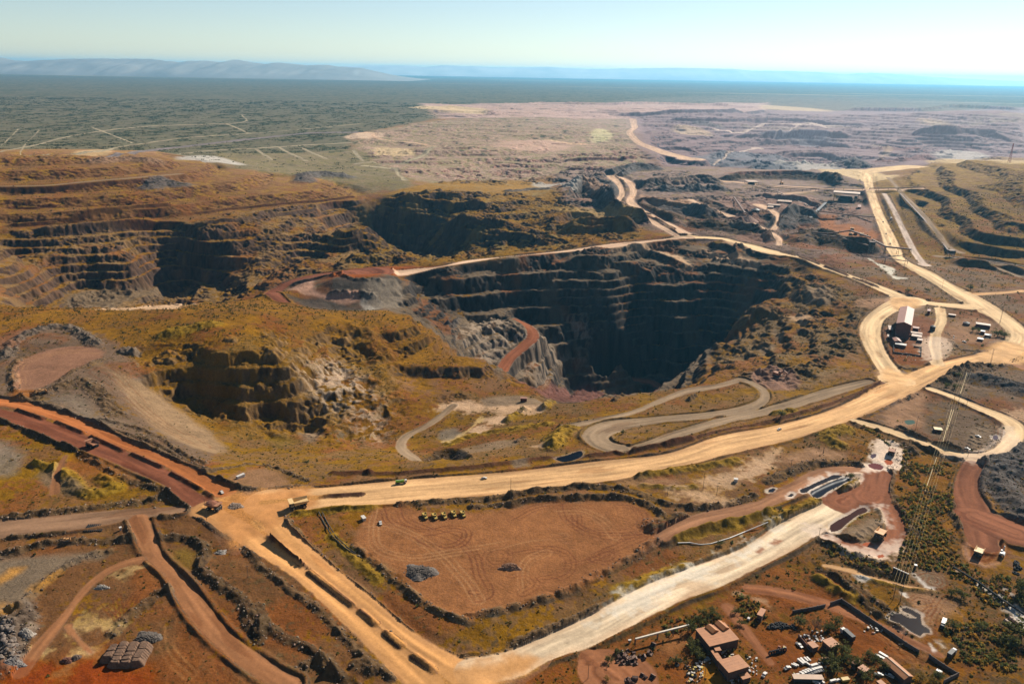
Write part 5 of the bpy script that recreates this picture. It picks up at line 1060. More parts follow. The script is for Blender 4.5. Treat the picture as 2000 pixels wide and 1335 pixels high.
class MB:
    def __init__(self): self.v = []; self.f = []

    def add(self, vs, fs):
        o = len(self.v); self.v += [tuple(p) for p in vs]; self.f += [tuple(i + o for i in f) for f in fs]; return self

    def box(self, c, s, top=(1, 1), shift=(0, 0)):
        x, y, z = c; a, b, d = s[0] / 2, s[1] / 2, s[2] / 2
        tx, ty = a * top[0], b * top[1]
        vs = [(x - a, y - b, z - d), (x + a, y - b, z - d), (x + a, y + b, z - d), (x - a, y + b, z - d),
              (x - tx + shift[0], y - ty + shift[1], z + d), (x + tx + shift[0], y - ty + shift[1], z + d), (x + tx + shift[0], y + ty + shift[1], z + d), (x - tx + shift[0], y + ty + shift[1], z + d)]
        return self.add(vs, [(3, 2, 1, 0), (4, 5, 6, 7), (0, 1, 5, 4), (1, 2, 6, 5), (2, 3, 7, 6), (3, 0, 4, 7)])

    def tube(self, p0, p1, r0, r1=None, n=10, cap=True):
        r1 = r0 if r1 is None else r1
        p0 = Vector(p0); p1 = Vector(p1); d = (p1 - p0)
        if d.length < 1e-6: return self
        d.normalize(); a = d.orthogonal().normalized(); b = d.cross(a)
        vs = []
        for p, r in ((p0, r0), (p1, r1)):
            for k in range(n):
                t = 2 * math.pi * k / n
                vs.append(p + a * math.cos(t) * r + b * math.sin(t) * r)
        fs = [(k, (k + 1) % n, n + (k + 1) % n, n + k) for k in range(n)]
        if cap: fs += [tuple(range(n))[::-1], tuple(range(n, 2 * n))]
        return self.add(vs, fs)

    def prof(self, poly, y0, y1):
        """profile in x-z swept along y"""
        n = len(poly)
        vs = [(x, y0, z) for x, z in poly] + [(x, y1, z) for x, z in poly]
        fs = [(k, (k + 1) % n, n + (k + 1) % n, n + k) for k in range(n)] + [tuple(range(n))[::-1], tuple(range(n, 2 * n))]
        return self.add(vs, fs)

    def ring(self, c, R, r, axis='z', n=16, m=8):
        vs = []; fs = []
        for i in range(n):
            a = 2 * math.pi * i / n
            for j in range(m):
                t = 2 * math.pi * j / m
                q = (R + r * math.cos(t)); h = r * math.sin(t)
                p = (q * math.cos(a), q * math.sin(a), h)
                if axis == 'y': p = (p[0], p[2], p[1])
                vs.append((c[0] + p[0], c[1] + p[1], c[2] + p[2]))
        for i in range(n):
            for j in range(m):
                fs.append((i * m + j, ((i + 1) % n) * m + j, ((i + 1) % n) * m + (j + 1) % m, i * m + (j + 1) % m))
        return self.add(vs, fs)

    def build(self, name, m, parent=None, smooth=False, bevel=0.0):
        me = bpy.data.meshes.new(name); me.from_pydata(self.v, [], self.f)
        bm = bmesh.new(); bm.from_mesh(me); bmesh.ops.recalc_face_normals(bm, faces=bm.faces)
        if bevel: bmesh.ops.bevel(bm, geom=list(bm.edges), offset=bevel, segments=1, affect='EDGES', clamp_overlap=True)
        bm.to_mesh(me); bm.free()
        if smooth: me.polygons.foreach_set("use_smooth", np.ones(len(me.polygons), bool))
        me.materials.append(m)
        o = bpy.data.objects.new(name, me); COL.objects.link(o)
        if parent is not None: o.parent = parent
        return o


def tag(o, label, cat, group=None):
    o["label"] = label; o["category"] = cat
    if group: o["group"] = group
    return o


def thing(name, label, cat, loc=(0, 0, 0), rz=0.0, group=None, scale=1.0):
    o = bpy.data.objects.new(name, None); COL.objects.link(o)
    o.location = loc; o.rotation_euler = (0, 0, rz); o.scale = (scale,) * 3
    o.empty_display_size = 1.0
    return tag(o, label, cat, group)


def dup(root, loc, rz=None, label=None, group=None, scale=None):
    def cp(o, parent):
        c = o.copy(); COL.objects.link(c)
        if parent is not None: c.parent = parent
        for ch in KIDS.get(o.name, []): cp(ch, c)
        return c
    global KIDS
    KIDS = {}
    stack = [root]
    while stack:
        o = stack.pop(); KIDS[o.name] = list(o.children); stack += list(o.children)
    r = cp(root, None)
    r.location = loc
    if rz is not None: r.rotation_euler = (0, 0, rz)
    if scale is not None: r.scale = (scale,) * 3
    if label: r["label"] = label
    if group: r["group"] = group
    return r


def heading(a, b):
    return math.atan2(b.y - a.y, b.x - a.x)


M_TYRE = mat("tyre_rubber", (0.022, 0.02, 0.019), 0.9, 0, 0.3)
M_RIM = mat("wheel_rim", (0.30, 0.22, 0.12), 0.6)
M_DARK = mat("dark_steel", (0.035, 0.032, 0.03), 0.6)
M_GLASS = mat("dark_glass", (0.02, 0.025, 0.03), 0.15, 0, 0.1)
M_WHITE = mat("white_paint", (0.43, 0.385, 0.33), 0.45, 0, 0.06)
M_TRUCK = mat("dusty_yellow_paint", (0.52, 0.34, 0.15), 0.6, 0, 0.15)
M_ORANGE = mat("dusty_orange_paint", (0.48, 0.24, 0.09), 0.6, 0, 0.15)
M_RUSTY = mat("red_dust_paint", (0.25, 0.11, 0.055), 0.7, 0, 0.25)
M_YELL = mat("yellow_paint", (0.36, 0.235, 0.05), 0.5, 0, 0.15)
M_GREEN = mat("green_paint", (0.16, 0.30, 0.03), 0.4, 0, 0.15)
M_ROOF = mat("dusty_roof_sheet", (0.29, 0.115, 0.040), 0.6, 0, 0.12, 0.35)
M_ROOF2 = mat("red_brown_roof_sheet", (0.24, 0.11, 0.07), 0.6, 0, 0.12, 0.3)
M_ROOF3 = mat("pale_roof_sheet", (0.34, 0.225, 0.15), 0.6, 0, 0.12, 0.3)
M_WALL = mat("earthy_wall", (0.10, 0.056, 0.038), 0.85, 0, 0.2)
M_WALL2 = mat("red_brown_cladding", (0.10, 0.042, 0.03), 0.7, 0, 0.15, 0.3)
M_STEEL = mat("rusty_steel", (0.12, 0.065, 0.042), 0.75, 0, 0.3)
M_PALE = mat("pale_steel", (0.42, 0.36, 0.28), 0.5, 0.2, 0.15)
M_BLACK = mat("black_plastic", (0.010, 0.010, 0.010), 0.95)
M_WOOD = mat("weathered_timber", (0.085, 0.06, 0.045), 0.9)
M_CONC = mat("shade_toned_concrete", (0.10, 0.075, 0.06), 0.9)  # shadow side of the boundary walls put into this dark colour
M_ORE = mat("red_ore", (0.17, 0.065, 0.035), 0.95, 0, 0.4)
M_ROCK = mat("boulder_rock", (0.15, 0.115, 0.09), 0.95, 0, 0.45, 0.5)
M_WIRE = mat("glinting_wire", (0.42, 0.30, 0.13), 0.6, 0.0, 0.05)  # bright yellow tone puts the sun's glint on the wires into the colour
M_BARK = mat("bark", (0.10, 0.07, 0.05), 0.95)


def wheel(parent, x, y, r, w, name='wheel'):
    wl = MB().tube((x, y - w / 2, r), (x, y + w / 2, r), r, n=18).build(name, M_TYRE, parent)
    MB().tube((x, y - w / 2 - 0.02, r), (x, y + w / 2 + 0.02, r), r * 0.52, n=14).build('rim', M_RIM, wl)
    return wl


def haul_truck(label, paint, loaded=False):
    t = thing('haul_truck', label, 'dump truck')
    MB().box((0.2, 0, 2.3), (13.2, 2.6, 1.2)).box((4.9, 0, 1.9), (1.2, 6.2, 0.7)).box((-3.6, 0, 1.9), (1.4, 5.4, 1.0)).build('chassis', M_DARK, t)
    # deck with radiator, stairs and rails
    MB().box((5.6, 0, 3.4), (2.6, 8.0, 0.25)).box((6.75, 0, 2.3), (0.5, 3.8, 2.2)).box((7.05, 2.4, 1.7), (0.25, 0.8, 3.2)).box((7.05, -2.4, 1.7), (0.25, 0.8, 3.2)).build('front_deck', M_DARK, t)
    rl = MB()
    for y in (-3.9, 3.9): rl.box((5.6, y, 4.3), (2.6, 0.08, 0.08))
    for x in (4.4, 6.8):
        for y in (-3.9, 3.9): rl.box((x, y, 3.9), (0.08, 0.08, 0.9))
    rl.box((6.85, 0, 4.3), (0.08, 7.8, 0.08)).build('handrail', M_PALE, t)
    MB().box((5.4, 2.4, 4.6), (1.9, 2.2, 2.1), top=(0.85, 0.92)).build('cab', paint, t)
    MB().box((6.32, 2.4, 4.85), (0.12, 1.9, 0.9)).box((5.4, 3.47, 4.85), (1.3, 0.1, 0.9)).build('cab_window', M_GLASS, t)
    # tray: floor, splayed sides, headboard, canopy
    b = MB()
    F = [(-7.2, 3.9), (3.6, 4.4)]
    def slab(p, q, th):
        (ax, ay, az), (bx, by, bz), (cx, cy, cz), (dx, dy, dz) = p
        n = (Vector(p[1]) - Vector(p[0])).cross(Vector(p[3]) - Vector(p[0])).normalized() * th
        vs = [Vector(v) for v in p] + [Vector(v) + n for v in p]
        b.add(vs, [(0, 1, 2, 3), (7, 6, 5, 4), (0, 4, 5, 1), (1, 5, 6, 2), (2, 6, 7, 3), (3, 7, 4, 0)])
    slab([(-7.4, -3.3, 4.6), (3.4, -3.3, 3.6), (3.4, 3.3, 3.6), (-7.4, 3.3, 4.6)], 0, 0.25)
    for s in (-1, 1):
        slab([(-7.4, s * 3.35, 4.6), (3.4, s * 3.35, 3.6), (4.2, s * 4.3, 6.9), (-7.8, s * 4.3, 6.5)], 0, 0.25)
    slab([(3.4, -3.35, 3.6), (3.4, 3.35, 3.6), (4.3, 4.3, 6.9), (4.3, -4.3, 6.9)], 0, 0.25)
    b.box((5.9, 0, 7.05), (3.6, 8.7, 0.28))
    for k in range(4): b.box((-5.5 + 2.8 * k, 0, 3.9 - 0.26 * k), (0.35, 7.0, 0.4))
    b.build('dump_body', paint, t)
    if loaded:
        g = MB(); n = 12
        vs = []; fs = []
        for i in range(n + 1):
            for j in range(n + 1):
                u = i / n * 2 - 1; v = j / n * 2 - 1
                h = 6.3 + 1.7 * max(0, 1 - (u * u + v * v) * 0.8) + 0.3 * random.random()
                vs.append((-1.7 + u * 5.4, v * 4.0, h))
        for i in range(n):
            for j in range(n):
                a = i * (n + 1) + j; fs.append((a, a + 1, a + n + 2, a + n + 1))
        g.add(vs, fs).build('ore_load', M_ORE, t)
    for y in (-3.5, 3.5): wheel(t, 4.6, y, 1.75, 1.2)
    for y in (-3.75, -2.3, 2.3, 3.75): wheel(t, -3.6, y, 1.75, 1.15)
    MB().box((7.0, 1.6, 2.9), (0.15, 0.5, 0.35)).build('headlight', M_PALE, t); MB().box((7.0, -1.6, 2.9), (0.15, 0.5, 0.35)).build('headlight', M_PALE, t)
    return t


def pickup(label, paint, canopy=False):
    t = thing('pickup_truck', label, 'pickup')
    body = MB().prof([(-2.6, 0.55), (2.55, 0.55), (2.6, 0.95), (1.35, 1.12), (0.75, 1.75), (-0.75, 1.78), (-0.95, 1.15), (-2.6, 1.15)], -0.93, 0.93)
    body.build('body', paint, t, bevel=0.05)
    MB().prof([(1.22, 1.17), (0.74, 1.66), (-0.66, 1.68), (-0.8, 1.17)], -0.95, 0.95).build('window', M_GLASS, t)
    if canopy: MB().box((-1.75, 0, 1.5), (1.6, 1.75, 0.75), top=(0.95, 0.9)).build('canopy', paint, t)
    else: MB().box((-1.75, 0, 1.17), (1.5, 1.55, 0.06)).build('load_bed', M_DARK, t)
    for x in (-1.65, 1.65):
        for y in (-0.85, 0.85): wheel(t, x, y, 0.4, 0.28)
    return t


def water_truck(label):
    t = thing('water_truck', label, 'tanker truck')
    MB().box((0, 0, 1.0), (9.4, 1.6, 0.4)).build('chassis', M_DARK, t)
    MB().box((3.9, 0, 2.1), (1.9, 2.5, 2.3), top=(0.9, 0.94)).build('cab', M_WHITE, t, bevel=0.08)
    MB().box((4.82, 0, 2.5), (0.12, 2.1, 0.9)).box((4.1, 0, 2.55), (0.9, 2.52, 0.8)).build('window', M_GLASS, t)
    tk = MB()
    n = 18; prof = [(1.28 * math.cos(2 * math.pi * k / n), 2.45 + 1.15 * math.sin(2 * math.pi * k / n)) for k in range(n)]
    tk.add([(-4.6, y, z) for y, z in prof] + [(2.4, y, z) for y, z in prof], [(k, (k + 1) % n, n + (k + 1) % n, n + k) for k in range(n)] + [tuple(range(n)), tuple(range(n, 2 * n))])
    tk = tk.build('tank', M_GREEN, t, smooth=False)
    MB().box((-1, 0, 3.62), (5.6, 0.5, 0.1)).build('walkway', M_PALE, tk); MB().tube((-4.9, -1.2, 1.0), (-4.9, 1.2, 1.0), 0.12).build('spray_bar', M_DARK, tk)
    for x in (3.5, -1.9, -3.3):
        for y in (-1.05, 1.05): wheel(t, x, y, 0.55, 0.4)
    return t


def dumper(label):
    """articulated dump truck, front +X"""
    t = thing('articulated_dumper', label, 'dump truck')
    MB().prof([(1.2, 1.2), (5.2, 1.2), (5.3, 2.2), (3.2, 2.7), (1.2, 2.7)], -1.5, 1.5).build('hood', M_YELL, t, bevel=0.1)
    MB().box((2.2, 0, 3.4), (1.7, 2.0, 1.7), top=(0.85, 0.9)).build('cab', M_YELL, t)
    MB().box((2.95, 0, 3.6), (0.3, 1.8, 1.0)).box((2.2, 0, 3.6), (1.1, 2.02, 0.95)).build('window', M_GLASS, t)
    b = MB()
    b.prof([(-5.6, 2.0), (0.6, 1.6), (0.9, 3.6), (0.7, 3.6), (0.45, 1.85), (-5.6, 2.2)], -1.9, 1.9)
    for y in (-2.0, 2.0): b.prof([(-5.7, 2.0), (0.6, 1.6), (0.95, 3.6), (-5.0, 3.3)], y - 0.1, y + 0.1)
    b.build('dump_body', M_YELL, t)
    MB().box((-2, 0, 1.3), (6.5, 1.4, 0.5)).box((1.0, 0, 1.3), (1.2, 0.7, 0.7)).build('chassis', M_DARK, t)
    for x in (3.7, -1.6, -3.6):
        for y in (-1.75, 1.75): wheel(t, x, y, 0.95, 0.75)
    return t


def put(root, p, rz, scale=1.0):
    root.location = p; root.rotation_euler = (0, 0, rz); root.scale = (scale,) * 3
    return root


def at2(s):
    a, b = spots(s)
    return a, heading(a, b)


# ------------------------------------------------------------------ haul trucks
GT = 'haul trucks at work in the mine'
for s, lab, paint, load, sc in [
        ("P 584,990 548,998", 'haul truck with pale empty tray at the junction of two tan roads', M_TRUCK, 0, 1.0),
        ("P 181,872 150,858", 'haul truck with small dark shadow driving along the red road', M_RUSTY, 0, 0.82),
        ("P 418,994 445,1002", 'reddish haul truck carrying a heap of ore beside the round island', M_RUSTY, 1, 0.85),
        ("P 1719,1047 1711,1060", 'orange haul truck parked head-on on the muddy loop by red puddle', M_ORANGE, 0, 0.78),
        ("P 1911,1082 1906,1092", 'haul truck on the red dirt turning circle at right edge', M_TRUCK, 0, 0.66),
        ("P 1741,886 1738,897", 'dark haul truck standing on white mud above the rose pond', M_RUSTY, 0, 0.7)]:
    a, h = at2(s)
    put(haul_truck(lab, paint, load), a, h, sc)["group"] = GT
ht = haul_truck('haul truck parked on the orange yard, left one of the front pair', M_TRUCK)
for i, (s, lab) in enumerate([("Y 1150,355 1140,372", 'haul truck parked on the orange yard, left one of the front pair'), ("Y 1215,352 1205,370", 'haul truck parked on the orange yard, right one of the front pair'),
                              ("Y 1172,282 1164,300", 'haul truck parked alone at the back of the orange yard'), ("Y 1305,355 1297,372", 'haul truck parked apart at the right of the orange yard')]):
    a, h = at2(s)
    o = ht if i == 0 else dup(ht, a, h, lab)
    put(o, a, h, 0.9); o["group"] = 'haul trucks parked on the orange yard'

put(water_truck('green water tanker truck with white cab on the main tan road'), *at2("Z 235,285 360,272"))
GA = 'yellow articulated dumpers lined up in the yard'
dm = None
for i, (x, y, w) in enumerate([(700, 945, 'first'), (890, 955, 'second'), (1075, 940, 'middle'), (1262, 905, 'fourth'), (1440, 905, 'last')]):
    a, h = at2(f"Z {x},{y} {x + 30},{y + 60}")
    lab = f'{w} yellow dumper from the left in the row below the dark bank'
    if dm is None: dm = put(dumper(lab), a, h, 0.8); dm["group"] = GA
    else: dup(dm, a, h, lab, GA, 0.8)
# ------------------------------------------------------------------ pickups and cars
pk = pickup('white pickup driving on the main tan road near the long pole', M_WHITE)
put(pk, *at2("Z 1855,195 1920,188"))
cars = [("P 433,962 439,968", 'white pickup on the orange road just above the junction island', 1.05), ("P 743,1022 745,1030", 'white pickup parked in the red yard left of the dumpers', 1.05),
        ("P 1522,839 1510,844", 'white pickup alone on the pale road near the dark wet patch', 1.05), ("W 1330,608 1290,592", 'white pickup parked inside the right road loop', 1.1),
        ("O 700,600 745,640", 'white car in the shade beside the small orange-roofed house', 1.0), ("O 470,1040 520,1010", 'pale car beside the bush at left end of the caravans', 1.0),
        ("N 1405,1180 1440,1140", 'white car by the red crossroads below the workshop', 1.0), ("Y 1605,170 1630,210", 'dark vehicle on the pale road beside the crushing plant', 1.4), ("Y 1705,475 1715,500", 'dark vehicle on the pale road near the conveyor crossing', 1.3),
        ("Y 1648,335 1655,360", 'dark vehicle midway along the pale plant road', 1.2), ("R 970,800 1010,820", 'white car under the trees beside the long gabled shed', 1.0), ("R 760,775 800,780", 'white car between the trees below the twin caravans', 1.0), ("U 430,1110 470,1118", 'small grey car among the parking windrows', 1.0), ("U 330,1225 350,1232", 'yellowish car beside the last parking windrow', 1.0)]
pkd = pickup('dark vehicle', M_DARK)
first_dark = True
for s, lab, sc in cars:
    a, h = at2(s)
    if lab.startswith('dark'):
        if first_dark: put(pkd, a, h, sc); pkd["label"] = lab; first_dark = False
        else: dup(pkd, a, h, lab, None, sc)
    else: dup(pk, a, h, lab, None, sc)
# cars parked along the carport, and the pale caravans above it
GC = 'cars parked along the long carport'
for k, (x, y) in enumerate([(705, 1205), (765, 1165), (820, 1140), (872, 1120), (922, 1105), (972, 1085), (1020, 1068), (1068, 1055), (1112, 1045)]):
    a, h = at2(f"O {x},{y} {x - 40},{y - 50}")
    dup(pk, a, h, 'white car nosed in against the long pink carport roof', GC, 1.0)


def caravan(label):
    t = thing('caravan', label, 'caravan')
    MB().box((0, 0, 1.6), (7.5, 2.4, 2.2)).build('body', M_WHITE, t, bevel=0.12)
    MB().box((0.5, -1.21, 1.9), (4.5, 0.06, 0.7)).build('window', M_GLASS, t); MB().box((-2.8, -1.21, 1.5), (0.8, 0.07, 1.8)).build('door', M_PALE, t)
    for y in (-1.0, 1.0): wheel(t, -0.4, y, 0.4, 0.3)
    MB().tube((3.7, 0, 0.6), (5.0, 0, 0.5), 0.07).build('tow_bar', M_DARK, t)
    return t


cv = None
for s, lab, sc in [("O 598,985 650,1005", 'pale caravan with striped roof, leftmost below the bush', .7), ("O 635,975 680,995", 'pale caravan beside the leftmost striped one', .7), ("O 725,925 775,965", 'large white caravan, left one of the touching pair', 1.0), ("O 770,910 815,950", 'large white caravan, right one of the touching pair', 1.0),
                   ("O 830,875 870,910", 'small white caravan behind the large pair', .75), ("O 880,870 915,900", 'small white caravan at right end behind the large pair', .75), ("O 862,960 900,985", 'single low white caravan in front of the small pair', .75), ("O 985,995 1080,980", 'long white caravan beside the dark trees', 1.05),
                   ("R 775,455 840,490", 'long white caravan left of the twin by the gabled shed', 1.2), ("R 845,415 905,450", 'long white caravan touching the end of the gabled shed', 1.2), ("O 1030,1320 1060,1335", 'white caravan at the bottom edge left of the pair', .9), ("O 1125,1300 1160,1330", 'white caravan at the bottom edge, its right neighbour', .9), ("O 1350,1290 1400,1280", 'white caravan at the bottom edge beside the yellow bin', .9), ("O 1440,1275 1480,1265", 'white caravan closest to the yellow bin', .8)]:
    a, h = at2(s)
    sc *= 0.64
    if cv is None: cv = put(caravan(lab), a, h, sc); cv["group"] = 'white caravans in the camp'
    else: dup(cv, a, h, lab, 'white caravans in the camp', sc)
# ------------------------------------------------------------------ buildings from their roof corners
def roof_rect(s, h):
    """four roof corners (survey sheet) at eave height h over the ground -> centre, heading, length, width, ground z"""
    p = pts(s); zg = None
    m = p[:, :2].mean(axis=0)
    z = spot(m[0], m[1] + 3).z
    for _ in range(3):
        x, y = on_plane(p[:, 0], p[:, 1], z + h)
        z = gz(float(x.mean()), float(y.mean()))
    P = np.column_stack([x, y])
    u = ((P[1] - P[0]) + (P[2] - P[3])) / 2; v = ((P[3] - P[0]) + (P[2] - P[1])) / 2
    L = np.hypot(*u); a = math.atan2(u[1], u[0])
    W = abs(-math.sin(a) * v[0] + math.cos(a) * v[1])
    c = P.mean(axis=0)
    return Vector((float(c[0]), float(c[1]), z)), a, float(L), float(W)


def house(label, s, h, kind='flat', roofm=None, wallm=None, pitch=0.18, name='house', cat='building', doors=1, windows=2, over=0.4, open_front=False):
    roofm = roofm or M_ROOF; wallm = wallm or M_WALL
    c, a, L, W = roof_rect(s, h)
    t = thing(name, label, cat, c, a)
    wl, ww = L - 2 * over, W - 2 * over
    t.location.z -= 0.3
    if kind == 'gable':
        rz = pitch * W / 2
        MB().add([(x, y, z) for x in (-wl / 2, wl / 2) for y, z in ((-ww / 2, 0), (ww / 2, 0), (ww / 2, h + 0.25), (0, h + 0.25 + pitch * ww / 2), (-ww / 2, h + 0.25))],
                 [(0, 1, 2, 3, 4), (9, 8, 7, 6, 5), (0, 4, 9, 5), (1, 6, 7, 2), (4, 3, 8, 9), (3, 2, 7, 8), (0, 5, 6, 1)]).build('wall', wallm, t)
        q = MB()
        for sg in (-1, 1):
            q.add([(-L / 2, sg * W / 2, h + 0.3), (L / 2, sg * W / 2, h + 0.3), (L / 2, 0, h + 0.3 + rz), (-L / 2, 0, h + 0.3 + rz),
                   (-L / 2, sg * W / 2, h + 0.5), (L / 2, sg * W / 2, h + 0.5), (L / 2, 0, h + 0.5 + rz), (-L / 2, 0, h + 0.5 + rz)],
                  [(0, 1, 2, 3), (4, 5, 6, 7), (0, 1, 5, 4), (1, 2, 6, 5), (3, 0, 4, 7)])
        r = q.build('roof', roofm, t)
        MB().box((0, 0, h + 0.55 + rz), (L, 0.5, 0.12)).build('ridge_cap', M_ROOF3, r)
    else:
        MB().box((0, 0, (h + 0.3) / 2), (wl, ww, h + 0.3)).build('wall', wallm, t)
        tilt = 0.0 if kind == 'flat' else pitch * W
        q = MB().add([(-L / 2, -W / 2, h + 0.3), (L / 2, -W / 2, h + 0.3), (L / 2, W / 2, h + 0.3 + tilt), (-L / 2, W / 2, h + 0.3 + tilt),
                      (-L / 2, -W / 2, h + 0.55), (L / 2, -W / 2, h + 0.55), (L / 2, W / 2, h + 0.55 + tilt), (-L / 2, W / 2, h + 0.55 + tilt)],
                     [(0, 1, 2, 3), (4, 5, 6, 7), (0, 1, 5, 4), (1, 2, 6, 5), (2, 3, 7, 6), (3, 0, 4, 7)])
        r = q.build('roof', roofm, t)
        sh = MB()
        for k in range(int(L / 2.2)): sh.box((-L / 2 + 1.1 + 2.2 * k, 0, h + 0.56 + tilt / 2), (0.12, W - 0.1, 0.06))
        if kind == 'flat' and L > 6: sh.build('roof_seam', roofm, r)
    nd = 0
    for sg in (-1, 1):
        y = sg * (ww / 2 + 0.03)
        for k in range(doors):
            MB().box((wl * (0.28 - 0.5 * k / max(1, doors)), y, 1.2), (min(2.6, wl * 0.2), 0.08, 2.4)).build('door', M_DARK, t)
        for k in range(windows):
            MB().box((-wl * 0.32 + wl * 0.5 * k / max(1, windows), y, min(h - 0.8, 1.9)), (1.4, 0.08, 1.0)).build('window', M_GLASS, t)
    return t, L, W, h


# the camp at the lower right
t, L, W, h = house('large workshop with flat tan roof and two small gabled roof monitors', "N 195,385 430,670 950,525 660,190", 7.0, name='workshop', doors=2, windows=3)
for k, (x, y) in enumerate([(W * 0.0, 0), (0, 0)]):
    pass
# roof monitors placed along the far half of that roof
for s in ("N 395,290 530,405", "N 570,225 720,355"):
    p = pts(s); zz = t.location.z + h + 0.9
    x, y = on_plane(p[:, 0], p[:, 1], zz)
    ml = math.hypot(x[1] - x[0], y[1] - y[0]); ang = math.atan2(y[1] - y[0], x[1] - x[0]) - t.rotation_euler.z
    cx, cy = (x[0] + x[1]) / 2 - t.location.x, (y[0] + y[1]) / 2 - t.location.y
    ca, sa = math.cos(-t.rotation_euler.z), math.sin(-t.rotation_euler.z)
    lx, ly = cx * ca - cy * sa, cx * sa + cy * ca
    mo = MB(); w2 = 2.7
    def rr(px_, py_, pz_): return (lx + px_ * math.cos(ang) - py_ * math.sin(ang), ly + px_ * math.sin(ang) + py_ * math.cos(ang), h + 0.4 + pz_)
    vs = [rr(e * ml / 2, yy, z_) for e in (-1, 1) for yy, z_ in ((-w2, 0), (w2, 0), (w2, 0.9), (0, 2.3), (-w2, 0.9))]
    mo.add(vs, [(0, 1, 2, 3, 4), (9, 8, 7, 6, 5), (0, 4, 9, 5), (1, 6, 7, 2), (4, 3, 8, 9), (3, 2, 7, 8)])
    mo.build('roof_monitor', M_ROOF, t)
MB().tube((-L * 0.1, 0, h), (-L * 0.1, 0, h + 1.6), 0.45).build('roof_vent', M_DARK, t)
house('broad workshop with stained flat tan roof in the lower camp', "N 585,930 775,1145 1135,1010 930,790", 7.0, name='workshop', doors=2, windows=3)
house('narrow lean-to annex running up from the stained-roof workshop', "N 440,735 575,935 650,885 515,690", 4.6, name='annex', windows=3)
house('small square block between the two workshops', "N 490,672 535,745 635,728 598,655", 5.4, name='outbuilding', windows=1)
house('small tan-roofed shed at the corner below the stained-roof workshop', "N 955,1185 1030,1262 1170,1205 1085,1100", 3.6, name='shed', windows=1)
house('lone tan-roofed shed among scrub beside the red camp road', "N 1215,62 1300,96 1510,28 1400,-15", 5.0, name='shed', windows=2)
house('small orange-roofed house with the white car beside it', "O 845,530 960,645 1095,612 970,505", 4.0, windows=2)
house('square tan-roofed house half behind the big dark tree', "O 1145,495 1310,645 1480,560 1320,425", 4.6, windows=2)
house('small tan-roofed hut at the top of the tree clump', "R 195,520 300,560 430,530 375,455", 3.8, name='hut', windows=1)
house('tan-roofed hut with dark roof joint below the tree clump', "R 435,560 350,640 480,715 612,662", 3.8, name='hut', windows=1)
house('long gabled shed with one bright and one dark roof slope', "R 830,490 1265,875 1440,800 995,425", 4.6, 'gable', pitch=0.42, name='long_shed', doors=3, windows=5)
house('small tan-roofed hut cut by the bottom edge', "R 720,900 820,985 905,950 800,855", 3.8, name='hut', windows=1)
house('long pink carport roof with cars nosed against it', "O 600,1240 640,1330 1140,1160 1090,1060", 2.8, name='carport', roofm=M_ROOF3, wallm=M_DARK, doors=0, windows=0, over=0.6)
house('low tan lean-to roof behind the dark tree near the caravans', "O 1130,830 1145,850 1280,830 1260,800", 2.8, name='lean_to', doors=0, windows=0)
house('small hut with a bright yellow roof beside the power line', "U 15,1022 30,1048 100,1042 85,1018", 3.2, name='hut', roofm=M_YELL, windows=1)
house('white cabin on the grey turning circle at lower right', "T 470,150 470,172 512,172 512,150", 3.0, name='cabin', roofm=M_WHITE, wallm=M_CONC, windows=1)
house('white cabin beside the curving brown track at lower left', "H 688,424 690,432 706,432 704,424", 2.4, name='cabin', roofm=M_WHITE, wallm=M_WHITE, windows=1)
house('white-roofed kiosk beside the long pipe gantry', "S 728,272 742,290 796,282 780,256", 2.2, name='kiosk', roofm=M_WHITE, wallm=M_PALE, windows=1)
house('tilted white panel roof hut at the yard entrance', "I 605,362 620,380 640,374 625,356", 2.4, name='hut', roofm=M_WHITE, wallm=M_PALE, windows=1)
house('small dark ore hut on the pale patch in the hollow', "E 1040,782 1040,790 1078,790 1078,782", 5.0, name='hut', roofm=M_ROOF2, wallm=M_WALL2, windows=1)
house('white hut on the pale streaked ground above the yard', "J 1285,142 1285,152 1310,152 1310,142", 2.6, name='hut', roofm=M_WHITE, wallm=M_WHITE, windows=1)
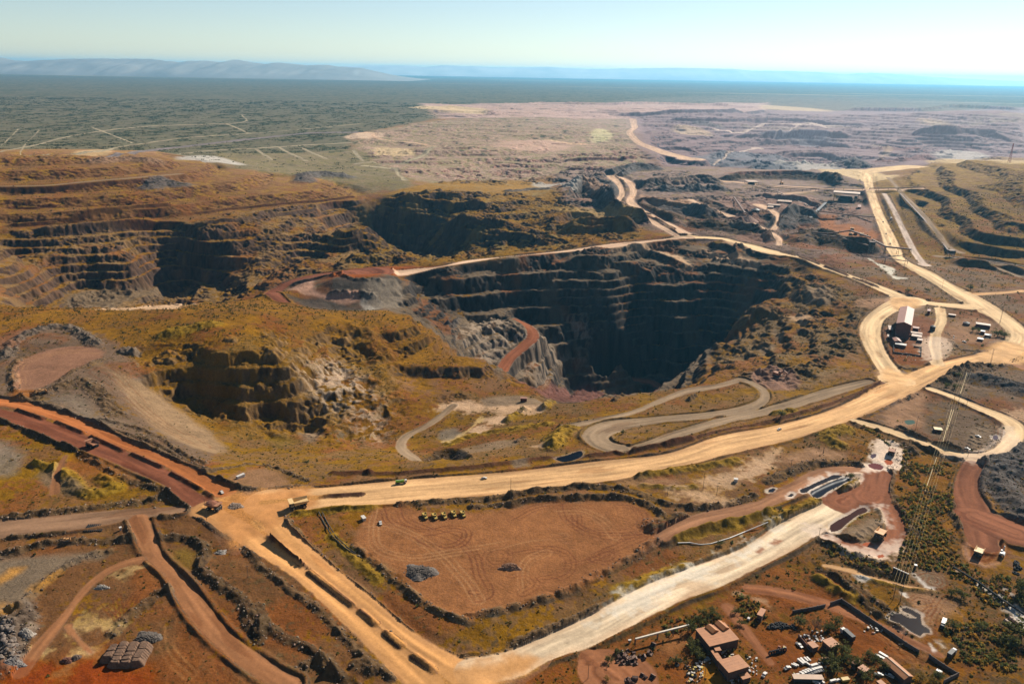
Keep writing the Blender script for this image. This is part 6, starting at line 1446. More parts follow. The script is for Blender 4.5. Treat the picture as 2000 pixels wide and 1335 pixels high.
# the plant building inside the right loop
house('tall red-brown gabled plant building inside the right road loop', "W 415,350 470,135 660,160 630,385", 21.0, 'gable', M_ROOF2, M_WALL2, 0.32, 'plant_building', doors=2, windows=3)
for s, hh, lab, rm in [("W 305,385 320,440 365,440 355,378", 5, 'pinkish-roofed shed left of the tall plant building', M_ROOF3), ("W 296,505 300,535 335,535 330,500", 4, 'little shed at the left front corner of the plant building', M_ROOF3),
                       ("W 615,470 615,490 770,490 765,470", 5, 'upper long shed at the right foot of the plant building', M_ROOF3), ("W 625,500 620,530 760,535 770,505", 5, 'lower long shed at the right foot of the plant building', M_ROOF3),
                       ("W 640,390 640,410 720,430 730,405", 6, 'machinery shed against the right wall of the plant building', M_ROOF2), ("W 705,550 700,575 770,590 780,565", 3, 'low pale shed lowest on the right of the plant building', M_ROOF3),
                       ("W 405,610 400,630 550,655 560,632", 4, 'narrow white-roofed shed in front of the plant building', M_WHITE), ("W 1490,340 1490,362 1690,385 1690,358", 5, 'long pale-roofed shed in the right part of the loop', M_ROOF3),
                       ("W 1555,445 1550,462 1615,465 1620,448", 4, 'short white-roofed shed below the long pale one', M_WHITE), ("W 1610,490 1605,508 1700,522 1705,502", 4, 'white-roofed shed by the dark shrubs in the loop', M_WHITE), ("W 1510,545 1505,562 1590,572 1600,552", 3.5, 'low white shed on the rounded pad in the loop', M_WHITE),
                       ("W 1120,225 1120,240 1220,245 1225,230", 3, 'low pinkish shed at the upper fork of the loop', M_ROOF3), ("W 840,160 835,185 880,190 885,165", 6, 'dark little shed on the island above the inner road', M_ROOF2)]:
    house(lab, s, hh, 'flat', rm, M_WALL2, name='shed', windows=1)
house('gabled dark porch at the front of the plant building', "W 375,560 395,600 500,600 440,545", 6, 'gable', M_ROOF2, M_WALL2, 0.35, 'porch', windows=0)
for s, hh, lab, rm in [("X 745,492 745,512 915,532 920,510", 5, 'long pale-roofed shed under the thin inclined conveyor', M_ROOF3), ("X 625,545 620,556 775,570 780,555", 5, 'low shed left of the crushing plant conveyors', M_ROOF3), ("X 625,572 620,590 690,595 695,577", 4, 'pale hut just below the low plant shed', M_ROOF3), ("X 1720,560 1720,590 1760,592 1765,562", 7, 'dark square transfer house beside the pale plant road', M_ROOF2)]:
    house(lab, s, hh, 'flat', rm, M_WALL2, name='shed', windows=1)


# ------------------------------------------------------------------ plant structures
def belt(name, label, line, heights, width=3.0, thick=1.6, m=M_STEEL, legs=25.0, cat='conveyor', legm=None, top=None):
    """conveyor gallery over the ground; heights above ground at each survey point"""
    p = pts(line); P = []
    for (px, py), hh in zip(p[:, :2], heights):
        s0 = spot(px, py); z = s0.z + hh
        for _ in range(4):
            x, y = on_plane([px], [py], z); g = gz(float(x[0]), float(y[0])); z = g + hh
        P.append(Vector((float(x[0]), float(y[0]), z)))
    o = P[0].copy(); o.z = gz(o.x, o.y)
    t = thing(name, label, cat, o)
    g = MB(); tp = MB()
    for a, b in zip(P[:-1], P[1:]):
        d = b - a; n = Vector((-d.y, d.x, 0)).normalized() * width / 2
        A, B = a - o, b - o
        up = Vector((0, 0, thick))
        g.add([A - n, A + n, A + n + up, A - n + up, B - n, B + n, B + n + up, B - n + up], [(0, 1, 2, 3), (7, 6, 5, 4), (0, 4, 5, 1), (1, 5, 6, 2), (2, 6, 7, 3), (3, 7, 4, 0)])
        u2 = Vector((0, 0, thick + 0.05)); u3 = Vector((0, 0, thick + 0.25)); n2 = n * 1.1
        tp.add([A - n2 + u2, A + n2 + u2, A + n2 + u3, A - n2 + u3, B - n2 + u2, B + n2 + u2, B + n2 + u3, B - n2 + u3], [(0, 1, 2, 3), (7, 6, 5, 4), (0, 4, 5, 1), (1, 5, 6, 2), (2, 6, 7, 3), (3, 7, 4, 0)])
        k = max(1, int(d.length / legs))
        for i in range(k + 1):
            q = a + d * (i / k); gg = gz(q.x, q.y)
            if q.z - gg > 1.0:
                lg = MB(); rl = 0.22 if width < 4 else 0.35
                for sg in (-1, 1):
                    f = q + n * sg * 1.3
                    lg.tube((f.x - o.x, f.y - o.y, gg - o.z - 0.3), tuple(q + n * sg * 0.9 - o), rl, n=6)
                hq = q - o; hq.z = gg - o.z + (q.z - gg) * 0.5
                lg.tube(tuple(hq - n * 1.15), tuple(hq + n * 1.15), rl, n=6)
                lg.build('trestle', legm or M_DARK, t)
    g.build('gallery', m, t)
    tp.build('cover', top or M_ROOF3, t)
    return t


belt('conveyor', 'thin inclined conveyor running down from the crusher canopy', "X 435,335 740,440 1110,572", [14, 8, 3], 2.4, 1.4)
belt('conveyor', 'long flat conveyor crossing behind the big plant canopy', "X 500,305 800,345 1100,362 1780,365", [12, 8, 6, 5], 3.0, 1.6)
belt('conveyor', 'second flat conveyor just below the crusher canopy line', "X 480,318 760,358 1050,378 1440,372", [9, 6, 5, 5], 2.4, 1.4, top=M_STEEL)
belt('stacker_conveyor', 'dark sloping stacker conveyor feeding the red cone heap', "X 210,470 345,665", [4, 16], 3.4, 2.0, M_DARK, top=M_STEEL)
belt('conveyor', 'conveyor above the fenced machinery area beside the pale road', "X 1225,668 1600,690 1925,718", [7, 7, 9], 3.4, 2.0, top=M_STEEL)
belt('conveyor', 'long trestle conveyor ending at the dark transfer tower', "Y 430,305 840,338 1130,400 1410,470", [5, 8, 12, 18], 3.4, 2.2, top=M_STEEL)
belt('conveyor', 'lower trestle conveyor parallel to the one with the tower', "Y 640,345 980,420 1390,535", [3, 6, 10], 3.0, 2.0, top=M_STEEL)
belt('conveyor', 'dark conveyor bridge carried over the pale plant road', "Y 1440,478 1640,515 1990,560", [18, 15, 8], 4.0, 2.6, top=M_STEEL)
belt('pipe_bridge', 'thin pipe bridge over the pale road below the conveyor bridge', "Y 1330,655 1640,672 1950,722", [6, 9, 4], 1.6, 1.2, top=M_STEEL, cat='pipe bridge')
belt('conveyor', 'conveyor crossing the pale road at the foot of the right dump', "C 1130,762 1290,762 1440,757", [7, 7, 4], 3.4, 2.0, top=M_STEEL)
belt('conveyor', 'long conveyor running down to the dark drive house on the right', "C 1300,790 1430,930 1570,1110", [2, 2, 5], 2.6, 1.0, M_STEEL, top=M_STEEL)
belt('conveyor', 'conveyor leaving the drive house along the right dump foot', "C 1590,1140 1750,1160 1988,1195", [3, 2, 2], 2.4, 1.2, M_STEEL, top=M_STEEL)
belt('conveyor', 'short inclined conveyor on the grey bank of the plant', "X 1150,640 1330,530", [1, 8], 7.0, 1.4, M_DARK, top=M_DARK)
belt('pipe_gantry', 'long pale pipe gantry on trestle legs above the camp clearing', "S 865,268 1285,155 1860,8", [5, 5, 5], 0.9, 0.7, M_PALE, 9.0, 'pipe gantry', top=M_PALE)
belt('pipeline', 'dark overland pipeline crossing white salt at the lower right', "T 1010,195 1380,420 1700,655 2040,880", [1.6, 1.6, 1.6, 1.6], 1.1, 0.8, M_BLACK, 14.0, 'pipeline', top=M_BLACK)

# canopy on legs, crusher canopy, towers
def canopy(name, label, s, h, th, m, lw=0.5, cat='canopy'):
    c, a, L, W = roof_rect(s, h)
    t = thing(name, label, cat, c, a)
    MB().box((0, 0, h + th / 2), (L, W, th)).build('roof', m, t)
    lg = []
    n = max(2, int(L / 12) + 1)
    for i in range(n):
        for y in (-W * 0.45, W * 0.45):
            MB().box((-L * 0.47 + L * 0.94 * i / (n - 1), y, h / 2 - 0.5), (lw, lw, h + 1)).build('leg', M_STEEL, t)
    return t, L, W


t, L, W = canopy('loading_canopy', 'big pink-topped bin canopy on tall legs above dark machinery', "X 1430,376 1430,398 1745,442 1755,420", 22, 3.5, M_ROOF3, 0.9)
MB().box((-L * 0.22, 0, 7), (L * 0.2, W * 0.6, 12), top=(0.7, 0.7)).build('hopper', M_DARK, t); MB().box((L * 0.25, 0, 4), (L * 0.16, W * 0.5, 7)).build('hopper', M_DARK, t)
t, L, W = canopy('crusher_canopy', 'pale square crusher canopy standing over a dark pit wall', "X 358,272 400,294 500,280 440,256", 10, 1.0, M_ROOF3, 0.8)
MB().box((0, 0, 4), (L * 0.5, W * 0.5, 9), top=(0.8, 0.8)).build('hopper', M_DARK, t)


def tower(label, s, w, h):
    p = spots(s)[0]; t = thing('transfer_tower', label, 'tower', p)
    f = MB()
    for x in (-w / 2, w / 2):
        for y in (-w / 2, w / 2): f.box((x, y, h / 2), (0.6, 0.6, h + 1))
    for z in np.arange(4, h, 4.0):
        f.box((0, -w / 2, z), (w, 0.4, 0.4)).box((0, w / 2, z), (w, 0.4, 0.4)).box((-w / 2, 0, z), (0.4, w, 0.4)).box((w / 2, 0, z), (0.4, w, 0.4))
    f.build('frame', M_DARK, t)
    MB().box((0, 0, h - 3), (w * 1.25, w * 1.15, 6)).build('transfer_house', M_DARK, t)
    MB().box((0, 0, h + 0.3), (w * 1.35, w * 1.25, 0.5)).build('roof', M_STEEL, t)
    return t


tower('dark transfer tower where the trestle conveyors meet', "Y 1425,610", 8, 24)
tower('dark drive house tower at the end of the right conveyor', "C 1580,1140", 9, 13)
tower('small dark tower beside the big pink-topped canopy', "X 1690,520", 5, 14)


def cyl_tank(name, label, s, r, h, m, cat='tank', group=None):
    p = spots(s)[0]; t = thing(name, label, cat, p, 0, group)
    MB().tube((0, 0, -0.5), (0, 0, h), r, n=20).build('shell', m[0], t)
    MB().tube((0, 0, h), (0, 0, h + r * 0.35), r * 1.02, r * 0.25, n=20).build('lid', m[1], t)
    return t


cyl_tank('thickener_tank', 'low dark round tank beside the winding plant road', "X 470,640", 11, 4, (M_DARK, M_DARK))
cyl_tank('thickener_tank', 'small dark round tank in the left of the right loop', "W 1360,372", 4.5, 3, (M_STEEL, M_DARK))
cyl_tank('water_tank', 'dark upright tank on the fork of the inner loop road', "W 900,455", 3.4, 7, (M_DARK, M_DARK))
tk0 = None
for k in range(7):
    u = k / 6; x, y = 175 + 190 * u, 268 + 85 * u
    lab = 'white-topped tank in the row of seven beside the track'
    if tk0 is None: tk0 = cyl_tank('water_tank', lab, f"T {x},{y}", 0.74, 4.4, (M_DARK, M_WHITE), group='row of white-topped tanks')
    else: dup(tk0, spots(f"T {x},{y}")[0], 0, lab, 'row of white-topped tanks')
for s, lab in [("T 1725,950 1920,1085", 'long pale steel pipe lying at right edge, lower of two'), ("T 1790,910 1970,1040", 'long pale steel pipe lying at right edge, upper of two')]:
    a, b = spots(s); t = thing('large_pipe', lab, 'pipe', a)
    d = b - a
    MB().tube((0, 0, 1.2), (d.x, d.y, d.z + 1.2), 1.2, n=16).build('barrel', M_ROOF3, t)
    fl = MB()
    for k in range(5):
        q = d * (k / 4); u = d.normalized() * 0.15
        fl.tube((q.x - u.x, q.y - u.y, q.z + 1.2), (q.x + u.x, q.y + u.y, q.z + 1.2), 1.4, n=16)
    fl.build('flange', M_STEEL, t)


# ------------------------------------------------------------------ boxy trucks, containers, skips
def box_truck(label, a, h, sc=1.0, boxm=None, cabm=None):
    t = thing('box_truck', label, 'truck', a, h, None, sc)
    MB().box((0, 0, 0.9), (8.5, 1.6, 0.4)).build('chassis', M_DARK, t)
    MB().box((3.5, 0, 2.0), (1.9, 2.4, 2.2), top=(0.9, 0.95)).build('cab', cabm or M_WHITE, t)
    MB().box((4.42, 0, 2.4), (0.12, 2.0, 0.8)).build('window', M_GLASS, t)
    MB().box((-1.0, 0, 2.4), (6.6, 2.5, 2.7)).build('cargo_box', boxm or M_WHITE, t)
    for x in (3.3, -2.0, -3.3):
        for y in (-1.05, 1.05): wheel(t, x, y, 0.5, 0.35)
    return t


a, h = at2("T 868,1010 890,945"); box_truck('white-topped truck standing right of the dark brown pond', a, h + math.pi, 1.0, M_WHITE, M_DARK)
a, h = at2("L 1290,895 1325,860"); box_truck('dark truck with white cab below the pond on red soil', a, h, 1.0, M_DARK, M_WHITE)
a, h = at2("O 1625,430 1475,290"); box_truck('long dark truck with white cab beside the square tan-roofed house', a, h, 1.2, M_DARK, M_WHITE)
a, h = at2("Y 1715,130 1700,115"); box_truck('white truck beside the pale rail bed near the plant road', a, h, 1.3)


def container(label, s, m, size=(6.0, 2.4, 2.6), name='container'):
    a, h = at2(s); t = thing(name, label, 'container', a, h)
    MB().box((0, 0, size[2] / 2 + 0.1), size).build('shell', m, t, bevel=0.08)
    r = MB()
    for k in range(int(size[0] / 0.7)): r.box((-size[0] / 2 + 0.4 + 0.7 * k, 0, size[2] / 2 + 0.1), (0.14, size[1] + 0.12, size[2] * 0.85))
    r.build('rib', m, t)
    MB().box((size[0] / 2 + 0.03, 0, size[2] / 2 + 0.1), (0.06, size[1] * 0.9, size[2] * 0.85)).build('door', M_PALE, t)
    return t


container('white container standing in the bermed lot above the junction', "D 1335,1228 1385,1214", M_WHITE, (7.5, 2.6, 2.8))
container('bright yellow skip near the bottom edge by the trees', "R 100,880 260,845", M_YELL, (5.0, 2.6, 1.6), 'skip')
container('small white box container by the lower right wall', "R 1930,745 1985,775", M_WHITE, (3.2, 2.2, 2.2))
container('black water bin on stand beside the lone scrub shed', "N 1120,190 1145,140", M_WHITE, (2.0, 1.6, 2.0))


def dozer(label, s, m, sc=1.0):
    a, h = at2(s); t = thing('bulldozer', label, 'bulldozer', a, h, None, sc)
    for y in (-1.5, 1.5): MB().prof([(-2.4, 0.1), (2.2, 0.1), (2.6, 0.7), (2.2, 1.3), (-2.4, 1.3), (-2.8, 0.7)], y - 0.35, y + 0.35).build('track', M_DARK, t)
    MB().box((0.9, 0, 1.8), (2.8, 1.6, 1.5)).box((-1.6, 0, 1.5), (1.8, 2.2, 0.9)).build('body', m, t)
    MB().box((-1.0, 0, 2.9), (1.7, 1.8, 1.7), top=(0.9, 0.9)).build('cab', m, t); MB().box((-0.12, 0, 3.0), (0.1, 1.5, 0.9)).build('window', M_GLASS, t)
    MB().box((3.5, 0, 0.95), (0.35, 4.4, 1.7)).box((2.7, -1.9, 0.8), (1.6, 0.2, 0.3)).box((2.7, 1.9, 0.8), (1.6, 0.2, 0.3)).build('blade', m, t)
    return t


dozer('yellow bulldozer where the red road meets the grey pad', "D 232,757 262,748", M_ORANGE, 1.2)
dozer('small orange machine on the brown cut below the west road', "H 385,508 400,500", M_ORANGE, 0.8)


def excavator(label, s, m, sc=1.0):
    a, h = at2(s); t = thing('excavator', label, 'excavator', a, h, None, sc)
    for y in (-1.6, 1.6): MB().prof([(-2.6, 0.1), (2.6, 0.1), (3.0, 0.7), (2.6, 1.3), (-2.6, 1.3), (-3.0, 0.7)], y - 0.4, y + 0.4).build('track', M_DARK, t)
    MB().box((-0.8, 0, 2.2), (4.4, 3.2, 1.6)).build('body', m, t); MB().box((0.9, 1.0, 3.2), (1.6, 1.1, 1.8)).build('cab', m, t)
    MB().prof([(1.2, 2.4), (4.6, 6.2), (7.4, 5.2), (7.3, 4.6), (4.6, 5.4), (1.9, 2.0)], -0.35, 0.35).build('boom', m, t)
    st = MB().prof([(7.1, 5.6), (7.7, 5.2), (7.0, 1.6), (6.6, 1.8)], -0.25, 0.25).build('stick', m, t)
    MB().prof([(6.0, 0.6), (7.0, 0.4), (7.4, 1.6), (6.6, 1.9)], -0.7, 0.7).build('bucket', M_DARK, st)
    return t


excavator('dark excavator parked on the mauve pad above the tan roads', "G 620,668 680,668", M_RUSTY, 1.8)
excavator('small orange excavator at the foot of the dark cut by the plant', "X 790,310 760,290", M_ORANGE, 2.2)
excavator('white excavator at the corner of the red turning circle right', "P 1957,1083 1962,1070", M_WHITE, 0.9)

# ------------------------------------------------------------------ boundary walls and fences
def wall_run(name, label, s, hgt, th, m, cat='wall', post=6.0):
    P = spots(s); o = P[0].copy(); t = thing(name, label, cat, o)
    w = MB(); pm = MB()
    for a, b in zip(P[:-1], P[1:]):
        d = b - a; k = max(1, int(d.length / post)); n = Vector((-d.y, d.x, 0)).normalized() * th / 2
        for i in range(k):
            q0 = a + d * (i / k); q1 = a + d * ((i + 1) / k)
            z0, z1 = gz(q0.x, q0.y) - 0.3, gz(q1.x, q1.y) - 0.3
            vs = []
            for q, z in ((q0, z0), (q1, z1)):
                for sg in (-1, 1):
                    for hh in (0, hgt + 0.3): vs.append((q.x + sg * n.x - o.x, q.y + sg * n.y - o.y, z + hh - o.z))
            w.add(vs, [(0, 1, 3, 2), (4, 6, 7, 5), (0, 4, 5, 1), (2, 3, 7, 6), (1, 5, 7, 3)])
            pm.box((q0.x - o.x, q0.y - o.y, z0 - o.z + hgt / 2 + 0.25), (th * 2.2, th * 2.2, hgt + 0.7))
    w.build('panel', m, t); pm.build('post', m, t)
    return t


wall_run('boundary_wall', 'long dark boundary wall along the red track beside the camp', "L 110,408 212,372 480,555 720,715 972,878", 2.8, 0.35, M_CONC)
wall_run('boundary_wall', 'dark boundary wall at the bottom right with a bent end', "L 1075,922 1210,1015 1350,1100 1210,1172", 2.8, 0.35, M_CONC)
wall_run('boundary_wall', 'short dark wall piece beside the curved tracks above the camp', "K 1420,268 1600,235 1780,196", 2.4, 0.35, M_CONC)
wall_run('yard_wall', 'low red-brown wall in front of the small orange-roofed house', "O 690,440 860,640", 2.2, 0.3, M_WALL2)
wall_run('loop_wall', 'low dark wall round the red plot below the plant building', "W 380,650 378,755 745,805 752,690 650,675", 2.0, 0.4, M_CONC)


# ------------------------------------------------------------------ poles and power line
def pole(label, s, h=None, arms=1, r=0.17, m=None, name='power_pole'):
    p = pts(s)
    b = spot(p[1][0], p[1][1])
    if h is None:                          # height from the surveyed top
        R_ = math.sqrt(b.x ** 2 + b.y ** 2 + (CAM_H - b.z) ** 2)
        h = abs(p[1][1] - p[0][1]) / F_PX * R_ / (math.hypot(b.x, b.y) / R_) * 0.98
    t = thing(name, label, 'pole', b)
    MB().tube((0, 0, -1), (0, 0, h), r, r * 0.7, n=8).build('shaft', m or M_WOOD, t)
    if arms:
        q = MB()
        for k in range(arms): q.box((0, 0, h - 0.6 - 1.2 * k), (2.6, 0.16, 0.16))
        q.build('crossarm', m or M_WOOD, t)
        i = MB()
        for x in (-1.2, 0, 1.2): i.tube((x, 0, h - 0.55), (x, 0, h - 0.2), 0.09, n=6)
        i.build('insulator', M_PALE, t)
    return t


for s, lab, arms in [("P 997,934 997,984", 'tall lone pole at the edge of the main tan road above the yard', 0), ("J 1108,118 1106,212", 'tall pole with crossarm on the streaked ground above the yard', 1), ("J 902,198 900,247", 'short pole left of the tall crossarm pole above the yard', 1), ("J 1186,188 1186,242", 'short pole right of the tall crossarm pole above the yard', 1),
                     ("G 1141,158 1137,242", 'pole beside the tan road where the left loop starts', 1), ("G 1322,25 1320,78", 'pole beside the pale plant road above the loop', 1), ("G 1532,140 1530,192", 'pole below the pale road left of the siding', 1), ("G 1862,268 1852,372", 'tall pole on the right rim of the road loop', 1),
                     ("G 1808,528 1800,615", 'tall pole at the lower right end of the loop', 1), ("G 1672,780 1664,850", 'pole beside the upper branch of the east loop', 1), ("G 1397,895 1385,968", 'pole above the lower branch of the east loop', 1), ("M 400,728 392,822", 'pole at the muddy end of the white road', 1),
                     ("M 1600,75 1560,165", 'pole at the bend of the east loop near the windrows', 1), ("M 1500,640 1480,715", 'pole on the left edge of the red east road', 1), ("L 815,685 810,745", 'pole beside the long dark boundary wall', 1), ("L 1418,640 1385,775", 'pole in the scrub right of the pond', 1), ("R 1185,170 1180,235", 'leaning pole beside the two dark blocks', 1),
                     ("H 1438,655 1438,718", 'small pole on the slope left of the twin tan roads', 1), ("I -290,272 -285,385", 'thin lamp pole beside the ore-laden truck', 0), ("N 345,985 320,1335", 'tall thin pole beside the stained workshop', 0), ("J 445,1233 440,1303", 'pair pole near the red bend, taller one', 0), ("W 1850,115 1815,355", 'very tall pole inside the top right of the loop', 0),
                     ("W 1705,715 1680,900", 'very tall pole beside the road at loop bottom', 0), ("M 435,95 430,140", 'pole on the pink clearing right of centre', 1), ("M 185,190 180,240", 'pole at the left of the pink clearing', 1), ("J 205,-5 200,20", 'short post beside the upper yard bank', 0), ("G 920,1060 875,1095", 'low post in the dry pink clearing', 0), ("C 1325,1175 1320,1205", 'pole on the bend of the pale plant road', 1)]:
    pole(lab, s, None, arms)
# lattice mast on the right dump
b = spot(1971, 318); t = thing('lattice_mast', 'red lattice mast on the flat top of the right dump', 'mast', b)
q = MB(); hm = 62
for k in range(3):
    an = 2 * math.pi * k / 3
    q.tube((5 * math.cos(an), 5 * math.sin(an), -1), (0.8 * math.cos(an), 0.8 * math.sin(an), hm), 0.45, n=6)
for z in np.arange(4, hm, 6.0):
    f = 1 - z / hm; r0 = 0.8 + 4.2 * f
    for k in range(3):
        a0 = 2 * math.pi * k / 3; a1 = 2 * math.pi * (k + 1) / 3
        q.tube((r0 * math.cos(a0), r0 * math.sin(a0), z), (r0 * .93 * math.cos(a1), r0 * .93 * math.sin(a1), z + 5), 0.3, n=5)
q.build('frame', mat('mast_red', (0.30, 0.09, 0.07)), t)

# power line of H-frame pylons with five wires
PY = [("P 1887,735", 1), ("P 1866,790", 0), ("P 1849,850", 1), ("P 1828,915", 0), ("P 1806,985", 1), ("P 1785,1062", 0), ("P 1751,1172", 1)]
bases = [spots(s)[0] for s, _ in PY]
for k, bpos in enumerate(bases):
    nb = bases[min(k + 1, len(bases) - 1)]; pb = bases[max(k - 1, 0)]
    h = heading(pb, nb)
    lab = ['H-frame pylon nearest the main road at top of the wire line', 'H-frame pylon beside the east loop upper branch', 'H-frame pylon beside the yellow-roofed hut', 'H-frame pylon just below the east loop', 'H-frame pylon in the middle of the orange scrub', 'H-frame pylon near the turning loop corner', 'large H-frame pylon above the dark brown pond'][k]
    t = thing('power_pylon', lab, 'pylon', bpos, h, 'pylons of the power line')
    hh = 13.0
    for y in (-2.2, 2.2): MB().tube((0, y, -1), (0, y, hh), 0.22, 0.16, n=8).build('leg', M_WOOD, t)
    MB().box((0, 0, hh - 0.8), (0.25, 9.0, 0.3)).box((0, 0, hh - 3.5), (0.2, 4.6, 0.2)).build('crossarm', M_WOOD, t)
    i_ = MB()
    for y in (-4.2, -2.2, 0, 2.2, 4.2): i_.tube((0, y, hh - 1.9), (0, y, hh - 0.9), 0.12, n=6)
    i_.build('insulator', M_PALE, t)
for y in (-4.2, -2.2, 0, 2.2, 4.2):
    w = MB(); o = bases[0].copy(); prev = None
    for k in range(len(bases) - 1):
        a, b = bases[k], bases[k + 1]; hd = heading(bases[max(k - 1, 0)], bases[min(k + 1, len(bases) - 1)]); hd2 = heading(bases[k], bases[min(k + 2, len(bases) - 1)])
        A = a + Vector((-math.sin(hd) * y, math.cos(hd) * y, 11.1)); B = b + Vector((-math.sin(hd2) * y, math.cos(hd2) * y, 11.1))
        for i in range(8):
            u0, u1 = i / 8, (i + 1) / 8
            s0 = A.lerp(B, u0) - Vector((0, 0, 4 * 1.8 * u0 * (1 - u0))); s1 = A.lerp(B, u1) - Vector((0, 0, 4 * 1.8 * u1 * (1 - u1)))
            w.tube(tuple(s0 - o), tuple(s1 - o), 0.045, n=5, cap=False)
    wo = w.build('overhead_wire', M_WIRE); wo.location = o
    tag(wo, 'bright overhead wire strung along the H-frame pylons through orange scrub', 'wire', 'wires of the power line')
for s, lab in [("U 325,520 262,712", 'bright straight tube standing for glinting wire above the east loop branch'), ("U 183,858 100,1158", 'bright tube standing for glinting wire beside the yellow-roofed hut, longer one'), ("U 203,860 140,1050", 'bright tube standing for glinting wire beside the yellow-roofed hut, shorter one'), ("M 1316,175 1225,445", 'bright tube standing for glinting wire in the orange scrub')]:
    a, b = spots(s)  # sun-glinting power wires, drawn as bright tubes just above the ground
    w = MB(); n = 10
    for i in range(n):
        q0 = a.lerp(b, i / n); q1 = a.lerp(b, (i + 1) / n)
        w.tube((q0.x - a.x, q0.y - a.y, gz(q0.x, q0.y) + 0.5 - a.z), (q1.x - a.x, q1.y - a.y, gz(q1.x, q1.y) + 0.5 - a.z), 0.3, n=8)
    o = w.build('wire_glint_tube', M_WIRE); o.location = a; tag(o, lab, 'pipe')
print("built", time.time() - T0)
# ------------------------------------------------------------------ tyres, junk, pipes, boulders
def tyre(label, loc, rz, R, tilt, group):
    o = MB().ring((0, 0, 0), R, R * 0.42, n=16, m=8).build('tyre', M_TYRE, None, smooth=True)
    o.location = loc; o.rotation_euler = (tilt, 0, rz)
    return tag(o, label, 'tyre', group)


ty = None
for k in range(7):
    p = spots(f"O {140 + 46 * k},{775 - 11 * k}")[0]; p.z += 1.5
    lab = 'huge truck tyre in the short upright row on the red camp yard'
    if ty is None: ty = tyre(lab, p, math.radians(20), 1.15, math.radians(72), 'row of upright tyres')
    else:
        o = dup(ty, p); o.rotation_euler = (math.radians(72), 0, math.radians(20 + random.uniform(-6, 6)))
for k in range(44):
    u = random.random(); v = random.random()
    x = 70 + 560 * u; y = 260 - 130 * (1 - abs(u - 0.55) * 1.3) * v + 30 * u
    p = spots(f"O {x},{y}")[0]; R = random.uniform(0.6, 1.0); p.z += 0.45 + random.choice([0, 0, 0.6])
    o = dup(ty, p, None, 'old tyre in the heap beside the dark tree above the camp yard', 'heap of old tyres', R)
    o.rotation_euler = (random.choice([0.1, 0.2, 1.2]), random.uniform(-.2, .2), random.uniform(0, 6))
for k in range(16):
    x, y = random.choice([(random.uniform(1480, 1800), random.uniform(560, 760)), (random.uniform(1800, 1990), random.uniform(780, 980))])
    p = spots(f"S {x},{y}")[0]; p.z += 0.4
    o = dup(ty, p, None, 'old tyre in the scrap ground left of the workshops', 'tyres in the scrap ground', random.uniform(0.6, 0.95))
    o.rotation_euler = (random.choice([0.1, 1.3]), 0, random.uniform(0, 6))
for k in range(10):
    x, y = random.uniform(1860, 1990), random.uniform(120, 330)
    p = spots(f"T {x},{y}")[0]; p.z += 0.4
    o = dup(ty, p, None, 'pale tyre dumped in the dark thicket at the right edge', 'tyres in the right thicket', random.uniform(0.9, 1.3))
    o.rotation_euler = (random.choice([0.2, 1.0]), 0, random.uniform(0, 6))


def bucket(p, rz, sc, m):
    t = thing('excavator_bucket', 'rusty machine bucket lying on the bare ground by the pipe gantry', 'machine bucket', p, rz, 'scrapped machine buckets', sc)
    MB().prof([(-1.2, 0), (1.0, 0), (1.3, 0.4), (0.9, 0.5), (-0.8, 0.35), (-1.2, 1.5), (-0.3, 2.0), (-0.5, 2.2), (-1.6, 1.7), (-1.7, 0.6)], -1.3, 1.3).build('scoop', m, t)
    q = MB()
    for y in (-1.35, 1.35): q.prof([(-1.7, 0.5), (1.0, 0), (1.2, 0.5), (-0.5, 2.2), (-1.6, 1.7)], y - 0.06, y + 0.06)
    q.build('side_plate', m, t)
    q = MB()
    for y in np.linspace(-1.1, 1.1, 5): q.box((1.45, y, 0.2), (0.5, 0.22, 0.2))
    q.build('tooth', M_DARK, t)
    return t


bk = None
for k, (x, y) in enumerate([(540, 520), (600, 530), (725, 490), (830, 520), (660, 580), (690, 600), (540, 690), (580, 610), (640, 710), (700, 690), (800, 620), (800, 700), (880, 720), (960, 575), (1010, 610), (1135, 540), (1190, 395), (715, 1030), (785, 1060), (860, 990), (985, 945), (1060, 970), (1180, 985), (760, 660), (850, 640)]):
    p = spots(f"S {x},{y}")[0]
    if bk is None: bk = bucket(p, 0.4, 1.0, M_STEEL)
    else: dup(bk, p, random.uniform(0, 6.2), None, None, random.uniform(0.6, 1.25))

JK = [('crate', 'crate'), ('drum', 'drum')]
jm = [mat("junk_white", (0.34, 0.28, 0.22), 0.5), mat("junk_yellow", (0.40, 0.28, 0.06), 0.5), mat("junk_rust", (0.22, 0.09, 0.05), 0.8), mat("junk_grey", (0.3, 0.27, 0.24), 0.6)]


def junk(kind, m, p, rz, sc, label, group):
    if kind == 0:
        o = MB().box((0, 0, 0.5), (1.7, 1.2, 1.0)).box((0, 0, 1.05), (1.8, 1.3, 0.1)).box((-0.6, 0, -0.02), (0.2, 1.2, 0.12)).box((0.6, 0, -0.02), (0.2, 1.2, 0.12)).build('crate', m)
        tag(o, label, 'crate', group)
    else:
        q = MB().tube((0, 0, 0), (0, 0, 1.2), 0.5, n=14)
        for z in (0.05, 0.4, 0.8, 1.15): q.tube((0, 0, z - 0.04), (0, 0, z + 0.04), 0.54, n=14)
        o = q.build('drum', m); tag(o, label, 'drum', group)
    put(o, p, rz, sc)
    return o


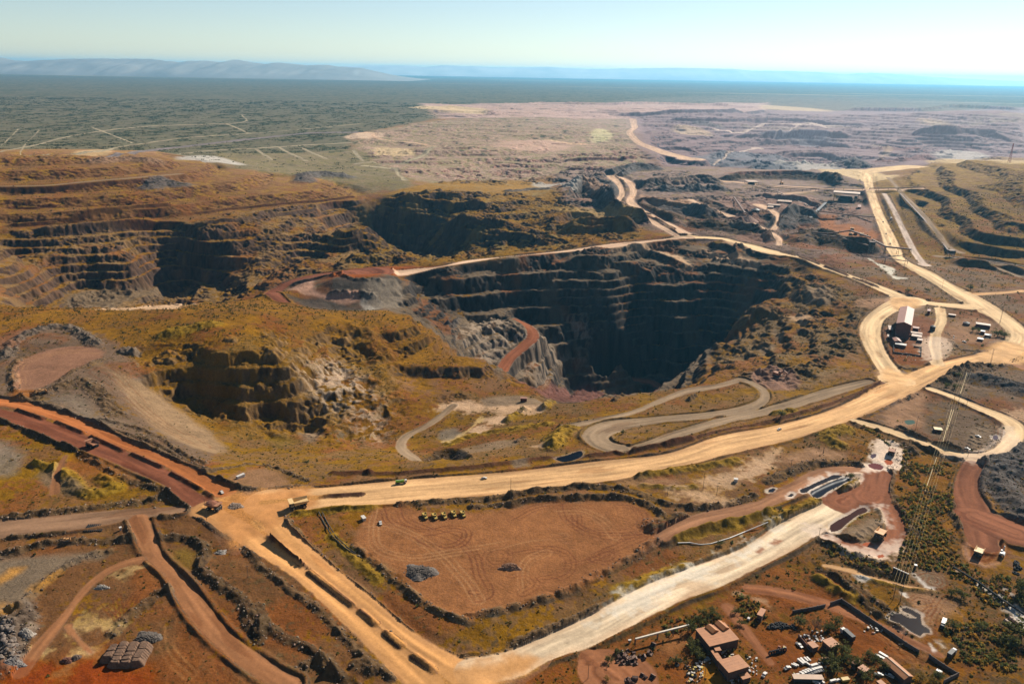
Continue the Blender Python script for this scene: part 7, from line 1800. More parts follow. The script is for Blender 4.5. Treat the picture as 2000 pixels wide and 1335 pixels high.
protos = {}
def scatter_junk(area, n, group, where, mats, fr):
    for k in range(n):
        x0, y0, x1, y1 = area
        p = spots(f"{fr} {random.uniform(x0, x1)},{random.uniform(y0, y1)}")[0]
        mi = random.choice(mats); kd = random.choice([0, 0, 1])
        lab = f"{['pale', 'yellow', 'rusty', 'grey'][mi]} {['crate', 'drum'][kd]} {where}"
        key = (kd, mi)
        if key not in protos: protos[key] = junk(kd, jm[mi], p, random.uniform(0, 6), 1.0, lab, group)
        else: dup(protos[key], p, random.uniform(0, 6), lab, group, random.uniform(0.45, 1.0))


scatter_junk((600, 680, 860, 860), 22, 'goods stacked between the workshops', 'stacked in the yard between the two workshops', [0, 0, 1, 2], 'N')
scatter_junk((170, 860, 430, 980), 16, 'goods left of the annex', 'in the clutter left of the annex', [0, 0, 2, 3], 'N')
scatter_junk((20, 1000, 300, 1330), 34, 'scrap in the lower left ground', 'in the scrap plot at the bottom beside the red bank', [0, 0, 1, 2, 3], 'N')
scatter_junk((780, 1200, 960, 1330), 14, 'goods beside the small shed', 'beside the small shed below the workshop', [0, 1, 2, 3], 'N')
scatter_junk((1030, 860, 1290, 1180), 16, 'goods along the workshop wall', 'along the right wall of the stained-roof workshop', [0, 0, 3], 'N')
scatter_junk((10, 610, 140, 740), 9, 'yellow parts under the tree', 'piled left of the tree by the workshop', [1, 1, 2], 'N')
scatter_junk((290, 590, 460, 700), 8, 'goods behind the tyre row', 'piled behind the upright tyre row', [2, 1, 3], 'O')
scatter_junk((700, 400, 950, 500), 16, 'goods in the small house yard', 'in the yard behind the small orange-roofed house', [2, 2, 0, 3], 'O')
scatter_junk((950, 320, 1160, 540), 18, 'dark goods below the bare tree', 'in the dark clutter below the bare red tree', [3, 3, 2], 'O')
scatter_junk((570, 1090, 760, 1240), 10, 'goods at the carport end', 'at the left end of the carport', [0, 1, 3], 'O')
scatter_junk((1070, 860, 1300, 1010), 12, 'goods under the lean-to', 'under the dark tree by the lean-to roof', [2, 3, 0], 'O')
scatter_junk((390, 660, 560, 800), 14, 'plant scrap', 'in the scrap plot before the plant building', [0, 2, 2], 'W')
scatter_junk((720, 690, 755, 800), 8, 'pale blocks by the red plot', 'in the pale row at the edge of the red plot', [0], 'W')
scatter_junk((640, 380, 780, 470), 10, 'plant machinery', 'beside the right wall of the plant building', [2, 3, 0], 'W')
scatter_junk((400, 780, 700, 870), 14, 'loose plant goods', 'on the ground below the walled plot', [0, 2, 1], 'W')
scatter_junk((1480, 510, 1690, 570), 10, 'goods on the rounded pad', 'on the rounded pad in the loop', [0, 0, 3], 'W')
scatter_junk((1180, 520, 1260, 580), 6, 'grey goods in the loop', 'on the dirt left of the parked pickup in the loop', [0, 3], 'W')
scatter_junk((1350, 580, 1680, 670), 22, 'plant stock', 'in the fenced machinery area of the plant', [2, 3, 2], 'X')
scatter_junk((440, 590, 640, 690), 14, 'stock below the boundary wall', 'along the long dark boundary wall', [2, 0, 3], 'L')

# black pipes side by side
a, b = spots("H 487,455 585,452"); c = spots("H 515,415")[0]
d = b - a; off = (c - a)
for k in range(9):
    o = MB().tube((0, 0, 0.5), (off.x, off.y, off.z + 0.5), 0.55, n=12).build('black_pipe', M_BLACK, smooth=False)
    o.location = a + d * (k / 8)
    tag(o, 'black pipe in the side-by-side rack on the brown lot', 'pipe', 'black pipes laid side by side')
a, b = spots("I 375,345 470,500"); c2 = spots("I 600,600")[0]
for k, dx in enumerate((-1.2, 1.6)):
    q = MB(); P = [spots(s)[0] for s in ("I 372,340", "I 400,400", "I 450,480", "I 520,545", "I 600,602")]
    for p, r in zip(P[:-1], P[1:]): q.tube((p.x + dx - a.x, p.y - a.y, gz(p.x + dx, p.y) + 0.3 - a.z), (r.x + dx - a.x, r.y - a.y, gz(r.x + dx, r.y) + 0.3 - a.z), 0.35, n=8)
    o = q.build('water_pipe', M_DARK); o.location = a
    tag(o, ['dark pipe curving down the grassy bank, left of two', 'dark pipe curving down the grassy bank, right of two'][k], 'pipe', 'dark pipes on the grassy bank')
q = MB(); P = [spots(s)[0] for s in ("J 960,520", "J 1030,518", "J 1090,530", "J 1150,525", "J 1260,492", "J 1350,455", "J 1483,400")]; a = P[0]
for p, r in zip(P[:-1], P[1:]): q.tube((p.x - a.x, p.y - a.y, gz(p.x, p.y) + 0.4 - a.z), (r.x - a.x, r.y - a.y, gz(r.x, r.y) + 0.4 - a.z), 0.4, n=8)
o = q.build('pale_pipe', M_WHITE); o.location = a; tag(o, 'pale winding pipe on the bank between yard and white road', 'pipe')


def rock_mesh(seed, n=3):
    r = random.Random(seed); bm = bmesh.new(); bmesh.ops.create_icosphere(bm, subdivisions=2, radius=1.0)
    cuts = [(Vector((r.uniform(-1, 1), r.uniform(-1, 1), r.uniform(-1, 1))).normalized(), r.uniform(0.55, 0.85)) for _ in range(9)]
    for v in bm.verts:
        for nrm, dd in cuts:
            k = v.co.dot(nrm)
            if k > dd: v.co -= nrm * (k - dd)
        v.co.z *= 0.75
    me = bpy.data.meshes.new('boulder'); bm.to_mesh(me); bm.free(); me.materials.append(M_ROCK)
    return me


RM = [rock_mesh(k) for k in range(5)]
for k in range(95):
    u = random.random(); v = random.random()
    x = 15 + 235 * u * (0.5 + 0.5 * v); y = 180 + 480 * v
    p = spots(f"V {x},{y}")[0]
    o = bpy.data.objects.new('boulder', RM[k % 5]); COL.objects.link(o)
    s = random.choice([0.6, 0.8, 1.0, 1.3, 1.9]) * random.uniform(.8, 1.1); o.scale = (s * random.uniform(.8, 1.3), s, s * random.uniform(.7, 1.1))
    o.location = p + Vector((0, 0, 0.35 * s)); o.rotation_euler = (random.uniform(-.4, .4), random.uniform(-.4, .4), random.uniform(0, 6))
    tag(o, 'grey boulder in the rock pile at the lower left edge', 'boulder', 'boulders of the lower left pile')

# stones: countless rubble on the banks and heaps
def scatter_mesh(name, xs, ys, sizes, cols, maker, m, seed=1):
    """one mesh of many small pieces standing on the ground"""
    r = np.random.default_rng(seed); n = len(xs)
    bv, bf = maker
    bv = np.array(bv, np.float32); bf = np.array(bf, np.int32)
    zs = final_at(xs, ys)
    ang = r.uniform(0, 6.283, n); ca, sa = np.cos(ang), np.sin(ang)
    sc = sizes[:, None] * r.uniform(0.75, 1.25, (n, 3))
    V3 = bv[None] * sc[:, None, :]
    V3 = V3 + r.normal(0, 0.10, V3.shape) * sizes[:, None, None]
    X = V3[..., 0] * ca[:, None] - V3[..., 1] * sa[:, None] + xs[:, None]
    Yv = V3[..., 0] * sa[:, None] + V3[..., 1] * ca[:, None] + ys[:, None]
    Z = V3[..., 2] + zs[:, None]
    co = np.stack([X, Yv, Z], -1).reshape(-1, 3).astype(np.float32)
    k = bf.shape[1]
    F = (bf[None] + (np.arange(n) * len(bv))[:, None, None]).reshape(-1, k).astype(np.int32)
    me = bpy.data.meshes.new(name)
    me.vertices.add(len(co)); me.vertices.foreach_set("co", co.ravel())
    me.loops.add(F.size); me.loops.foreach_set("vertex_index", F.ravel())
    me.polygons.add(len(F)); me.polygons.foreach_set("loop_start", np.arange(0, F.size, k, dtype=np.int32))
    me.update(calc_edges=True)
    ca_ = me.color_attributes.new("albedo", 'FLOAT_COLOR', 'POINT')
    c4 = np.ones((len(co), 4), np.float32); c4[:, :3] = np.repeat(cols, len(bv), axis=0)
    ca_.data.foreach_set("color", c4.ravel())
    me.materials.append(m)
    o = bpy.data.objects.new(name, me); COL.objects.link(o); o["kind"] = "stuff"
    return o


def attr_mat(name, rough=0.95):
    m = bpy.data.materials.new(name); m.use_nodes = True; nt = m.node_tree; b = nt.nodes["Principled BSDF"]
    at = nt.nodes.new("ShaderNodeAttribute"); at.attribute_name = "albedo"
    nt.links.new(at.outputs["Color"], b.inputs["Base Color"]); b.inputs["Roughness"].default_value = rough; b.inputs["Specular IOR Level"].default_value = 0.1
    return m


def leaf_mat():
    m = bpy.data.materials.new("scrub_leaf"); m.use_nodes = True; nt = m.node_tree; nt.nodes.remove(nt.nodes["Principled BSDF"])
    at = nt.nodes.new("ShaderNodeAttribute"); at.attribute_name = "albedo"
    d = nt.nodes.new("ShaderNodeBsdfDiffuse"); t = nt.nodes.new("ShaderNodeBsdfTranslucent"); mx = nt.nodes.new("ShaderNodeMixShader"); mx.inputs[0].default_value = 0.5
    nt.links.new(at.outputs["Color"], d.inputs["Color"]); nt.links.new(at.outputs["Color"], t.inputs["Color"])
    nt.links.new(d.outputs[0], mx.inputs[1]); nt.links.new(t.outputs[0], mx.inputs[2]); nt.links.new(mx.outputs[0], nt.nodes["Material Output"].inputs["Surface"])
    return m


M_STONE = attr_mat("rubble_stone"); M_LEAF = leaf_mat()
stone = ([(-1, -.8, -.3), (1, -1, -.3), (1, .9, -.3), (-.9, 1, -.3), (-.6, -.7, .9), (.7, -.5, .7), (.5, .7, 1.0), (-.7, .5, .6)],
         [(0, 1, 5, 4), (1, 2, 6, 5), (2, 3, 7, 6), (3, 0, 4, 7), (4, 5, 6, 7), (3, 2, 1, 0)])


def lattice_points(weight, n, ymax, seed, ymin=330):
    """random ground points with probability by weight per m2 (weight on the lattice)"""
    r = np.random.default_rng(seed); xs = []; ys = []
    tot = 0
    while tot < n:
        y = np.sqrt(r.uniform(ymin ** 2, ymax ** 2, 60000)); t = r.uniform(-0.88, 0.88, 60000); x = t * y
        i = np.clip(np.searchsorted(YR, y), 0, NR - 1); j = np.clip(np.searchsorted(TC, t), 0, NC - 1)
        k = r.uniform(0, 1, 60000) < weight[i, j]
        xs.append(x[k]); ys.append(y[k]); tot += int(k.sum())
        if k.sum() == 0: break
    return np.concatenate(xs)[:n], np.concatenate(ys)[:n]


WR = np.zeros((NR, NC), np.float32)
for w, prof, colour in RIDGELAYERS:
    if colour in ('rub', 'grey', 'dk', 'dkgrey'): WR[w] = np.maximum(WR[w], (prof > 0.1) * 0.8)
WR *= (IDS == 0)
xs, ys = lattice_points(WR, 9000, 1100, 5)
r_ = np.random.default_rng(3)
cols = np.array([0.12, 0.085, 0.06]) * r_.uniform(0.45, 1.7, (len(xs), 1)) * r_.uniform(0.92, 1.08, (len(xs), 3))
scatter_mesh('rubble', xs, ys, r_.choice([0.25, 0.35, 0.5, 0.8], len(xs), p=[.4, .3, .22, .08]), cols, stone, M_STONE, 5)
# named rubble heaps (one heap each)
for s, n, hgt, rad, lab, c in [("I 955,690", 420, 3.0, (11, 8), 'heap of grey broken rock in the left of the yard', (0.10, 0.08, 0.064)), ("V 1750,400", 420, 3.0, (8, 5.5), 'heap of grey gravel behind the ribbed spoil heap', (0.12, 0.095, 0.08)),
                               ("V 320,345", 120, 2.2, (4, 3), 'small pale gravel heap beside the boulder pile', (0.25, 0.21, 0.17)), ("V 170,670", 160, 1.6, (6, 3), 'low grey heap below the boulder pile', (0.15, 0.13, 0.115)), ("I 1470,660", 110, 2.6, (7, 4.5), 'brown conical heap in the middle of the yard', (0.2, 0.105, 0.06)),
                               ("V 900,630", 70, 1.6, (3, 2), 'little dark rock heap on the bright yellow sand', (0.11, 0.075, 0.055)), ("V 795,665", 70, 2.0, (3.2, 2.4), 'red-brown dirt heap on the bright yellow sand', (0.13, 0.055, 0.035)), ("P 460,988", 160, 1.4, (6, 4.5), 'round rubble island at the junction of four roads', (0.2, 0.14, 0.1)),
                               ("H 590,775", 60, 1.2, (5, 2.5), 'small grey heap inside the brown track loop', (0.2, 0.17, 0.14)), ("H 1280,575", 60, 1.4, (4, 3), 'small grey rock heap in the ochre strip', (0.2, 0.17, 0.14))]:
    p = spots(s)[0]; q = MB(); rr = random.Random(hash(s) % 1000)
    nn = 20; vs = []; fs = []
    for i in range(nn + 1):
        for j in range(nn + 1):
            u = i / nn * 2.4 - 1.2; v = j / nn * 2.4 - 1.2; x_ = u * rad[0]; y_ = v * rad[1]
            wob_ = 1 + 0.35 * math.sin(3 * math.atan2(v, u) + len(lab)) + 0.2 * math.sin(5 * math.atan2(v, u))
            hh = hgt * max(0, 1 - (u * u + v * v) * wob_) ** 0.8 * rr.uniform(0.7, 1.15) - 0.15
            vs.append((x_, y_, gz(p.x + x_, p.y + y_) - p.z + hh))
    for i in range(nn):
        for j in range(nn):
            b0 = i * (nn + 1) + j; fs.append((b0, b0 + nn + 1, b0 + nn + 2, b0 + 1))
    q.add(vs, fs)
    for k in range(n):
        u, v = rr.gauss(0, .45), rr.gauss(0, .45)
        if u * u + v * v > 1.2: continue
        x_, y_ = u * rad[0], v * rad[1]; s0 = rr.uniform(0.18, 0.55)
        hh = hgt * max(0, 1 - (u * u + v * v)) ** 0.8 + gz(p.x + x_, p.y + y_) - p.z - 0.1
        q.box((x_, y_, hh), (s0 * rr.uniform(1, 2), s0 * rr.uniform(1, 2), s0 * 1.4), top=(rr.uniform(.4, .9), rr.uniform(.4, .9)), shift=(rr.uniform(-.1, .1), rr.uniform(-.1, .1)))
    o = q.build('rock_heap', mat('heap_' + lab[:12].replace(' ', '_'), c, 0.95, 0, 0.55, 1.6)); o.location = p
    tag(o, lab, 'rock heap')

# ribbed spoil heap at the lower left
a, b, c = spots("V 1290,560 1770,540 1590,770")
eu = (b - a); Lu = eu.length; eu.normalize(); ev = (c - (a + b) / 2); ev -= eu * ev.dot(eu); Lv = ev.length * 1.05; ev.normalize()
nu, nv_ = 110, 96; vs = []; fs = []
MND = []
for ci_ in range(4):
    for rj in range(9 - (3 if ci_ == 0 else 0)):
        MND.append(((ci_ + 0.5) / 4 * Lu + random.uniform(-.3, .3), (rj + 0.4) / 9.5 * Lv + 0.12 * Lv * (0.5 if ci_ == 0 else 0) + random.uniform(-.15, .15), random.uniform(4.0, 4.8)))
MU = np.array(MND)
for i in range(nu + 1):
    for j in range(nv_ + 1):
        u = (i / nu * 1.16 - 0.08) * Lu; v = (j / nv_ * 1.16 - 0.08) * Lv
        du = (u - MU[:, 0]) / (Lu / 4 * 0.62); dv = (v - MU[:, 1]); dv = np.where(dv > 0, dv / 1.5, dv / 3.2)
        hh = float((MU[:, 2] * np.clip(1.25 - 0.75 * (du * du + dv * dv), 0, 1.0)).max()) + 0.1 * random.random()
        p = a + eu * u + ev * (v - 0.12 * Lv)
        vs.append((p.x - a.x, p.y - a.y, gz(p.x, p.y) - a.z + hh - 0.15))
for i in range(nu):
    for j in range(nv_):
        k = i * (nv_ + 1) + j; fs.append((k, k + nv_ + 1, k + nv_ + 2, k + 1))
o = MB().add(vs, fs).build('spoil_heap', mat('spoil_soil', (0.115, 0.066, 0.04), 0.95, 0, 0.3, 0.8)); o.location = a
tag(o, 'ribbed brown spoil heap in four rows casting a black shadow', 'spoil heap')
# cone heap under the stacker
p = spots("X 375,760")[0]; q = MB(); n = 40; vs = [(0, 0, 17)]; fs = []
for r1 in range(1, 9):
    for k in range(n):
        an = 2 * math.pi * k / n; R = 27 * r1 / 8
        vs.append((R * math.cos(an), R * math.sin(an), 17 * (1 - r1 / 8) - 0.3 + random.uniform(-.35, .35)))
for k in range(n): fs.append((0, 1 + k, 1 + (k + 1) % n))
for r1 in range(7):
    for k in range(n):
        a0 = 1 + r1 * n + k; a1 = 1 + r1 * n + (k + 1) % n; fs.append((a0, a0 + n, a1 + n, a1))
o = q.add(vs, fs).build('ore_cone', mat('cone_ore', (0.21, 0.12, 0.085), 0.95, 0, 0.25, 0.3)); o.location = p
tag(o, 'red-grey cone heap below the sloping stacker conveyor', 'ore heap')
print("small", time.time() - T0)

# ------------------------------------------------------------------ trees and scrub
def crown_mesh(name, seed, nclump, leaf, shape=(1, 1, 0.8), dark=(0.05, 0.056, 0.02), light=(0.13, 0.12, 0.04)):
    r = np.random.default_rng(seed); V_ = []; F_ = []; Cc = []
    cl = r.normal(0, 0.42, (nclump, 3)) * np.array(shape); cl[:, 2] = np.abs(cl[:, 2]) * 0.9
    k = 0
    for c in cl:
        m = int(r.integers(14, 26)); tone = r.uniform(0, 1)
        for _ in range(m):
            p = c + r.normal(0, 0.13, 3)
            a = r.normal(0, 1, 3); a /= np.linalg.norm(a); b = np.cross(a, r.normal(0, 1, 3)); b /= np.linalg.norm(b)
            s = leaf * r.uniform(0.6, 1.4)
            V_ += [p + a * s, p + b * s * .7, p - a * s, p - b * s * .7]; F_.append((k, k + 1, k + 2, k + 3)); k += 4
            t = np.clip(tone * 0.6 + r.uniform(0, .4), 0, 1); Cc += [list(np.array(dark) * (1 - t) + np.array(light) * t) + [1]] * 4
    me = bpy.data.meshes.new(name); me.from_pydata([tuple(v) for v in V_], [], F_)
    ca = me.color_attributes.new("albedo", 'FLOAT_COLOR', 'POINT'); ca.data.foreach_set("color", np.array(Cc, np.float32).ravel())
    me.materials.append(M_LEAF)
    return me


CROWNS = {'green': [crown_mesh('crown', k, 26, 0.085) for k in range(4)], 'bare': [crown_mesh('crown', 11, 22, 0.05, (1, 1, 1), (0.10, 0.05, 0.03), (0.20, 0.10, 0.05))],
          'ochre': [crown_mesh('crown', 21, 20, 0.08, (1, 1, .7), (0.10, 0.075, 0.02), (0.22, 0.14, 0.03))]}


def trunk_mesh(seed):
    r = random.Random(seed); q = MB().tube((0, 0, -0.25), (0.03, 0, 0.35), 0.06, 0.045, n=8)
    for k in range(5):
        a = 2 * math.pi * k / 5 + r.uniform(-.3, .3); e = Vector((0.35 * math.cos(a), 0.35 * math.sin(a), r.uniform(0.6, 0.85)))
        q.tube((0.03, 0, 0.28), tuple(e * 0.6 + Vector((0, 0, .1))), 0.032, 0.022, n=6); q.tube(tuple(e * 0.6 + Vector((0, 0, .1))), tuple(e), 0.022, 0.01, n=5)
    o = q.build('trunk', M_BARK); me = o.data; bpy.data.objects.remove(o); return me


TRUNKS = [trunk_mesh(k) for k in range(3)]
_tc = 0


def tree(s, R, label, kind='green', group=None):
    global _tc
    p = spots(s)[0]; _tc += 1
    t = thing('tree', label, 'tree', p, random.uniform(0, 6.2), group)
    c = bpy.data.objects.new('crown', CROWNS[kind][_tc % len(CROWNS[kind])]); COL.objects.link(c); c.parent = t; c.location = (0, 0, R * 0.55); c.scale = (R, R, R * 0.95)
    k = bpy.data.objects.new('trunk', TRUNKS[_tc % 3]); COL.objects.link(k); k.parent = t; k.scale = (R * 1.3,) * 3
    return t


for s, R, lab, kd in [("O 700,190", 5.5, 'dark tree at the right end of the tyre heap', 'green'), ("O 1000,300", 7.0, 'large bare reddish tree in the middle of the camp', 'bare'), ("O 1420,190", 5.0, 'slim green tree above the long dark truck', 'green'), ("O 1270,300", 4.5, 'dark bushy tree just left of the long dark truck', 'green'),
                      ("O 1530,760", 6.5, 'big dark tree with reddish tips beside the square tan-roofed house', 'green'), ("O 1600,900", 5.0, 'dark tree below the big red-tipped one', 'green'), ("O 1370,970", 6.0, 'dark tree at the end of the caravans', 'green'), ("O 1220,960", 4.5, 'dark tree shading the tan lean-to roof', 'green'), ("O 1380,1110", 4.5, 'dark tree right of the carport', 'green'), ("O 1720,1000", 4.5, 'tree at the top of the lower hut clump', 'green'),
                      ("R 560,450", 4.0, 'dark tree left of the twin long caravans', 'green'), ("R 680,500", 3.6, 'dark tree just under the twin caravans', 'green'), ("R 870,650", 5.0, 'tree against the dark slope of the long gabled shed', 'green'), ("R 300,620", 4.5, 'tree in front of the small tan hut roof', 'green'), ("R 600,780", 4.0, 'tree below the hut with the dark roof joint', 'green'), ("R 480,860", 4.5, 'dark tree beside the yellow skip', 'green'), ("R 1900,850", 4.0, 'dark tree below the small white box at the wall', 'green'),
                      ("R 1560,890", 4.2, 'yellow-ochre bush tree at the end of the long gabled shed', 'ochre'), ("R 1790,930", 3.5, 'ochre bush at the bottom edge right of the shed', 'ochre'), ("N 120,720", 5.5, 'round olive tree left of the workshops', 'green'), ("N 230,870", 5.0, 'dark tree beside the narrow annex', 'green'), ("N 110,420", 5.5, 'dark tree at the left corner of the large workshop', 'green'), ("N 330,130", 4.5, 'green tree in the scrub above the large workshop', 'green'), ("N 480,90", 4.2, 'scrub tree above the gap between the roof monitors', 'green'), ("N 210,240", 4.4, 'tree at the end of the pale pipe gantry', 'green'), ("N 560,200", 3.4, 'small tree behind the left roof monitor', 'green'), ("N 890,60", 3.0, 'small tree right of the red camp road', 'green'), ("N 990,270", 3.2, 'small tree across the road from the large workshop', 'green'),
                      ("S 370,680", 3.4, 'pointed green tree at the left of the clearing', 'green'), ("S 530,525", 3.0, 'dark round shrub among the machine buckets', 'green'), ("S 1640,700", 3.4, 'dark shrub beside the tyres left of the workshops', 'green'), ("S 1500,720", 2.6, 'ochre shrub at the scrap ground edge', 'ochre'), ("S 330,1030", 2.4, 'ochre shrub near the bottom beside the red road', 'ochre'),
                      ("T 1960,560", 9.0, 'large dark tree mass at the right edge by the salt', 'green'), ("T 1980,690", 7.0, 'second large dark tree at the right edge below', 'green'), ("L 1960,740", 10.0, 'big dark tree at the right edge under the steel pipes', 'green'), ("L 1860,800", 7.0, 'dark tree left of the big one under the steel pipes', 'green'), ("L 1300,640", 4.5, 'dark shrub tree right of the white-topped truck', 'green'), ("L 1560,640", 4.0, 'small dark tree in the right scrub', 'green'), ("L 1390,330", 5.0, 'dark tree in the ochre thicket above the pond', 'green'), ("L 1290,310", 4.0, 'tree at the left of the ochre thicket above the pond', 'green'),
                      ("W 1450,460", 5.0, 'green tree in the middle of the right loop', 'green'), ("W 1530,470", 4.5, 'green tree beside the short white-roofed shed', 'green'), ("W 1780,530", 8.0, 'dark wide thicket tree at the right of the loop', 'green'), ("W 1870,545", 6.5, 'dark tree against the right loop road', 'green'), ("U 210,660", 4.5, 'dark tree beside the upper bright wire tube', 'green'), ("U 250,550", 4.0, 'olive tree above the upper bright wire tube', 'green'), ("U 140,645", 4.0, 'dark shrub on the bank below the main road', 'green'),
                      ("C 1313,880", 5.5, 'lone dark tree between the rail bed and the service road', 'green'), ("C 1690,1325", 7.0, 'dark tree beside the pale road above the siding', 'green'), ("G 1345,200", 5.0, 'dark shrub above the road fork, left of two', 'green'), ("G 1450,195", 4.5, 'dark shrub above the road fork, right of two', 'green'), ("M 650,330", 3.6, 'dark bush at the end of the black twin pond', 'green'), ("M 90,590", 2.8, 'dark bush on the grassy bank, left of two', 'green'), ("M 190,575", 2.6, 'dark bush on the grassy bank, right of two', 'green'), ("J 1205,530", 3.0, 'dark bush on the bank where the pale pipe bends', 'green'), ("G 640,890", 6.0, 'dark shrub thicket between the two hairpin roads', 'green'), ("E 1605,985", 3.0, 'small dark tree inside the hairpin loop', 'green'), ("E 1050,860", 4.0, 'dark tree on the grassy knoll by the hollow', 'green'), ("D 1700,1150", 3.0, 'dark bush above the bermed lot', 'green')]:
    tree(s, R, lab, kd)

# low scrub over the rough ground: countless, one object per kind of growth
WS = np.clip(SC - 0.12, 0, 1) * np.clip(1 - SURF * 1.6, 0, 1) * (IDS == 0) * np.clip(1.3 - SLOPE * 1.0, 0, 1) * (n30 * 0.5 + 0.6 > 0.35)
for w, d, colour, soft, stren in PATCHLAYERS: WS[w] *= np.where(d < 1, 1 - 0.93 * stren, 1)
r2 = np.random.default_rng(9)
def bushkit(seed, n):
    r = np.random.default_rng(seed); V_ = []; F_ = []
    for k in range(n):
        p = r.normal(0, 0.42, 3); p[2] = abs(p[2]) * 0.8 + 0.1; a = r.normal(0, 1, 3); a /= np.linalg.norm(a); b = np.cross(a, r.normal(0, 1, 3)); b /= np.linalg.norm(b); s = 0.36
        V_ += [p + a * s, p + b * s, p - a * s, p - b * s]; F_.append((4 * k, 4 * k + 1, 4 * k + 2, 4 * k + 3))
    return V_, F_
xs, ys = lattice_points(WS.astype(np.float32), 12000, 900, 11)
cols = np.array([[0.055, 0.06, 0.02], [0.10, 0.085, 0.026], [0.16, 0.11, 0.03], [0.24, 0.14, 0.03]])[r2.choice(4, len(xs), p=[.35, .3, .2, .15])] * r2.uniform(.7, 1.3, (len(xs), 1))
scatter_mesh('scrub', xs, ys, r2.choice([0.45, 0.7, 1.0, 1.7], len(xs), p=[.4, .36, .19, .05]), cols, bushkit(1, 12), M_LEAF, 12)
WT = np.zeros((NR, NC), np.float32)
for o_ in ("M 1060,130 1440,220 1450,500 1430,760 1560,1000 1900,1080 L 1900,430 1700,420 1250,100 M 1000,1000 1080,760 1000,500", "L 1150,640 1500,520 1900,640 1950,1100 1500,1000 1300,820", "K 0,240 480,60 640,330 430,420 200,420 0,560", "K 750,60 950,80 1180,330 1000,420 850,330", "M 520,870 900,1020 1080,1060 900,1075 600,990 420,900", "L 300,160 700,250 720,440 500,330", "G 1060,930 1150,960 1300,1100 1180,1000"):
    P_ = survey(o_); f_ = poly_field(P_[:, :2], 4.0)
    if f_ is not None: WT[f_[0]] = np.maximum(WT[f_[0]], (f_[1] < 0) * (IDS[f_[0]] == 0) * (n30[f_[0]] + 0.5 * N15[f_[0]] > -0.25))
xs, ys = lattice_points(WT, 2600, 900, 17)
cols = np.array([[0.09, 0.095, 0.03], [0.15, 0.12, 0.03], [0.26, 0.15, 0.03], [0.33, 0.17, 0.03], [0.14, 0.08, 0.04]])[r2.choice(5, len(xs), p=[.28, .26, .2, .14, .12])] * r2.uniform(.7, 1.3, (len(xs), 1))
scatter_mesh('thicket', xs, ys, r2.choice([0.9, 1.3, 1.8], len(xs), p=[.5, .35, .15]), cols, bushkit(4, 26), M_LEAF, 18)
xs, ys = lattice_points(WS.astype(np.float32), 12000, 2000, 13, 880)
cols = np.array([[0.045, 0.05, 0.018], [0.07, 0.065, 0.02], [0.10, 0.075, 0.022]])[r2.choice(3, len(xs))] * r2.uniform(.7, 1.3, (len(xs), 1))
scatter_mesh('scrub', xs, ys, r2.choice([0.9, 1.4, 2.2], len(xs), p=[.5, .35, .15]), cols, bushkit(2, 7), M_LEAF, 14)
WF = ((YY > 2300) & (YY < 9000)) * sstep(0.5, 0.9, SC) * (IDS == 0) * sstep(-0.2, 0.5, nfar + 0.4 * n30)
xs, ys = lattice_points(WF.astype(np.float32), 30000, 8500, 15, 2300)
cols = np.array([0.035, 0.042, 0.018]) * r2.uniform(.6, 1.3, (len(xs), 1))
scatter_mesh('bushland', xs, ys, r2.uniform(2.2, 4.5, len(xs)), cols, bushkit(3, 6), M_LEAF, 16)
print("plants", time.time() - T0)

# ------------------------------------------------------------------ hills on the horizon
def hills(name, top, dist, depth, base_drop, seed, albedo, spur=1.0):
    P = pts(top); xs_ = np.arange(P[0, 0], P[-1, 0], 4.0); tops = np.interp(xs_, P[:, 0], P[:, 1])
    tops = tops + 1.3 * fbm(xs_, xs_ * 0, 24.0, 3, seed) * (0.35 + 0.65 * min(1, spur))
    x, y, zz = ray(xs_, tops); t = dist / y; zt = np.maximum(CAM_H + zz * t, 6); xw = x * t
    nd = 40; v = np.linspace(-1, 1, nd)
    X = np.repeat(xw[:, None], nd, 1); Yg = dist + v[None, :] * depth + 0 * X
    prof = np.clip(1 - np.abs(v), 0, 1)[None, :] ** 0.8
    sp_ = 1 - np.abs(fbm(X, Yg * 0.12, 1300, 3, seed)) * 1.6; sp2 = fbm(X, Yg * 0.3, 420, 4, seed + 3, 0.65)
    zt = zt * np.clip(np.minimum(np.arange(len(xs_)), np.arange(len(xs_))[::-1]) / 30.0, 0, 1)
    Z = zt[:, None] * np.clip(prof * (1 + spur * 0.35 * sp_ * (1 - prof)) + spur * 0.22 * sp2 * prof * (1 - prof) * 2, 0, 1.0) - 2
    n = len(xs_)
    co = np.stack([X, Yg, Z], -1).reshape(-1, 3)
    i, j = np.meshgrid(np.arange(n - 1), np.arange(nd - 1), indexing='ij'); a = (i * nd + j).ravel()
    F = np.stack([a, a + nd, a + nd + 1, a + 1], 1)
    me = bpy.data.meshes.new(name); me.from_pydata(co.tolist(), [], F.tolist()); me.polygons.foreach_set("use_smooth", np.ones(len(F), bool))
    me.materials.append(mat('hill_' + str(seed), albedo, 0.95, 0, 0.15, 0.0006))
    o = bpy.data.objects.new(name, me); COL.objects.link(o); o["kind"] = "structure"


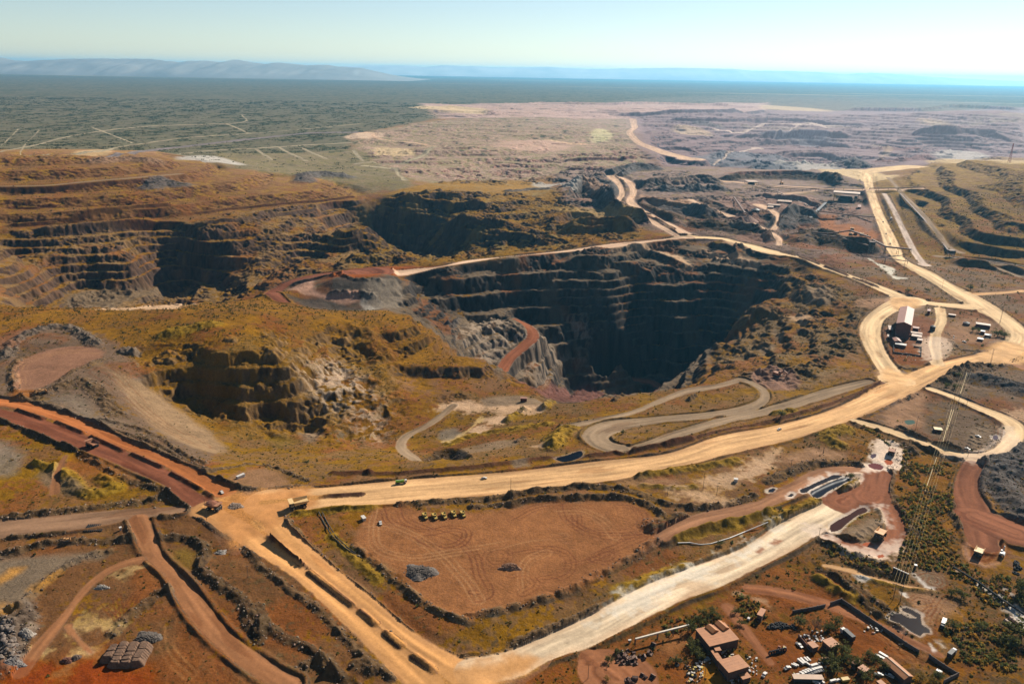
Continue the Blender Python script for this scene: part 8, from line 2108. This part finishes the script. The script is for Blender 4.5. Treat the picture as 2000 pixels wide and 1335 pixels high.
hills('hills', "-600,118 -400,110 -200,120 0,112 20,117 50,120 80,118 130,115 200,114 270,114 300,116 330,119 350,122 370,119 400,118 430,121 460,117 500,122 520,124 545,122 575,125 600,127 640,127 680,131 720,134 780,138 830,141", 29000, 3600, 0, 61, (0.22, 0.20, 0.17), 0.8)
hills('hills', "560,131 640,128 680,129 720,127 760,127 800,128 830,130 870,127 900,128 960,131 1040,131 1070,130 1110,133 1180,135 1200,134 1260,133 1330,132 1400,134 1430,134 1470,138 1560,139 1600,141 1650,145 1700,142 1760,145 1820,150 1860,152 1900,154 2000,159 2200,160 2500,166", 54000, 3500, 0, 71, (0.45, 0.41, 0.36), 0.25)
# ------------------------------------------------------------------ haze
def haze_box(x0, x1, y0, y1, z0, z1, density):
    bm = bmesh.new(); bmesh.ops.create_cube(bm, size=1.0)
    for v in bm.verts:
        v.co = Vector((x0 if v.co.x < 0 else x1, y0 if v.co.y < 0 else y1, z0 if v.co.z < 0 else z1))
    me = bpy.data.meshes.new("haze"); bm.to_mesh(me); bm.free()
    ob = bpy.data.objects.new("haze", me); COL.objects.link(ob); ob["kind"] = "stuff"
    m = bpy.data.materials.new("haze_air"); m.use_nodes = True; nt = m.node_tree
    nt.nodes.remove(nt.nodes["Principled BSDF"])
    v = nt.nodes.new("ShaderNodeVolumePrincipled")
    v.inputs["Color"].default_value = (0.19, 0.60, 0.92, 1)
    v.inputs["Density"].default_value = density
    v.inputs["Anisotropy"].default_value = 0.42
    nt.links.new(v.outputs[0], nt.nodes["Material Output"].inputs["Volume"])
    me.materials.append(m)


haze_box(-95000, 95000, -3000, 61000, float(H.min()) - 1.0, 640.0, 2.0e-5)
# dust hanging over the far workings at the right
bm = bmesh.new(); bmesh.ops.create_icosphere(bm, subdivisions=4, radius=1.0)
for v in bm.verts: v.co = Vector((1900 + v.co.x * 1900, 4700 + v.co.y * 1700, 40 + v.co.z * 190))
me = bpy.data.meshes.new("dust_cloud"); bm.to_mesh(me); bm.free()
ob = bpy.data.objects.new("dust_cloud", me); COL.objects.link(ob); ob["kind"] = "stuff"
m = bpy.data.materials.new("dust_air"); m.use_nodes = True; nt = m.node_tree; nt.nodes.remove(nt.nodes["Principled BSDF"])
v = nt.nodes.new("ShaderNodeVolumePrincipled"); v.inputs["Color"].default_value = (0.85, 0.66, 0.68, 1); v.inputs["Density"].default_value = 4.5e-5; v.inputs["Anisotropy"].default_value = 0.4
nt.links.new(v.outputs[0], nt.nodes["Material Output"].inputs["Volume"]); me.materials.append(m)
print("total", time.time() - T0)
